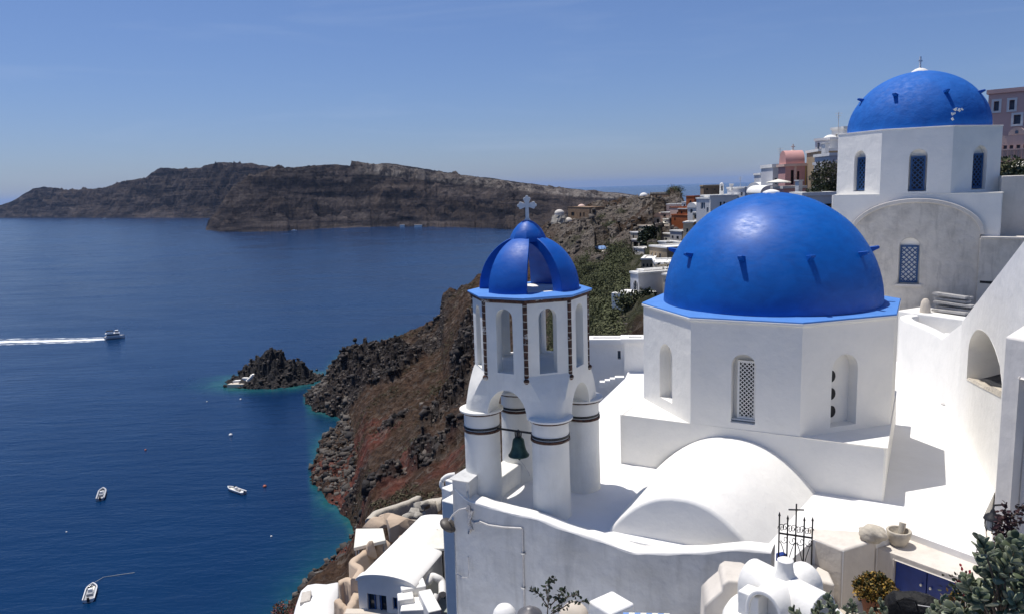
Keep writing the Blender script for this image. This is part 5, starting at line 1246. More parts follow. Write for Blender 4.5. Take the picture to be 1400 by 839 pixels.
def islet_mat():
    m, nt, b = new_mat('islet_lava'); co = coords(nt); n3 = noise(nt, co, .8, 7, .7); n1 = noise(nt, co, .2, 5, .6)
    c = ramp(nt, n3, [(.3,(.006,.005,.006)),(.6,(.02,.017,.017)),(.82,(.06,.05,.047))]); c = mixc(nt, ramp(nt, n1, [(.58,(0,0,0)),(.7,(.5,.5,.5))]), c, (.05,.035,.03))
    nt.links.new(c, b.inputs['Base Color']); b.inputs['Roughness'].default_value = .9; bump(nt, b, n3, 1, .6); return m
isl = np_mesh('rocky_islet', V, F, islet_mat(), org=(ic.x,ic.y,SEA)); tag(isl, kind='structure')
ld = thing('landing_stage', (ic.x-13, ic.y-7, SEA+1.4), 'whitewashed landing stage with steps and a tiny chapel wall on the dark islet', 'landing stage')
m = MB(); x0, y0 = ic.x, ic.y
m.prism([(x0-19.5,y0-10.2),(x0-12,y0-10.8),(x0-9.8,y0-8.2),(x0-13,y0-6.2),(x0-18.5,y0-7.2)], SEA-1, SEA+1.75); m.build('platform', M['cream'], ld, bevel=.15)
m = MB()
for k in range(7): m.box((x0-11.6+k*.55, y0-6.3+k*.35-(0.2*k), SEA+1.5+k*.55), (1.1,2.2,.9), .3)
m.build('steps', M['white'], ld)
m = MB(); m.box((x0-9.2,y0-4.6,SEA+3.6), (1.3,1.4,2.4), .2); m.prism([(x0-18,y0-6.6),(x0-13.5,y0-6),(x0-13.6,y0-4.2),(x0-17,y0-4.6)], SEA+.6, SEA+2.5); m.prism([(x0-13.8,y0-5.6),(x0-10.4,y0-6.2),(x0-9.8,y0-4.6),(x0-13.4,y0-4.0)], SEA+1, SEA+3.6); m.build('chapel_wall', M['white'], ld, bevel=.08)

# ================================================================ the big islands across the water
def island(name, cols, seed, layers, mat, beach=None):
    """cols: px -> (py of the waterline, py of the crest, how far the crest stands behind the shore)"""
    pxs = sorted(cols); D0 = np.array([dsea(px, cols[px][0]) for px in pxs]); A0 = np.array([az(px, 300) for px in pxs]); W = np.array([cols[px][2] for px in pxs])
    Hc = np.array([atd(px, cols[px][1], D0[i]+W[i]).z for i, px in enumerate(pxs)])-SEA
    na_ = 700; nt_ = 130; A = np.linspace(A0[0], A0[-1], na_); d0 = np.interp(A, A0, D0); wv = np.interp(A, A0, W); hc = np.interp(A, A0, Hc)
    d0 = d0 + 40*fbm(A*60+seed, A*0+.3, 5)*np.clip(wv/500,0,1)
    T = np.concatenate([np.linspace(-.06,1,nt_-16), np.linspace(1.05,3.0,16)])
    Ag, Tg = np.meshgrid(A, T, indexing='ij'); Dd = d0[:,None]+wv[:,None]*Tg; Xi = Dd*np.sin(Ag); Yi = Dd*np.cos(Ag)
    shape = np.interp(Tg, [-.06,0,.05,.12,.3,.42,.62,.74,.9,1.0,1.05,1.6,3.0], [-.05,0,.07,.13,.3,.43,.58,.74,.9,1.0,1.0,.9,.3])
    s1 = fbm(Xi/420, Yi/420, 4)*.1*np.sin(np.clip(Tg,0,1)*PI); Zz = hc[:,None]*(shape+s1)
    env = np.clip(Tg*5,0,1)*np.clip((1.0-Tg)*7,0,1)
    gl = ridged(Ag*d0.mean()/190+.9*fbm(Xi/300,Yi/300,4)+.5*Tg, Tg*1.5+seed, 5); cl, cv = cells(Xi/90+.5*perlin(Xi/120,Yi/120), Yi/90); 
    # cliff steps of the lava beds
    st = np.sin((Zz/hc[:,None])*26+2.5*fbm(Xi/300,Yi/300,4))
    Zz = Zz + env*hc[:,None]*(.07*(gl-.3) + .03*st + .06*(cv-.5) + .10*fbm(Xi/45,Yi/45,5) + .10*fbm(Xi/160,Yi/160,4)) 
    Zz = Zz + np.where(Tg > .93, hc[:,None]*.025*fbm(Xi/110, Yi/110, 4), 0)
    Zz = np.where(Tg < 0, Tg*260, np.maximum(Zz, .6))
    Vv = np.stack([Xi.ravel(), Yi.ravel(), Zz.ravel()+SEA],1); ix = np.arange(Ag.size).reshape(Ag.shape); Ff = np.stack([ix[:-1,:-1],ix[1:,:-1],ix[1:,1:],ix[:-1,1:]],-1).reshape(-1,4)
    rel = np.clip(Zz/hc[:,None],0,1.2); al = (Ag-A0[0])/(A0[-1]-A0[0])
    o = np_mesh(name, Vv, Ff, mat, attrs={'rel':rel.ravel(),'along':al.ravel(),'gully':np.clip(gl*.5,0,1).ravel()}); return tag(o, kind='structure')
def island_mat(name, ash):
    m, nt, b = new_mat(name); co = coords(nt)
    def at(n): a = nt.nodes.new('ShaderNodeAttribute'); a.attribute_name = n; return a.outputs['Fac']
    n1 = noise(nt, co, .008, 9, .68, .4); n2 = noise(nt, coords(nt,(.25,.25,3)), .012, 7, .66, .5); n3 = noise(nt, co, .03, 7, .7)
    c = ramp(nt, n2, [(.36,(.008,.008,.012)),(.45,(.024,.021,.025)),(.54,(.075,.062,.060)),(.66,(.15,.125,.115))])
    c = mixc(nt, ramp(nt, n1, [(.5,(0,0,0)),(.62,(.8,.8,.8))]), c, ramp(nt, n3, [(.35,(.010,.009,.011)),(.7,(.04,.033,.031))]))
    c = mixc(nt, ramp(nt, at('gully'), [(.55,(0,0,0)),(.75,(.45,.45,.45))]), c, (.13,.10,.082))
    if ash:
        mr = N(nt, 'ShaderNodeMath', operation='MULTIPLY'); band = ramp(nt, at('rel'), [(.74,(0,0,0)),(.80,(1,1,1)),(.975,(1,1,1)),(1.0,(.15,.15,.15))])
        alr = ramp(nt, at('along'), [(.3,(0,0,0)),(.345,(.9,.9,.9)),(.45,(.5,.5,.5)),(.66,(.75,.75,.75)),(.8,(1,1,1))]); pt = ramp(nt, noise(nt, coords(nt,(1.6,1.6,.35)), .018, 8, .72, .6), [(.42,(.05,.05,.05)),(.58,(1,1,1))])
        f = mixc(nt, 1.0, band, alr, 'MULTIPLY'); f = mixc(nt, 1.0, f, pt, 'MULTIPLY'); c = mixc(nt, f, c, ramp(nt, n3, [(.35,(.26,.22,.19)),(.7,(.5,.45,.4))]))
    nt.links.new(c, b.inputs['Base Color']); b.inputs['Roughness'].default_value = .95; b.inputs['Specular IOR Level'].default_value = .1
    p = bump(nt, b, n1, 1, 60); p = bump(nt, b, n2, 1, 30, p); bump(nt, b, n3, 1, 16, p); return m
island('island', {-60:(298,297,50), -20:(298,291,150),0:(298,282,300),20:(298,275,450),50:(298,258,600),65:(298,256,650),100:(298,260,700),150:(298,257,800),165:(298,250,800),205:(298,243,850),212:(298,237,850),222:(298,230,900),236:(298,229,900),250:(298,232,900),280:(298,230,900),305:(298,222,900),350:(298,224,900),400:(299,231,900),440:(299,245,900)}, 3.1, None, island_mat('far_island_rock', False))
island('headland', {280:(315,314,40),284:(315,303,120),292:(316,293,220),300:(317,284,330),320:(317,258,480),345:(317,243,560),385:(316,231,620),440:(313,226,700),462:(312,225,700),483:(311,228,700),486:(311,220.5,700),530:(310,224,700),590:(310,233,700),650:(312,241,700),700:(313,248,700),760:(313,256,680),800:(312,260,660),850:(310,264.5,640),872:(308,268,600),905:(300,274,400),930:(290,283,250)}, 7.7, None, island_mat('near_island_rock', True))

# ================================================================ the sea
th = np.concatenate([np.radians(np.arange(-180,-50,2.5)), np.radians(np.arange(-50,50,.16)), np.radians(np.arange(50,180.1,2.5))])
Rr = np.concatenate([np.geomspace(20,140,14), np.geomspace(145,640,230), np.geomspace(650,70000,60)])
T_, R_ = np.meshgrid(th, Rr, indexing='ij'); Xs = R_*np.sin(T_); Ys = R_*np.cos(T_)
zb_ = np.where((T_ > ag[0]) & (T_ < ag[-1]) & (R_ < 880), ground_xy(Xs, Ys)*0, 0.)
ii = np.clip(np.searchsorted(ag, T_), 1, na-1); jj = np.clip(np.searchsorted(Dg, R_), 1, nd-1); bed = np.where((T_ > ag[0]) & (R_ < 880), Zs[ii,jj], SEA-40)
sh = .82*np.exp(-np.clip(SEA-bed,0,60)/2.6)+.18*np.exp(-np.clip(SEA-bed,0,60)/8); di = np.hypot((Xs-ic.x)/24.5,(Ys-ic.y)/15.5); sh = np.maximum(sh, np.exp(-np.clip(di-1.0,0,9)/.3)); 
# the sand bar that runs from the islet to the point
bar = np.exp(-((Ys-(ic.y+12+.05*(Xs-ic.x)))/7)**2)*np.clip((Xs-(ic.x-45))/25,0,1)*np.clip((ic.x+75-Xs)/20,0,1)*.8; sh = np.clip(np.maximum(sh, bar*(.8+.5*fbm(Xs/9,Ys/9,3))),0,1)
V = np.stack([Xs.ravel(), Ys.ravel(), np.full(Xs.size, SEA)],1); a_, b_ = Xs.shape; idx = np.arange(a_*b_).reshape(a_,b_); F = np.stack([idx[:-1,:-1],idx[1:,:-1],idx[1:,1:],idx[:-1,1:]],-1).reshape(-1,4)
def sea_mat():
    m, nt, b = new_mat('sea_water'); a = nt.nodes.new('ShaderNodeAttribute'); a.attribute_name = 'shallow'; co = coords(nt)
    big = noise(nt, coords(nt,(1,.45,1)), .004, 5, .6, .6); deep = ramp(nt, big, [(.35,(.001,.0165,.06)),(.7,(.0016,.026,.086))])
    big2 = noise(nt, coords(nt,(.5,1.6,1)), .02, 6, .65, .4); deep = mixc(nt, ramp(nt, big2, [(.45,(0,0,0)),(.7,(.5,.5,.5))]), deep, (.0012,.022,.075))
    bedn = noise(nt, co, .16, 6, .7); teal = ramp(nt, bedn, [(.3,(.004,.04,.065)),(.55,(.012,.085,.095)),(.75,(.05,.12,.10))])
    c = mixc(nt, ramp(nt, a.outputs['Fac'], [(.04,(0,0,0)),(.5,(.75,.75,.75)),(1,(1,1,1))]), deep, teal)
    nt.links.new(c, b.inputs['Base Color']); b.inputs['Roughness'].default_value = .16; b.inputs['IOR'].default_value = 1.33; b.inputs['Specular IOR Level'].default_value = .3
    nt.links.new(ramp(nt, big2, [(.35,(.1,.1,.1)),(.7,(.3,.3,.3))]), b.inputs['Roughness'])
    w1 = noise(nt, coords(nt,(.45,1.5,1)), .12, 4, .6, .3); w2 = noise(nt, coords(nt,(.6,1.2,1)), .6, 4, .6); 
    p = bump(nt, b, w1, .5, 1.0); bump(nt, b, w2, .4, .35, p); return m
sea = np_mesh('sea', V, F, sea_mat(), attrs={'shallow':sh.ravel()}); tag(sea, kind='structure')
# ================================================================ the village on the slope
M['tan'] = plaster('tan_plaster', c=(.40,.31,.21), dirt=(.3,.23,.15), amount=.5, lump=.01)
M['beige'] = plaster('beige_plaster', c=(.5,.44,.34), dirt=(.38,.33,.25), amount=.5, lump=.01)
M['orange'] = plaster('terracotta_plaster', c=(.36,.11,.04), dirt=(.25,.075,.03), amount=.5, lump=.01)
M['pink'] = plaster('pink_plaster', c=(.62,.34,.31), dirt=(.5,.27,.24), amount=.5, lump=.01)
M['dusty_pink'] = plaster('dusty_pink_plaster', c=(.72,.47,.41), dirt=(.58,.37,.32), amount=.5, lump=.01)
M['peach'] = plaster('peach_plaster', c=(.72,.52,.43), dirt=(.56,.4,.32), amount=.5, lump=.01)
M['gold'] = plaster('ochre_plaster', c=(.45,.3,.1), dirt=(.33,.21,.08), amount=.5, lump=.01)
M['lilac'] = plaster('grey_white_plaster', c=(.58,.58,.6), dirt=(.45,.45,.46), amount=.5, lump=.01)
M['brown_stone'] = plaster('brown_rubble_stone', c=(.28,.19,.12), dirt=(.13,.085,.055), amount=.9, lump=.05, sc=.8, grime=.4)
M['ruin_stone'] = plaster('pale_rubble_stone', c=(.4,.37,.32), dirt=(.16,.14,.11), amount=.9, lump=.06, sc=.8, grime=.5)
M['shutter'] = simple('grey_blue_shutter', (.09,.13,.19), .6, .2)
def plan_hit(p, t, px, py):
    """where the sight line column meets, in plan, the line p + t*u"""
    d = ray(px, py); den = t.x*d.y - t.y*d.x
    return (p.y*d.x - p.x*d.y)/den
def house(label, px0, px1, yt, yb, D, mat, depth=6, yaw=-2.78, wins=(), name='house', cat='house', roof='flat', drop=6, win_mat='glass', group=None, rmat='white', framed=False, parap=.25):
    p0 = atd(px0, yb, D); f = Frame(p0.x, p0.y, yaw); p = Vector((p0.x,p0.y,0)); w = plan_hit(p, f.t, px1, yb)
    if w < .3: print('bad house', label, w); w = abs(w)+.5
    zb = p0.z; zt = atd(px0, yt, D).z; H = zt-zb
    o = thing(name, f.P(w/2, -depth/2, zb), label, cat, group)
    holes = []; 
    for q in wins:
        u0, u1, v0, v1 = q[:4]; kind = q[4] if len(q) > 4 else 'r'; h = (w*u0, w*u1, zb+H*v0, zb+H*v1)
        holes.append((arch(*h, 8) if kind == 'a' else rect(*h), h))
    m = MB(); zr = zb-drop
    m.panel(f.wall(0), [(0,zr),(w,zr),(w,zt),(0,zt)], [h[0] for h in holes], -f.n*.28)
    c = [f.P(0,0,0), f.P(w,0,0), f.P(w,-depth,0), f.P(0,-depth,0)]
    for a_, b_ in ((1,2),(2,3),(3,0)): m.quad(c[a_]+Vector((0,0,zr)), c[b_]+Vector((0,0,zr)), c[b_]+Vector((0,0,zt)), c[a_]+Vector((0,0,zt)))
    m.build('wall', M[mat], o)
    for h, (u0,u1,v0,v1) in holes:
        b = MB(); b.panel(f.wall(-.2), h)
        wo = b.build('window', M[win_mat], o)
        if framed:
            fr = MB(); fr.loft([[f.P(u,.06,z) for u,z in ((u0-.14,v0-.14),(u1+.14,v0-.14),(u1+.14,v1+.14),(u0-.14,v1+.14))],[f.P(u,.06,z) for u,z in ((u0,v0),(u1,v0),(u1,v1),(u0,v1))]], True); fr.loft([[f.P(u,0,z) for u,z in ((u0-.14,v0-.14),(u1+.14,v0-.14),(u1+.14,v1+.14),(u0-.14,v1+.14))],[f.P(u,.06,z) for u,z in ((u0-.14,v0-.14),(u1+.14,v0-.14),(u1+.14,v1+.14),(u0-.14,v1+.14))]], True); fr.build('frame', M['white'], wo)
        elif (u1-u0) > .5 and D < 170:
            fr = MB(); um = (u0+u1)/2
            fr.hexa([f.P(um-.04,-.19,v0),f.P(um+.04,-.19,v0),f.P(um+.04,-.13,v0),f.P(um-.04,-.13,v0)][::-1]+[f.P(um-.04,-.19,v1-.02),f.P(um+.04,-.19,v1-.02),f.P(um+.04,-.13,v1-.02),f.P(um-.04,-.13,v1-.02)][::-1]); fr.build('frame', M['white'], wo)
    if roof == 'flat':
        r = MB(); e = .12; k = [f.P(-e,e,0), f.P(w+e,e,0), f.P(w+e,-depth-e,0), f.P(-e,-depth-e,0)]; i_ = min(.35, depth*.3); q = [f.P(i_,-i_,0), f.P(w-i_,-i_,0), f.P(w-i_,-depth+i_,0), f.P(i_,-depth+i_,0)]
        U = lambda l, z: [v+Vector((0,0,z)) for v in l]
        r.loft([U(k,zt-.02), U(k,zt+parap), U(q,zt+parap), U(q,zt+.02)], True, True, True); r.build('roof', M[rmat], o)
    elif roof == 'vault':
        r = MB(); n = 14; rr = []
        for v in (.15, -depth-.1): rr.append([f.P(w/2-(w/2+.1)*math.cos(PI*i/n), v, zt+(w*.42)*math.sin(PI*i/n)) for i in range(n+1)])
        r.loft(rr[::-1], False); r.add(rr[0], [tuple(reversed(range(n+1)))]); r.build('roof', M[rmat], o, smooth=40)
    elif roof == 'dome':
        cc = f.P(w/2, -depth/2, 0); r = dome_shape(cc, min(w,depth)*.5, min(w,depth)*.42, zt, 24, 8); r.build('roof', M[rmat], o, smooth=60)
    return o, f, w, zb, zt
SLOPE = 'houses of the hillside village'
W3 = [(.12,.24,.3,.65,'a'),(.42,.54,.3,.65,'a'),(.7,.82,.3,.65,'a')]
W32 = [(.1,.26,.55,.75,'a'),(.4,.56,.55,.75,'a'),(.7,.86,.55,.75,'a'),(.1,.26,.12,.38,'a'),(.4,.56,.12,.38,'a'),(.7,.86,.12,.38,'a')]
# --- ruined castle on the far point
q = atd(765, 300, 322); gz = q.z
rn = thing('ruined_tower', (q.x,q.y,gz-9), 'pale crumbling tower with two small domes on the castle point', 'ruin')
m = MB(); rings = []
for z, r in ((-9,6.2),(-6,5.2),(-3,4.3),(-1,3.6),(.6,3.0),(1.8,2.5)):
    rings.append([(q.x+(r*(1+.16*math.sin(i*2.1+z)))*math.cos(2*PI*i/18), q.y+(r*(1+.16*math.cos(i*1.7+z)))*math.sin(2*PI*i/18), gz+z) for i in range(18)])
m.loft(rings, True, True, True); m.build('wall', M['ruin_stone'], rn)
m = MB(); m.lathe((q.x,q.y,gz+1.6), [(2.0,0),(2.0,.9)], 20, False, False); m.build('drum', M['pale_plaster'], rn, smooth=40)
dome_shape(q, 2.05, 1.6, gz+2.5, 20, 8).build('dome', M['pale_plaster'], rn, smooth=60)
q2 = atd(777, 303, 322); dome_shape(q2, 1.9, 1.7, q2.z, 20, 8).build('dome', M['pale_plaster'], rn, smooth=60)
house('roofless brown stone fort wall with window holes on the castle point', 777, 806, 283, 300, 330, 'brown_stone', 7, -2.78, [(.15,.3,.3,.6),(.55,.62,.25,.6,'a'),(.72,.78,.2,.6)], 'ruined_fort', 'ruin', 'flat', 8, 'dark', None, 'brown_stone', parap=.1)
q = atd(795, 283, 336); tag(dome_shape(q, 1.7, 1.4, q.z-.2, 18, 8).build('small_dome', M['peach'], None, smooth=60, org=tuple(q)), 'tiny pale dome showing above the brown fort wall', 'dome')
house('small white hut with pillars beside the brown fort ruin', 800, 807, 290, 299, 320, 'white', 2.5, -2.78, [(.2,.4,.1,.7),(.6,.8,.1,.7)], 'stone_hut', 'hut', 'flat', 3)
# --- lookout on the ridge
house('flat dark stone lookout platform on the ridge top', 889, 914, 265, 271, 372, 'brown_stone', 6, -2.78, [(.1,.18,.2,.7),(.3,.38,.2,.7),(.55,.62,.2,.7)], 'lookout', 'building', 'flat', 5, 'dark', None, 'ruin_stone', parap=.6)
q = atd(880, 268, 365); tag(dome_shape(q, 1.9, 1.5, q.z, 18, 8).build('white_dome', M['white'], None, smooth=60, org=tuple(q)), 'lone white dome on the ridge left of the lookout', 'dome')
random.seed(3)
# --- upper terraces, terracotta houses
house('terracotta cube house with one round window below the ridge', 938, 949, 269, 283, 262, 'orange', 5, -2.78, [(.4,.7,.4,.65,'a')], group=None, rmat='orange')
house('terracotta house with a deep arched opening in the middle', 916, 935, 284, 296, 255, 'peach', 6, -2.78, [(.45,.8,.0,.6,'a')], rmat='orange')
house('large plain terracotta block with a bright flat roof edge', 918, 944, 294, 313, 236, 'orange', 7, -2.78, [(.15,.22,.6,.8)], rmat='orange')
house('peach house with white flat roof left of the terracotta cube', 911, 932, 280, 289, 272, 'peach', 5, -2.0, [(.2,.32,.3,.7),(.6,.72,.3,.7)])
house('pink and white barrel vaulted house under the ridge', 894, 906, 297, 307, 284, 'white', 9, -2.3, [(.3,.6,.1,.8,'a')], roof='vault', rmat='peach')
house('long white flat roof house right of the terracotta block', 947, 968, 291, 301, 215, 'beige', 6, -2.78, [(.1,.25,.2,.75),(.5,.7,.2,.7)])
house('small white cube house under the terracotta block', 905, 918, 320, 332, 190, 'white', 4, -2.78, [(.3,.55,.25,.6)])
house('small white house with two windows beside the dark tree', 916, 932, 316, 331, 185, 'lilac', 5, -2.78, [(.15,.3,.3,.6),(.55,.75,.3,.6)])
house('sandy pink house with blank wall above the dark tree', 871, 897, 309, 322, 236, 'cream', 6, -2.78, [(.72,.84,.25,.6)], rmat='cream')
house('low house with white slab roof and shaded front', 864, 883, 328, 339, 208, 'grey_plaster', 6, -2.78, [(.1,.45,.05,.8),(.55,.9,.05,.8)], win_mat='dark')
house('pale grey house tucked behind the blue dome edge', 934, 948, 305, 330, 165, 'beige', 5, -2.0, [(.3,.5,.5,.7)])
# --- tan houses and white houses nearer
house('tan house with a row of arched windows under white roof', 888, 912, 337, 356, 142, 'tan', 8, -2.78, [(.1,.2,.25,.62,'a'),(.32,.42,.25,.62,'a'),(.56,.66,.25,.62,'a')], drop=7)
house('tan house with two rows of three arched windows', 877, 894, 355, 377, 136, 'tan', 6, -1.85, W32)
house('beige house with bright sloping roof next to the main dome', 896, 930, 361, 420, 118, 'beige', 7, -1.7, [(.12,.2,.78,.86),(.3,.4,.45,.6)])
house('white house with blue windows below the tan houses', 880, 897, 371, 400, 116, 'white', 6, -2.78, [(.12,.32,.55,.75),(.58,.78,.62,.78),(.15,.35,.08,.4),(.62,.85,.15,.35)], win_mat='shutter')
house('narrow white house with an arched glazed front', 872, 880, 370, 394, 114, 'white', 5, -2.78, [(.2,.8,.1,.85,'a')])
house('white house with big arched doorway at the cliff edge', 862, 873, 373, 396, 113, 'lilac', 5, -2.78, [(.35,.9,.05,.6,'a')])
q0, q1 = atd(850, 396, 110), atd(884, 402, 108)
m = MB(); c = (q0+q1)/2; m.box((c.x,c.y,c.z-1.2), ((q1-q0).length+1, 4, 2.4), math.atan2((q1-q0).y,(q1-q0).x)); tag(m.build('white_terrace', M['white'], None, bevel=.1, org=tuple(c)), 'white terrace with low wall in front of the arched houses', 'terrace')
for k, (px, py, D, L, lab) in enumerate([(808,463,30,0,''),]): pass
# more of the packed rows
for lab, a in (('white cube house right of the long white roof', (949,963,302,314,200,'white',4,-2.6,[(.3,.5,.3,.7)])), ('cream house under the large terracotta block', (921,937,332,345,165,'beige',4,-2.6,[(.2,.35,.3,.7),(.6,.75,.3,.7)])),
    ('small peach house left of the lower terracotta houses', (903,915,291,298,268,'peach',4,-2.6,[(.3,.6,.2,.7)])), ('bright white house between two terracotta cubes', (932,940,277,285,268,'white',4,-2.6,[(.3,.6,.2,.7)])),
    ('low white house at the left of the blue dome top', (965,985,292,300,175,'white',4,-2.6,[(.2,.3,.2,.7),(.6,.7,.2,.7)])), ('orange house under the peach roof', (927,939,286,296,250,'orange',4,-2.6,[(.3,.5,.2,.7)])),
    ('little white house above the white slab roof', (884,897,322,330,215,'white',4,-2.6,[(.3,.6,.2,.7)])), ('white house with bright terrace below the tan row', (912,926,349,362,140,'white',4,-2.6,[(.2,.4,.3,.7)])),
    ('cream house nearest the left edge of the main dome', (906,922,376,395,112,'cream',4,-2.6,[(.2,.35,.4,.7),(.6,.75,.4,.7)])), ('narrow white house stepping down beside the retaining wall', (906,914,300,309,262,'white',3,-2.78,[(.3,.6,.2,.7)])), ('white house below the flat roof with shaded front', (866,880,339,347,190,'white',3,-2.78,[(.2,.35,.3,.7)])), ('tiny white house between dark tree and tan row', (900,911,331,338,170,'white',3,-2.78,[(.3,.6,.2,.7)])), ('cream flat house stepping down left of the dark tree', (862,872,318,327,225,'beige',3,-2.78,[(.3,.5,.2,.7)])), ('peach cube house behind the dome pegs', (944,956,314,327,185,'peach',3,-2.78,[(.3,.5,.3,.7)])), ('long low white wall house under the cube house row', (914,934,346,352,158,'white',3,-2.78,[])),
    ('white house with vaulted roof under the ridge houses', (940,952,284,293,228,'white',5,-2.6,[(.3,.6,.2,.8,'a')]))):
    house(lab, *a, roof='vault' if 'vaulted' in lab else 'flat')
# --- big white house and the rooftops right of it
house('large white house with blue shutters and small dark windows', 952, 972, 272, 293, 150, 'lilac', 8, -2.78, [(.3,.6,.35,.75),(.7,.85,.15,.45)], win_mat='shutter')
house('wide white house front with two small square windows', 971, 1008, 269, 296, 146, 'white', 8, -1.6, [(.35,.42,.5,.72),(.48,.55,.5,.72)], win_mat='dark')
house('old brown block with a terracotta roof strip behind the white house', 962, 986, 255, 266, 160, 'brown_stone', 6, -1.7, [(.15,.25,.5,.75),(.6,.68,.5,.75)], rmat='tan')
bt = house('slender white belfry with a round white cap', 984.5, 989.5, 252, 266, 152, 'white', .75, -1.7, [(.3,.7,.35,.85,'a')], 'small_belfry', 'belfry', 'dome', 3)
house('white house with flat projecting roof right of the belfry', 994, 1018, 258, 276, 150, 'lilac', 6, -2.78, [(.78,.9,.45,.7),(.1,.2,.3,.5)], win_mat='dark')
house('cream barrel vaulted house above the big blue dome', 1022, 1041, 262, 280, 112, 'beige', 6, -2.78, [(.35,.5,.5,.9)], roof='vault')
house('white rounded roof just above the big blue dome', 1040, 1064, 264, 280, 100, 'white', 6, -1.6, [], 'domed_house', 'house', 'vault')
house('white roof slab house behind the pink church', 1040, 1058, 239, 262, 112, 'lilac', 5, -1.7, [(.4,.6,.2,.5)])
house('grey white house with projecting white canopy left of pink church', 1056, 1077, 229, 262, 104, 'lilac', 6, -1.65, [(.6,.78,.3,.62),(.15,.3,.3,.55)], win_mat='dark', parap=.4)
# --- pink church
pc, f, w, zb_, zt_ = house('pink church with a barrel roofed belfry and white pilasters', 1073, 1100, 228, 262, 92, 'pink', 2.6, -1.62, [(.28,.44,.28,.85),(.6,.72,.28,.8)], 'pink_church', 'church', 'none', 4, 'dark')
m = MB(); 
for u in (0,.5,1): m.hexa([f.P(w*u-.12,.1,zb_),f.P(w*u-.12,-.05,zb_),f.P(w*u+.12,-.05,zb_),f.P(w*u+.12,.1,zb_)]+[f.P(w*u-.12,.1,zt_),f.P(w*u-.12,-.05,zt_),f.P(w*u+.12,-.05,zt_),f.P(w*u+.12,.1,zt_)]) if u == .5 else None
m.build('pilaster', M['peach'], pc)
m = MB(); m.hexa([f.P(-.2,.2,zt_),f.P(-.2,-2.8,zt_),f.P(w+.2,-2.8,zt_),f.P(w+.2,.2,zt_)]+[f.P(-.2,.2,zt_+.28),f.P(-.2,-2.8,zt_+.28),f.P(w+.2,-2.8,zt_+.28),f.P(w+.2,.2,zt_+.28)]); m.build('cornice', M['peach'], pc)
m = MB(); n = 16; rr = [[f.P(u, -1.3+1.25*math.cos(PI*i/n), zt_+.28+1.5*math.sin(PI*i/n)**.8) for i in range(n+1)] for u in (.05, w-.05)]
m.loft(rr, False); m.add(rr[0], [tuple(range(n+1))]); m.add(rr[1], [tuple(reversed(range(n+1)))]); m.build('barrel_roof', M['pink'], pc, smooth=40)
m = MB(); c = f.P(w*.55,-1.3,zt_+1.75); m.box(tuple(c+Vector((0,0,.35))), (.12,.12,.75), 0); m.box(tuple(c+Vector((0,0,.45))), (.42,.12,.12), f.t.to_2d().angle_signed(Vector((1,0)))); m.lathe(tuple(c), [(.3,-.05),(.22,.1)], 10); m.build('cross', M['pale_plaster'], pc)
house('low pink plinth building under the pink church', 1071, 1101, 258, 275, 86, 'pink', 4, -1.6, [], rmat='pale_plaster')
house('ochre house in shade right of the pink church', 1100, 1113, 226, 258, 98, 'gold', 5, -1.5, [(.35,.6,.2,.6)], rmat='peach')
# --- upper houses left of the hillside dome
house('white house with tall wall above the flowering bush', 1112, 1138, 226, 262, 84, 'white', 5, -2.78, [(.55,.68,.5,.85)], win_mat='shutter')
house('pale house with a shaded terrace beside the hillside church', 1134, 1152, 213, 240, 80, 'lilac', 4, -1.6, [(.1,.8,.1,.6)], win_mat='dark')
house('beige house with white roof above the shaded terrace', 1119, 1150, 207, 224, 88, 'tan', 5, -1.7, [(.1,.25,.1,.5),(.6,.8,.2,.7)])
house('small white cube house at the left of the top rows', 1108, 1121, 212, 228, 92, 'white', 4, -2.78, [])
house('white house with a colonnade of tall openings', 1114, 1134, 193, 212, 96, 'white', 5, -2.78, [(.15,.3,.1,.85),(.42,.58,.1,.85),(.7,.86,.1,.85)], win_mat='shutter')
house('topmost white tower house with one tall window', 1136, 1152, 178, 210, 98, 'white', 4, -2.78, [(.35,.5,.4,.8)], win_mat='shutter')
q = atd(1135, 193, 97); tag(dome_shape(q, .95, .9, q.z-.2, 18, 8).build('white_dome', M['white'], None, smooth=60, org=tuple(q)), 'small white dome between colonnade house and tower house', 'dome')
house('white parapet wall house at the foot of the flowering bush', 1098, 1140, 268, 285, 62, 'white', 4, -1.7, [])
# --- pink houses at the right edge
house('dusty pink upper house with white framed square windows', 1349, 1408, 129, 175, 62, 'dusty_pink', 8, -2.3, [(.14,.26,.48,.76),(.5,.62,.48,.76),(.62,.78,.05,.32)], rmat='dusty_pink', win_mat='shutter', framed=True)
pf, f, w, zb_, zt_ = house('peach neoclassical house with arched gable and balcony', 1366, 1425, 186, 240, 52, 'peach', 6, -2.3, [(.05,.14,.35,.75),(.2,.29,.35,.75),(.36,.45,.35,.75),(.52,.61,.35,.75)], roof='none', win_mat='shutter')
m = MB(); ga_ = [(w*.08,zt_),(w*.62,zt_)] + [(w*.35+w*.2*math.cos(PI*i/14), zt_+w*.2*math.sin(PI*i/14)) for i in range(15)]
m.panel(f.wall(.02), ga_); m.panel(f.wall(-.4), ga_, flip=True); m.loft([[f.P(u,-.4,z) for u,z in ga_],[f.P(u,.02,z) for u,z in ga_]], True); m.build('gable', M['peach'], pf)
m = MB(); m.panel(f.wall(.05), arch(w*.31,w*.39,zt_+w*.03,zt_+w*.12)); m.build('gable_window', M['shutter'], pf)
m = MB(); zb2 = zb_+(zt_-zb_)*.3
for k in range(16): u = w*(.03+.6*k/15); m.box(tuple(f.P(u,.55,zb2+.35)), (.05,.05,.7), 0)
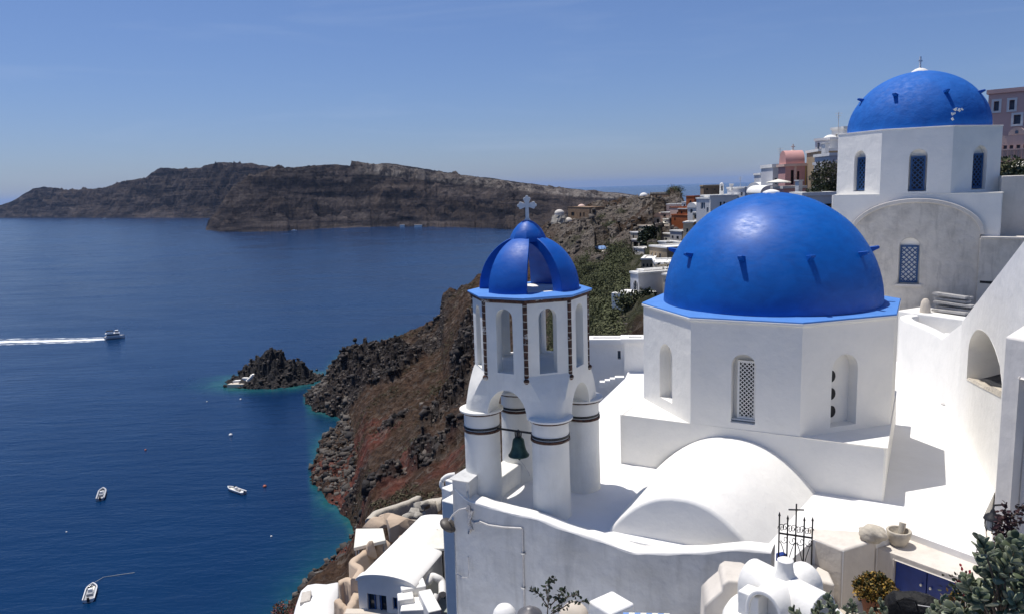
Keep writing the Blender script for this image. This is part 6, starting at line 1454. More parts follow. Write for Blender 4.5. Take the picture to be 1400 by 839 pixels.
m.hexa([f.P(w*.0,.6,zb2+.7),f.P(w*.0,.5,zb2+.7),f.P(w*.65,.5,zb2+.7),f.P(w*.65,.6,zb2+.7)]+[f.P(w*.0,.6,zb2+.78),f.P(w*.0,.5,zb2+.78),f.P(w*.65,.5,zb2+.78),f.P(w*.65,.6,zb2+.78)])
m.hexa([f.P(w*.0,.65,zb2-.15),f.P(w*.0,0,zb2-.15),f.P(w*.65,0,zb2-.15),f.P(w*.65,.65,zb2-.15)]+[f.P(w*.0,.65,zb2),f.P(w*.0,0,zb2),f.P(w*.65,0,zb2),f.P(w*.65,.65,zb2)]); m.build('balcony', M['peach'], pf)
# --- white houses just below the terrace, behind the bell tower
house('low white wall house with sunlit top edge seen right of the bell tower', 806, 856, 469, 532, 27.5, 'white', .5, -1.72, [(.78,.86,.66,.84)], drop=3, win_mat='shutter', parap=.16)
house('taller shaded white house beside the drum of the church', 854, 884, 467, 532, 25.5, 'white', .5, -1.72, [], drop=3, parap=.12)
m = MB(); 
for k in range(4): q = atd(826+k*7, 521-k*2.2, 25.2-k*.1); m.box((q.x,q.y,q.z-.1), (.3,.25,.2), -.1)
tag(m.build('small_steps', M['white'], None, org=tuple(atd(835,520,25))), 'few small white steps below the sunlit roof edge', 'steps')
for px,py,D,h,lab in ((1012,258,148,2.2,'thin aerial mast on the white projecting roof'),(1146,178,97,2.0,'aerial mast on the topmost white tower house'),(1066,229,103,2.4,'aerial mast on the canopy house left of the pink church'),(925,284,255,3.2,'aerial mast above the terracotta houses')):
    q = atd(px,py,D); m = MB(); m.tube([(q.x,q.y,q.z-.5),(q.x,q.y,q.z+h)], .035, 5)
    for k in range(3): m.tube([(q.x-.4+.1*k,q.y,q.z+h-.15-.25*k),(q.x+.4-.1*k,q.y,q.z+h-.15-.25*k)], .02, 4)
    tag(m.build('aerial', M['pipe'], None, merge=False, org=tuple(q)), lab, 'aerial')
for px,py,D,lab in ((1128,207,87,'white chimney pot on the beige house roof'),(1000,258,149,'white chimney pot on the projecting roof house'),(1092,258,85,'cream chimney pot on the pink plinth roof')):
    q = atd(px,py,D); m = MB(); m.box((q.x,q.y,q.z+.2),(.5,.5,1.1),.4); m.box((q.x,q.y,q.z+.82),(.65,.65,.12),.4); tag(m.build('chimney_pot', M['white'], None, org=tuple(q)), lab, 'chimney')
# parasols (all the same make)
def parasol(loc, r, label, tilt=0, seg=8, h=2.2, group=None, mat='canvas'):
    o = thing('parasol', loc, label, 'parasol', group); m = MB(); x, y, z = loc
    rings = [[(x+r*math.cos(2*PI*i/seg+.3), y+r*math.sin(2*PI*i/seg+.3), z+h-.12) for i in range(seg)], [(x+r*1.0*math.cos(2*PI*i/seg+.3), y+r*math.sin(2*PI*i/seg+.3), z+h) for i in range(seg)], [(x+.03*math.cos(2*PI*i/seg), y+.03*math.sin(2*PI*i/seg), z+h+r*.24) for i in range(seg)]]
    m.loft(rings, True, False, True); m.build('canopy', M[mat], o); m = MB(); m.tube([(x,y,z),(x,y,z+h+r*.25)], .03, 6); m.build('pole', M['timber'], o); return o
q = atd(1393, 230, 44); parasol((q.x,q.y,q.z-2.2), 1.35, 'wide cream parasol over the bushes at the right edge')
q = atd(908, 305, 262); parasol((q.x,q.y,q.z-2.2), 2.0, 'small white parasol in front of the pink vaulted house')
q = atd(1064, 249, 88); parasol((q.x,q.y,q.z-2.2), 1.3, 'white parasol left of the pink church plinth')
# blue awning and stone paths on the castle hill
q = atd(822, 343, 255); m = MB(); m.box((q.x,q.y,q.z+1), (4.2,3.4,.25), .4, Matrix.Rotation(.25,3,'X')); tag(m.build('blue_awning', M['blue_cloth'], None, org=tuple(q)), 'faded blue awning on the brown castle slope', 'awning')
def pathwall(pts, Ds, label, h=1.3, th=.9, mat='ruin_stone', name='path_wall'):
    P = [atd(px, py, D) for (px, py), D in zip(pts, Ds)]; m = MB(); rings = []
    for i, p in enumerate(P):
        d = (P[min(i+1,len(P)-1)]-P[max(i-1,0)]); d.z = 0; d.normalize(); s = Vector((d.y,-d.x,0))*th/2
        rings.append([p-s+Vector((0,0,-h*.9)), p-s+Vector((0,0,h*.25)), p+s+Vector((0,0,h*.25)), p+s+Vector((0,0,-h*.9))])
    m.loft(rings, True, True, True); return tag(m.build(name, M[mat], None, org=tuple(P[0])), label, 'wall')
pathwall([(793,345),(803,337),(814,330)], [268,272,278], 'lower short stone path wall climbing the brown castle slope')
pathwall([(815,328),(822,320),(830,314)], [284,292,300], 'upper short stone path wall climbing the brown castle slope')
pathwall([(824,345),(836,334),(850,326),(868,318)], [252,262,272,282], 'long pale path wall above the blue awning', 1.2, 1.0, 'pale_plaster')
pathwall([(838,350),(850,347),(866,341),(876,336)], [232,232,232,234], 'broken whitewashed terrace wall above the green scrub', 1.4, 1.4, 'pale_plaster')
pathwall([(893,303),(898,290),(903,279)], [290,312,338], 'grey sloping retaining wall below the lookout', 2.2, 1.5, 'grey_plaster')
# trees and bushes with separate crowns
def tree(name, px, py, D, r, hgt, label, leaf, mat, n, cat='tree', sq=(1,1,1), seed=0, group=None, lobes=9):
    rng = np.random.default_rng(seed); q = atd(px, py, D); base = Vector((q.x,q.y,q.z-hgt*.5-r*.2)); o = thing(name, base, label, cat, group)
    m = MB(); m.tube([base-Vector((0,0,1)), base+Vector((.1*r,0,hgt*.3)), Vector((q.x,q.y,q.z))], r*.1, 7, r*.05)
    L = rng.normal(size=(lobes,3)); L /= np.linalg.norm(L,axis=1,keepdims=True); L = L*r*.62*np.array(sq)+np.array(q); rl = r*rng.uniform(.35,.6,lobes)
    for k in range(min(5,lobes)): m.tube([Vector((q.x,q.y,q.z-r*.3)), Vector(L[k])], r*.045, 5, r*.015)
    m.build('trunk', M['stem'], o, merge=False)
    k = rng.integers(0,lobes,n); u = rng.normal(size=(n,3)); u /= np.linalg.norm(u,axis=1,keepdims=True); C = L[k]+u*(rl[k]*rng.uniform(.45,1.05,n))[:,None]
    leafy('crown', C, u+rng.normal(size=(n,3))*.7+np.array([0,0,.2]), leaf, leaf*.7, M[mat], o, rng=rng); return o
tree('dark_tree', 892, 326, 198, 3.1, 5, 'dense dark green tree between the tan and white houses', .75, 'leaf_dark', 1500, seed=1, sq=(1,1,1.1))
M['leaf_flower'] = leaf_mat('pale_blossom_leaf', [(.025,.03,.015),(.05,.06,.025),(.08,.085,.05),(.32,.27,.26)], .7)
tree('flowering_bush', 1137, 248, 66, 1.5, 1.5, 'sprawling bush with pale blossoms left of the hillside church', .2, 'leaf_flower', 2600, 'bush', (1.3,1,1.1), 2)
tree('flowering_bush', 1122, 261, 65, .95, 1, 'lower dark green bush under the pale blossoms', .18, 'leaf_dark', 1200, 'bush', (1.2,1,.9), 3)
tree('garden_bush', 1384, 249, 41, 1.0, 1.2, 'leafy green bush under the cream parasol', .16, 'leaf_scrub', 1700, 'bush', (1.3,1,.9), 4)
tree('garden_bush', 1376, 236, 42.5, .62, 1, 'upper green bush behind the cream parasol', .14, 'leaf_scrub', 900, 'bush', (1.4,1,.8), 5)
tree('garden_bush', 1402, 255, 40, .85, 1, 'rightmost green bush beside the rough white wall', .16, 'leaf_dark', 1200, 'bush', (1.2,1,.9), 6)
tree('cliff_bush', 866, 408, 101, 1.9, 1.5, 'wide green bush hanging under the white terrace', .32, 'leaf_scrub', 1500, 'bush', (1.8,1,.6), 7)
tree('cliff_bush', 884, 404, 102, 1.2, 1.2, 'small dark bush at the corner of the drum', .28, 'leaf_dark', 900, 'bush', (1.2,1,.8), 8)
# ================================================================ houses below, left of the bell tower
Zc = -18.4
fC, bC = atz(524, 787, Zc), atz(604, 703, Zc); axd = (bC-fC); axd.z = 0; LV = axd.length; axd.normalize(); nv = -axd
vf = Frame(fC.x, fC.y, math.atan2(nv.y, nv.x))
def onv(px, py, v=0):
    c = vf.c+vf.n*v; d = ray(px, py); t = c.dot(vf.n)/d.dot(vf.n); p = d*t; return (p-vf.c).dot(vf.t), p.z
lf_, rt_ = onv(489,797), onv(566,797); print('vault house', lf_, rt_, LV)
vh = thing('vaulted_house', (fC.x,fC.y,Zc-3.2), 'long white barrel vaulted house with blue framed windows below the tower', 'house')
u0, u1 = lf_[0], rt_[0]; zsp = (lf_[1]+rt_[1])/2; n = 22; uc, hw_ = (u0+u1)/2, (u1-u0)/2; rz = Zc-zsp
arcp = [(uc+hw_*math.cos(PI*i/n), zsp+rz*math.sin(PI*i/n)) for i in range(n+1)]
w1, w2 = onv(503,834), onv(528,814); w3, w4 = onv(537,832), onv(546,817)
holes = [rect(w1[0],w2[0],w1[1],w2[1]), rect(w3[0],w4[0],w3[1],w4[1])]
outer = [(u0,-24),(u1,-24)] + arcp
m = MB(); m.panel(vf.wall(0), outer, holes, -vf.n*.25)
o_ = [vf.P(u,0,z) for u,z in outer]; b_ = [vf.P(u,-LV,z) for u,z in outer]; m.loft([b_,o_], True); m.add(b_, [tuple(reversed(range(len(b_))))])
m.build('shell', M['white'], vh, bevel=.05, seg=2, ang=50)
m = MB(); oa = [(uc+(hw_+.1)*math.cos(PI*i/n), zsp-.02+(rz+.1)*math.sin(PI*i/n)) for i in range(n+1)]; ia = [(uc+(hw_-.12)*math.cos(PI*i/n), zsp-.02+(rz-.1)*math.sin(PI*i/n)) for i in range(n+1)]
m.loft([[vf.P(u,-.4,z) for u,z in oa],[vf.P(u,.05,z) for u,z in oa],[vf.P(u,.05,z) for u,z in ia],[vf.P(u,-.1,z) for u,z in ia]], False); m.build('arch_rim', M['white'], vh, bevel=.02)
for h in holes:
    b = MB(); b.panel(vf.wall(-.2), h); wo = b.build('window', M['glass'], vh); fr = MB(); a0, a1_, c0_, c1_ = h[0][0], h[1][0], h[0][1], h[2][1]
    k = max(2, int(round((a1_-a0)/.42)))
    for i in range(k+1):
        u = a0+.03+(a1_-a0-.06)*i/k; fr.hexa([vf.P(u-.03,-.1,c0_),vf.P(u-.03,-.17,c0_),vf.P(u+.03,-.17,c0_),vf.P(u+.03,-.1,c0_)]+[vf.P(u-.03,-.1,c1_),vf.P(u-.03,-.17,c1_),vf.P(u+.03,-.17,c1_),vf.P(u+.03,-.1,c1_)])
    for z in (c0_+.03, c1_-.03): fr.hexa([vf.P(a0,-.09,z-.03),vf.P(a0,-.17,z-.03),vf.P(a1_,-.17,z-.03),vf.P(a1_,-.09,z-.03)]+[vf.P(a0,-.09,z+.03),vf.P(a0,-.17,z+.03),vf.P(a1_,-.17,z+.03),vf.P(a1_,-.09,z+.03)])
    fr.build('frame', M['blue_wood'], wo, merge=False)
    cu_ = MB(); cu_.quad(vf.P(a0+(a1_-a0)*.3,-.185,c0_+.05), vf.P(a0+(a1_-a0)*.55,-.185,c0_+.05), vf.P(a0+(a1_-a0)*.55,-.185,c1_-.1), vf.P(a0+(a1_-a0)*.3,-.185,c1_-.1)); cu_.build('curtain', M['lilac'], wo)
# walled terrace beside the vault (shaded wall, greenish floor)
ZF = Zc-2.6
m = MB(); pts = [(575,785),(625,738),(660,742),(660,850),(606,850)]; m.prism([tuple(atz(px,py,ZF)[:2]) for px,py in pts][::-1], -25, ZF)
gf = m.build('patio', simple('grey_green_floor', (.27,.3,.27), .8, .12, 2, .1)); tag(gf, kind='structure')
m = MB(); g0, g1 = atz(566,796,Zc-1.0), atz(632,728,Zc-1.0); d = (g1-g0); d.z = 0; s = Vector((d.y,-d.x,0)).normalized()*.25
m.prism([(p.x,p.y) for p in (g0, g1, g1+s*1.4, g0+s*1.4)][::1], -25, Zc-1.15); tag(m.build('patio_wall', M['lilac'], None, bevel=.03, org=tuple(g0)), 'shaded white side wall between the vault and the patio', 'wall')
# table, chairs
q = atz(612, 766, ZF+.75); tb = thing('patio_table', (q.x,q.y,ZF), 'round pale topped table on the patio by the wall', 'table')
m = MB(); m.lathe((q.x,q.y,ZF), [(.62,.72),(.62,.77)], 28); m.build('tabletop', M['brass'], tb, smooth=40); m = MB(); m.lathe((q.x,q.y,ZF), [(.25,0),(.06,.06),(.05,.72)], 12); m.build('pedestal', M['iron'], tb, smooth=40)
def chair(px, py, yaw, label):
    q = atz(px, py, ZF); o = thing('patio_chair', (q.x,q.y,ZF), label, 'chair', 'dark chairs on the patio'); R_ = Matrix.Rotation(yaw,3,'Z'); 
    T = lambda x,y,z: Vector((q.x,q.y,ZF))+R_@Vector((x,y,z))
    m = MB(); m.hexa([T(-.25,-.25,.42),T(.25,-.25,.42),T(.25,.25,.42),T(-.25,.25,.42),T(-.25,-.25,.48),T(.25,-.25,.48),T(.25,.25,.48),T(-.25,.25,.48)]); m.build('seat', M['black_cloth'], o)
    m = MB(); m.hexa([T(-.25,.22,.5),T(.25,.22,.5),T(.25,.27,.5),T(-.25,.27,.5),T(-.25,.3,.92),T(.25,.3,.92),T(.25,.34,.92),T(-.25,.34,.92)]); m.build('backrest', M['black_cloth'], o)
    for x,y in ((-.22,-.22),(.22,-.22),(.22,.22),(-.22,.22)): m = MB(); m.tube([T(x,y,0),T(x,y,.43)], .022, 6); m.build('leg', M['iron'], o)
chair(606, 781, 2.4, 'dark patio chair left of the round table'); chair(618, 787, PI, 'dark patio chair in front of the round table')
# white stair block in front
st = thing('stair_block', atz(570,830,ZF), 'stacked white terrace blocks with rounded stair cheeks beside the vaulted house', 'stairs')
def blk(px0,py0,px1,py1,ztop,dep,name='block',bv=.06):
    a = atz(px0,py0,ztop); b = atz(px1,py1,ztop); d = b-a; d.z = 0; s = Vector((-d.y,d.x,0)).normalized()*dep; m = MB(); m.prism([(p.x,p.y) for p in (a,b,b+s,a+s)], -25, ztop); return m.build(name, M['white'], st, bevel=bv, seg=3)
blk(549,806,583,800,Zc-.35,.9); blk(544,820,566,817,Zc-.5,.7); blk(547,834,585,832,Zc-.75,1.2); blk(586,836,604,832,Zc-.3,2.0)
m = MB(); P_ = [atz(px,py,z) for px,py,z in ((566,792,Zc-.75),(576,790,Zc-.8),(584,796,Zc-.9),(590,788,Zc-.75),(598,790,Zc-.8),(604,796,Zc-1.0),(605,812,Zc-1.2))]; m.tube(spline(P_,5), .2, 10); m.build('rounded_cheek', M['white'], st, smooth=60)
m = MB(); P_ = [atz(px,py,z) for px,py,z in ((598,812,Zc-.9),(593,824,Zc-1.2),(588,838,Zc-1.5))]; m.tube(P_, .16, 10); m.build('sloping_cheek', M['white'], st, smooth=60)
m = MB(); a = atz(607,800,Zc-1.9); m.tube([(a.x,a.y,ZF-1.2),(a.x,a.y,ZF+2.6)], .035, 6); m.build('post', M['iron'], st)
# white steps and wall ends higher up against the tower wall
hb = thing('white_blocks', atd(612,670,26), 'small cluster of white blocks and a curved rail left of the tower wall', 'wall')
for (px0,py0,px1,py1,D,dp,hh) in ((603,681,624,690,24,1.0,1.6),(603,665,616,671,25.5,1.2,1.4),(608,655,624,660,26.5,1.4,1.5)):
    a, b = atd(px0,py0,D), atd(px1,py1,D-.4); a.z = b.z = (a.z+b.z)/2; d = b-a; d.z = 0; s = Vector((-d.y,d.x,0)).normalized()*dp; m = MB(); m.prism([(p.x,p.y) for p in (a,b,b+s,a+s)], a.z-hh-3, a.z); m.build('block', M['white'], hb, bevel=.05)
m = MB(); m.tube(spline([atd(px,py,27) for px,py in ((622,648),(612,650),(605,656),(604,664),(609,668))],6), .09, 8); m.build('curved_rail', M['white'], hb, smooth=60)
# parasols
q = atz(598, 730, ZF+2.6); parasol((q.x,q.y,ZF), 1.55, 'cream round parasol blending into the white vault roof', h=2.5)
cp = atd(505, 735, 44)
aw = thing('shade_awning', (cp.x,cp.y,cp.z-2.3), 'flat cream canvas awning on posts above the ochre rocks', 'awning')
A4 = [atd(483,738,43), atd(527,732,43.5), atd(524,725.5,45.2), atd(487,731,45.6)]
for p in A4: p.z = cp.z
m = MB(); m.hexa([p+Vector((0,0,-.22)) for p in A4]+A4); m.build('canopy', M['canvas'], aw, bevel=.04)
for p in A4: c = p.lerp(cp,.12); m = MB(); m.tube([Vector((c.x,c.y,cp.z-3.2)), Vector((c.x,c.y,cp.z-.2))], .05, 6); m.build('post', M['timber'], aw)
# ochre plastered rocks
M['ochre_rock'] = plaster('ochre_rendered_rock', c=(.54,.42,.31), dirt=(.38,.28,.2), amount=.7, lump=.08, sc=.5)
for k,(px,py,D,r,sq,lab) in enumerate([(545,724,49,1.08,(1.05,1,1.1),'largest smooth ochre rock above the vault roof'),(530,709,56,.7,(1.1,1,.8),'ochre rock behind the largest ochre rock'),(513,716,53,.72,(1.4,1,.75),'flat ochre rock behind the cream awning'),(508,752,43,.42,(.9,.9,1.5),'pale ochre rock pillar under the awning'),(522,751,44,.52,(1.1,.9,1.3),'brown ochre rock in shade under the awning'),(554,739,46,.55,(1,1,.9),'ochre rock touching the vault roof edge')]):
    q = atd(px,py,D); hullrock('ochre_rock', tuple(q), r, sq, M['ochre_rock'], k+2, lab, 'rock')
def ridge(pts, Ds, r, label, mat='ochre_rock', name='retaining_wall', cat='wall', h=2.0):
    P = spline([atd(px,py,D) for (px,py),D in zip(pts,Ds)], 6); m = MB(); rings = []
    for i,p in enumerate(P):
        d = P[min(i+1,len(P)-1)]-P[max(i-1,0)]; d.z = 0; d.normalize(); s = Vector((d.y,-d.x,0)); w = r*(1+.15*math.sin(i*1.3))
        rings.append([p-s*w*1.3+Vector((0,0,-h)), p-s*w+Vector((0,0,-w*.5)), p-s*w*.6+Vector((0,0,0)), p+s*w*.6, p+s*w+Vector((0,0,-w*.5)), p+s*w*1.3+Vector((0,0,-h))])
    m.loft(rings, True, True, True); return tag(m.build(name, M[mat], None, smooth=60, org=tuple(P[0])), label, cat)
ridge([(503,738),(499,752),(482,766),(493,776),(484,790)], [44,43,42,41,40], .22, 'winding ochre wall running down beside the vaulted house')
ridge([(463,795),(474,790),(484,796),(487,808),(482,820),(476,832),(470,846)], [41,41,40.5,40,39,38.5,38], .22, 'looped ochre parapet at the left of the vaulted house')
ridge([(461,818),(468,826),(474,830)], [39.5,39,38.8], .2, 'short ochre parapet stub inside the loop')
ridge([(505,708),(515,698),(540,690),(560,683),(572,677)], [66,70,74,78,82], .38, 'long pale stone wall along the path above the ochre rocks', 'stone', h=1.2)
ridge([(572,687),(590,683),(604,681)], [70,72,72], .6, 'short pale stone wall left of the white blocks', 'stone', h=1.5)
for k,(px,py,D,r) in enumerate([(558,707,56,.7),(566,700,58,.7),(563,715,53,.6),(573,693,60,.8),(553,716,54,.5),(581,690,60,.7),(571,705,54,.55)]):
    q = atd(px,py,D); hullrock('pale_rock', tuple(q), r*.75, (1,1,.8), M['ruin_stone'], k+20, ['pale rock on the slope, farthest down beside the vault roof','pale rock on the slope right of the ochre rocks','small pale rock nearest the vault roof ridge','broad pale rock near the path wall','tiny pale rock against the largest ochre rock','pale rock just left of the white blocks','low pale rock in the middle of the rubble by the roof'][k], 'rock')
# white domed terrace at the bottom left
wt = thing('terrace_roof', atd(430,826,45), 'rounded white rooftop terrace with a small grey dormer at the bottom edge', 'roof')
E_ = [(400,842),(404,826),(411,806),(420,798),(432,796),(447,797),(463,794),(463,812),(458,830),(455,850),(400,860)]
zr = atd(430,812,45).z; Pm = [atz(px,py,zr) for px,py in E_]; cc = sum(Pm, Vector((0,0,0)))/len(Pm); m = MB()
m.loft([[p+Vector((0,0,-4)) for p in Pm],[p+Vector((0,0,-.12)) for p in Pm],[p.lerp(cc,.06) for p in Pm],[p.lerp(cc,.5)+Vector((0,0,.28)) for p in Pm]][::1], True, True, True); m.build('roof_shell', M['pale_plaster'] if 0 else M['white_floor'], wt, smooth=50)
M['bloom_mix'] = leaf_mat('bougainvillea_leaf', [(.05,.06,.025),(.1,.09,.05),(.3,.06,.06),(.07,.075,.035),(.22,.08,.07)], .7)
a = [atz(410,826,zr+.25), atz(424,822,zr+.25), atz(426,808,zr+.5), atz(413,811,zr+.5)]; m = MB(); m.hexa([p+Vector((0,0,-.5)) for p in a]+[p+Vector((0,0,.12)) for p in a]); m.build('dormer', M['grey_plaster'], wt, bevel=.03)
q = atd(437,835,44); tree('bougainvillea', 390, 838, 62, 1.0, 1, 'red bougainvillea bush at the bottom left shore edge', .15, 'bloom_mix', 700, 'bush', (1.5,1,.7), 31)
tree('bougainvillea', 412, 836, 46, .55, .6, 'small pink bougainvillea over the white rooftop corner', .1, 'bloom_mix', 220, 'bush', (1.6,1,.6), 32)
q0 = atd(488,846,36.2); m = MB(); a, b = atd(470,838,36), atd(545,832,35.2); zz = a.z; b.z = zz; d = b-a; s = Vector((-d.y,d.x,0)).normalized()*.5; m.prism([(p.x,p.y) for p in (a,b,b+s,a+s)], -25, zz); tag(m.build('cream_parapet', M['cream'], None, bevel=.05, org=tuple(a)), 'low cream parapet at the foot of the vaulted house front', 'wall')
# ================================================================ boats and buoys
M['hull_white'] = simple('white_gelcoat', (.78,.78,.77), .3, .04, 2, 0)
M['deck_grey'] = simple('grey_deck', (.32,.33,.35), .7, .2, 3, 0)
M['rubber_grey'] = simple('grey_rubber_tube', (.42,.43,.45), .6, .1, 3, 0)
M['buoy_red'] = simple('faded_red_plastic', (.45,.13,.08), .5, .1, 3, 0)
def hull_rings(L, B, H, n=10, bow=.35):
    rings = []
    for k in range(n+1):
        t = k/n; w = B/2*(1-max(0,(t-(1-bow))/bow)**2.2) if t < 1 else .02; w = max(w,.03); x = -L/2+L*t; sh = H*(1+.25*t*t)
        rings.append([(x,-w,sh),(x,-w*.85,sh*.35),(x,-w*.4,-.25),(x,w*.4,-.25),(x,w*.85,sh*.35),(x,w,sh)])
    return rings
def place(pts, loc, yaw): c, s = math.cos(yaw), math.sin(yaw); return [(loc[0]+x*c-y*s, loc[1]+x*s+y*c, SEA+z) for x,y,z in pts]
def boat(px, py, px2, py2, B, label, kind):
    """stern pixel, bow pixel on the water"""
    a, b = atz(px,py,SEA), atz(px2,py2,SEA); L = (b-a).length; c = (a+b)/2; yaw = math.atan2((b-a).y,(b-a).x); o = thing('motor_boat', (c.x,c.y,SEA), label, 'boat'); H = .75
    R_ = [place(r, c, yaw) for r in hull_rings(L,B,H)]; m = MB(); m.loft(R_, False); m.add(R_[0], [tuple(range(6))]); m.build('hull', M['rubber_grey'] if kind == 'rib' else M['hull_white'], o, smooth=45)
    inn = [[(x,y*.8,H*.55) for x,y,z in (r[0],r[5])] for r in hull_rings(L*.93,B,H)]; m = MB(); m.loft([place(q,c,yaw) for q in inn], False); m.build('deck', M['deck_grey'] if kind != 'speed' else M['hull_white'], o)
    g = [[(x,y,H*1.0+.25*H*((x+L/2)/L)**2) for x,y,z in (r[0],)]+[(r[0][0],r[0][1]*.78,H*1.02+.25*H*((r[0][0]+L/2)/L)**2)] for r in hull_rings(L,B,H)]
    for sg in (1,-1):
        m = MB(); m.tube(place([(r[0][0], sg*r[5][1]*.9, r[0][2]) for r in hull_rings(L,B,H)], c, yaw), .14 if kind != 'rib' else .26, 8); m.build('gunwale', M['hull_white'] if kind != 'rib' else M['rubber_grey'], o, smooth=60)
    def bx(x,y,z,sx,sy,sz,name,mt):
        p = place([(x,y,z)], c, yaw)[0]; m = MB(); m.box(p,(sx,sy,sz),yaw); m.build(name,M[mt],o,bevel=.05)
    bx(-L*.02,0,H*.55+.55,.7,B*.35,1.1,'console','hull_white'); bx(L*.06,0,H*.55+1.2,.1,B*.4,.35,'windscreen','glass'); bx(-L*.18,0,H*.55+.3,.7,B*.5,.55,'seat','deck_grey' if kind != 'speed' else 'timber')
    bx(-L*.5-.15,0,.75,.4,.5,1.0,'outboard_motor','iron' if kind != 'speed' else 'deck_grey'); bx(L*.25,0,H*.6,L*.24,B*.45,.2,'bow_cushion','canvas' if kind != 'rib' else 'deck_grey'); return o, c, yaw, L
boat(137,684,141.5,670,2.3,'grey rubber speedboat floating alone in the middle of the bay','rib')
boat(334,675,312,668,2.1,'slim white speedboat moored near the shore buoy','speed')
mb_, c_m, yaw_m, L_m = boat(121,823,127.5,801,2.6,'white open motor boat tied with a rope at bottom left','open')
# mooring line
bow = place([(L_m*.5,0,.8)], c_m, yaw_m)[0]; p1 = atz(142,788,SEA+.06); p2 = atz(184,782,SEA+.06); m = MB(); m.tube([bow,p1,p1.lerp(p2,.5)+Vector((0,0,.02)),p2], .055, 5); tag(m.build('mooring_rope', M['rope'], None, org=tuple(p1)), 'long pale rope trailing on the water from the moored boat', 'rope')
def buoy(px, py, r, label, mat='hull_white'):
    q = atz(px,py,SEA); o = thing('buoy', (q.x,q.y,SEA), label, 'buoy'); m = MB(); m.lathe((q.x,q.y,SEA), [(r*.3,-r*.5),(r*.85,-r*.2),(r,.25*r),(r*.8,r*.85),(r*.3,r*1.15),(r*.1,r*1.2)], 16); m.build('float', M[mat], o, smooth=60)
    m = MB(); m.tube([(q.x,q.y,SEA+r*1.1),(q.x,q.y,SEA+r*1.6)], r*.12, 6); m.build('ring_post', M['iron'], o)
buoy(315.5,595,.75,'largest white buoy in the middle of the bay'); buoy(329,546,.5,'white buoy just below the dark islet'); buoy(362,665,.6,'faded red buoy between the speedboat and the shore','buoy_red'); buoy(199,615,.4,'small reddish buoy alone in the open bay','buoy_red')
buoy(283,549,.35,'tiny white float left of the buoy below the islet'); buoy(371,733,.3,'tiny white float close to the lower shore'); buoy(91,727,.25,'tiny white float left of the rubber boat'); buoy(433,506,.7,'dark mooring buoy in the shallow strait by the islet','iron')
# ferry with its wake
a, b = atz(143,463.5,SEA), atz(171,461,SEA); c = (a+b)/2; L = (b-a).length; yaw = math.atan2((b-a).y,(b-a).x); fo = thing('excursion_ferry', (c.x,c.y,SEA), 'white excursion ferry with dark windows trailing a long foaming wake', 'ferry'); B = 5.2; H = 1.7
R_ = [place(r,c,yaw) for r in hull_rings(L,B,H,12,.4)]; m = MB(); m.loft(R_,False); m.add(R_[0],[tuple(range(6))]); m.build('hull', M['hull_white'], fo, smooth=45)
m = MB(); m.loft([place([r[0],r[5]],c,yaw) for r in hull_rings(L*.98,B,H-.05,12,.4)],False); m.build('deck', M['deck_grey'], fo)
def fbx(x,z,sx,sy,sz,name,mt,par=fo):
    p = place([(x,0,z)],c,yaw)[0]; m = MB(); m.box(p,(sx,sy,sz),yaw); return m.build(name,M[mt],par,bevel=.08)
cab = fbx(-L*.05,H+1.0,L*.62,B*.82,1.9,'cabin','hull_white'); fbx(-L*.05,H+1.2,L*.6,B*.84,.8,'window_band','glass',cab); fbx(-L*.1,H+2.1,L*.7,B*.9,.18,'upper_deck','hull_white'); fbx(L*.12,H+3.0,L*.16,B*.55,1.6,'wheelhouse','hull_white'); fbx(L*.13,H+3.2,L*.165,B*.57,.6,'wheelhouse_window','glass'); fbx(-L*.22,H+3.6,L*.34,B*.85,.12,'sun_canopy','black_cloth')
for x in (-.38,-.06): 
    for y in (-.4,.4): p = place([(L*x,B*y,H+2.1)],c,yaw)[0]; m = MB(); m.tube([p,(p[0],p[1],p[2]+1.5)],.07,5); m.build('canopy_post', M['iron'], fo)
p = place([(L*.1,0,H+3.8)],c,yaw)[0]; m = MB(); m.tube([p,(p[0],p[1],p[2]+2.2)],.06,5); m.build('mast', M['iron'], fo)
# foam: a broken sheet a hand above the water
def foam_mat():
    m, nt, b = new_mat('wake_foam'); at = nt.nodes.new('ShaderNodeAttribute'); at.attribute_name = 'foam'; co = coords(nt); n1 = noise(nt, coords(nt,(.35,1,1)), .35, 7, .75)
    add = N(nt,'ShaderNodeMath',operation='ADD'); nt.links.new(at.outputs['Fac'],add.inputs[0]); nt.links.new(n1,add.inputs[1]); f = ramp(nt, add.outputs[0], [(.78,(0,0,0)),(1.0,(1,1,1))])
    b.inputs['Base Color'].default_value = (.78,.82,.86,1); b.inputs['Roughness'].default_value = .9; nt.links.new(f, b.inputs['Alpha']); return m
wd_ = (atz(0,467.5,SEA)-a); wd_.z = 0; wd_.normalize(); ws = Vector((-wd_.y,wd_.x,0)); nx, ny = 260, 24; Vv = []; fo_ = []
start = a-wd_*2
for i in range(nx):
    t = i/(nx-1); s = 190*t; half = 8+12*t
    for j in range(ny):
        v = -1+2*j/(ny-1); p = start+wd_*s+ws*(v*half+ .8*math.sin(s*.06)); Vv.append((p.x,p.y,SEA+.05))
        core = 1.15*max(0,1-abs(v)*1.5)*(1-.35*t)+ .62*math.exp(-((abs(v)-.8)/.16)**2)*(1-.5*t)*(t > .02); fo_.append(.14+.5*core)
ix = np.arange(nx*ny).reshape(nx,ny); Fq = np.stack([ix[:-1,:-1],ix[1:,:-1],ix[1:,1:],ix[:-1,1:]],-1).reshape(-1,4)
if ws.cross(wd_).z > 0: Fq = Fq[:,::-1]
wk = np_mesh('wake_foam', np.array(Vv), Fq, foam_mat(), org=tuple(start), attrs={'foam':np.array(fo_)}); tag(wk, kind='stuff')
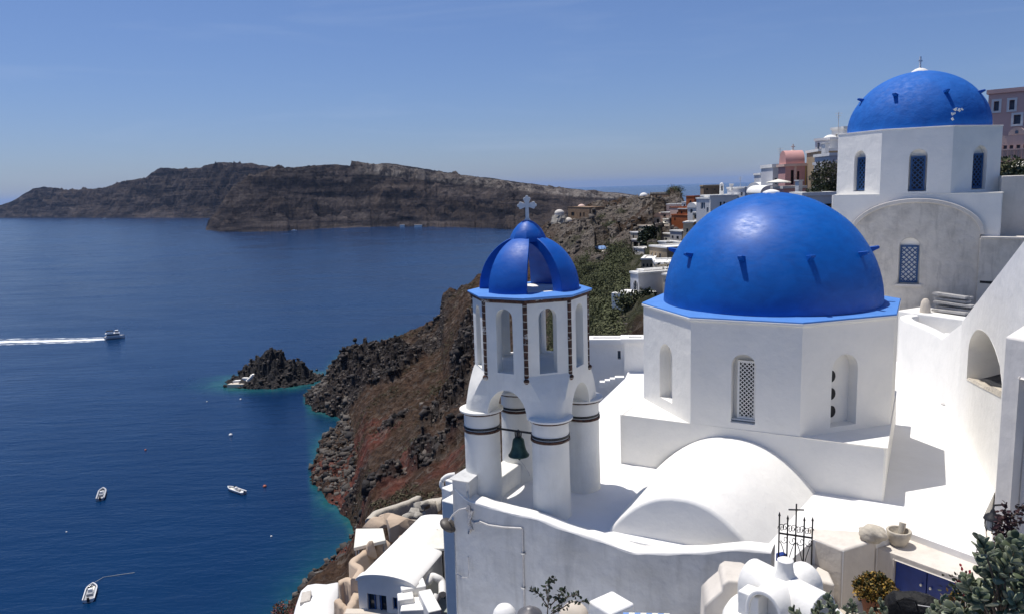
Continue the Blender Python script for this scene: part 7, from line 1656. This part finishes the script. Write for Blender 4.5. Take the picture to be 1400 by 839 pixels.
# small harbour houses and boats at the foot of the far headland
for k,(px,py,w_,h_,lab) in enumerate([(550,309.5,9,7,'low white harbour shed at the foot of the headland cliff'),(572,308.5,15,6,'long white harbour building at the cliff foot'),(366,305,6,4,'tiny white hut at the waterline of the headland')]):
    D = dsea(px, 311 if px > 400 else 316)+6; q = atd(px, 310, D); o = thing('harbour_house', (q.x,q.y,SEA), lab, 'building'); m = MB(); m.box((q.x,q.y,SEA+h_*.25+1), (w_*1.3,6,h_*.5+4), 0); m.build('wall', M['white'], o, bevel=.3); m = MB(); m.box((q.x,q.y,SEA+h_*.5+3.3), (w_*1.35,7,.6), 0); m.build('roof', M['cream'], o)
for px, py, L, lab in ((588,309.5,22,'white ferry moored right of the harbour building'),(592,309,12,'small white boat moored beside the distant ferry'),(402,315.5,14,'white yacht lying off the headland cliff'),(143,299.5,24,'lone white yacht below the far island')):
    q = atz(px,py,SEA); o = thing('distant_boat', (q.x,q.y,SEA), lab, 'boat'); yw = .3; R_ = [place(r,q,yw) for r in hull_rings(L,L*.24,L*.09)]; m = MB(); m.loft(R_,False); m.add(R_[0],[tuple(range(6))]); m.add([R_[i][0] for i in range(11)]+[R_[i][5] for i in range(10,-1,-1)],[tuple(range(22))]); m.build('hull',M['hull_white'],o); m = MB(); p = place([(0,0,L*.14)],q,yw)[0]; m.box(p,(L*.45,L*.17,L*.14),yw); m.build('cabin',M['hull_white'],o)
# ================================================================ light, sky, air
sx, sy, sz = -.24, .165, .957
S = Vector((sx,sy,sz)).normalized(); el = math.asin(S.z)
sun = bpy.data.lights.new('sun', 'SUN'); sun.energy = 3.7; sun.angle = rad(.53); sun.color = (1,.955,.89)
so = bpy.data.objects.new('sun', sun); COL.objects.link(so); so.rotation_euler = S.to_track_quat('Z','Y').to_euler()
W = bpy.data.worlds.new('World'); scene.world = W; W.use_nodes = True; nt = W.node_tree; bg = nt.nodes['Background']
sk = nt.nodes.new('ShaderNodeTexSky'); sk.sky_type = 'NISHITA'; sk.sun_disc = False; sk.sun_elevation = el; sk.sun_rotation = math.atan2(S.x, S.y)
sk.altitude = 0; sk.air_density = SKY_AIR; sk.dust_density = SKY_DUST; sk.ozone_density = SKY_OZ
# thin cirrus veils
tc = nt.nodes.new('ShaderNodeTexCoord'); mp = nt.nodes.new('ShaderNodeMapping'); mp.inputs['Scale'].default_value = (1.6,1.6,13); nt.links.new(tc.outputs['Generated'], mp.inputs[0])
nz = nt.nodes.new('ShaderNodeTexNoise'); nz.inputs['Scale'].default_value = 2.1; nz.inputs['Detail'].default_value = 7; nz.inputs['Roughness'].default_value = .58; nz.inputs['Distortion'].default_value = .5; nt.links.new(mp.outputs[0], nz.inputs['Vector'])
f = ramp(nt, nz.outputs['Fac'], [(.54,(0,0,0)),(.8,(.13,.13,.13))])
sp_z = nt.nodes.new('ShaderNodeSeparateXYZ'); nt.links.new(tc.outputs['Generated'], sp_z.inputs[0])
cc = mixc(nt, 1.0, sk.outputs[0], ramp(nt, sp_z.outputs[2], [(0,(.44,.51,.77)),(.12,(.48,.565,.82)),(.32,(.56,.65,.88)),(1,(.64,.69,.84))]), 'MULTIPLY'); cc = mixc(nt, f, cc, (4.6,5.4,7.0)); nt.links.new(cc, bg.inputs[0]); bg.inputs[1].default_value = SKY_STR
if HAZE:
    hm = bpy.data.materials.new('haze_air'); hm.use_nodes = True; n2 = hm.node_tree; n2.nodes.remove(n2.nodes['Principled BSDF'])
    pv = n2.nodes.new('ShaderNodeVolumePrincipled'); pv.inputs['Density'].default_value = HAZE; pv.inputs['Color'].default_value = (.38,.58,.95,1); pv.inputs['Anisotropy'].default_value = .2
    n2.links.new(pv.outputs[0], n2.nodes['Material Output'].inputs['Volume'])
    m = MB(); m.box((0, 0, 130), (150000, 150000, 2*(130-(SEA-70)))); hz_ = m.build('haze', hm); tag(hz_, kind='stuff')
vs = scene.view_settings; vs.view_transform = 'Standard'; vs.look = 'None'; vs.exposure = EXPO; vs.gamma = 1; vs.use_curve_mapping = False
cy_ = scene.cycles; cy_.max_bounces = 8; cy_.diffuse_bounces = 7; cy_.glossy_bounces = 3; cy_.transmission_bounces = 3; cy_.volume_bounces = 1; cy_.transparent_max_bounces = 6
cy_.use_denoising = True; cy_.caustics_reflective = False; cy_.caustics_refractive = False; cy_.sample_clamp_indirect = 6
try: cy_.denoiser = 'OPENIMAGEDENOISE'
except Exception: pass
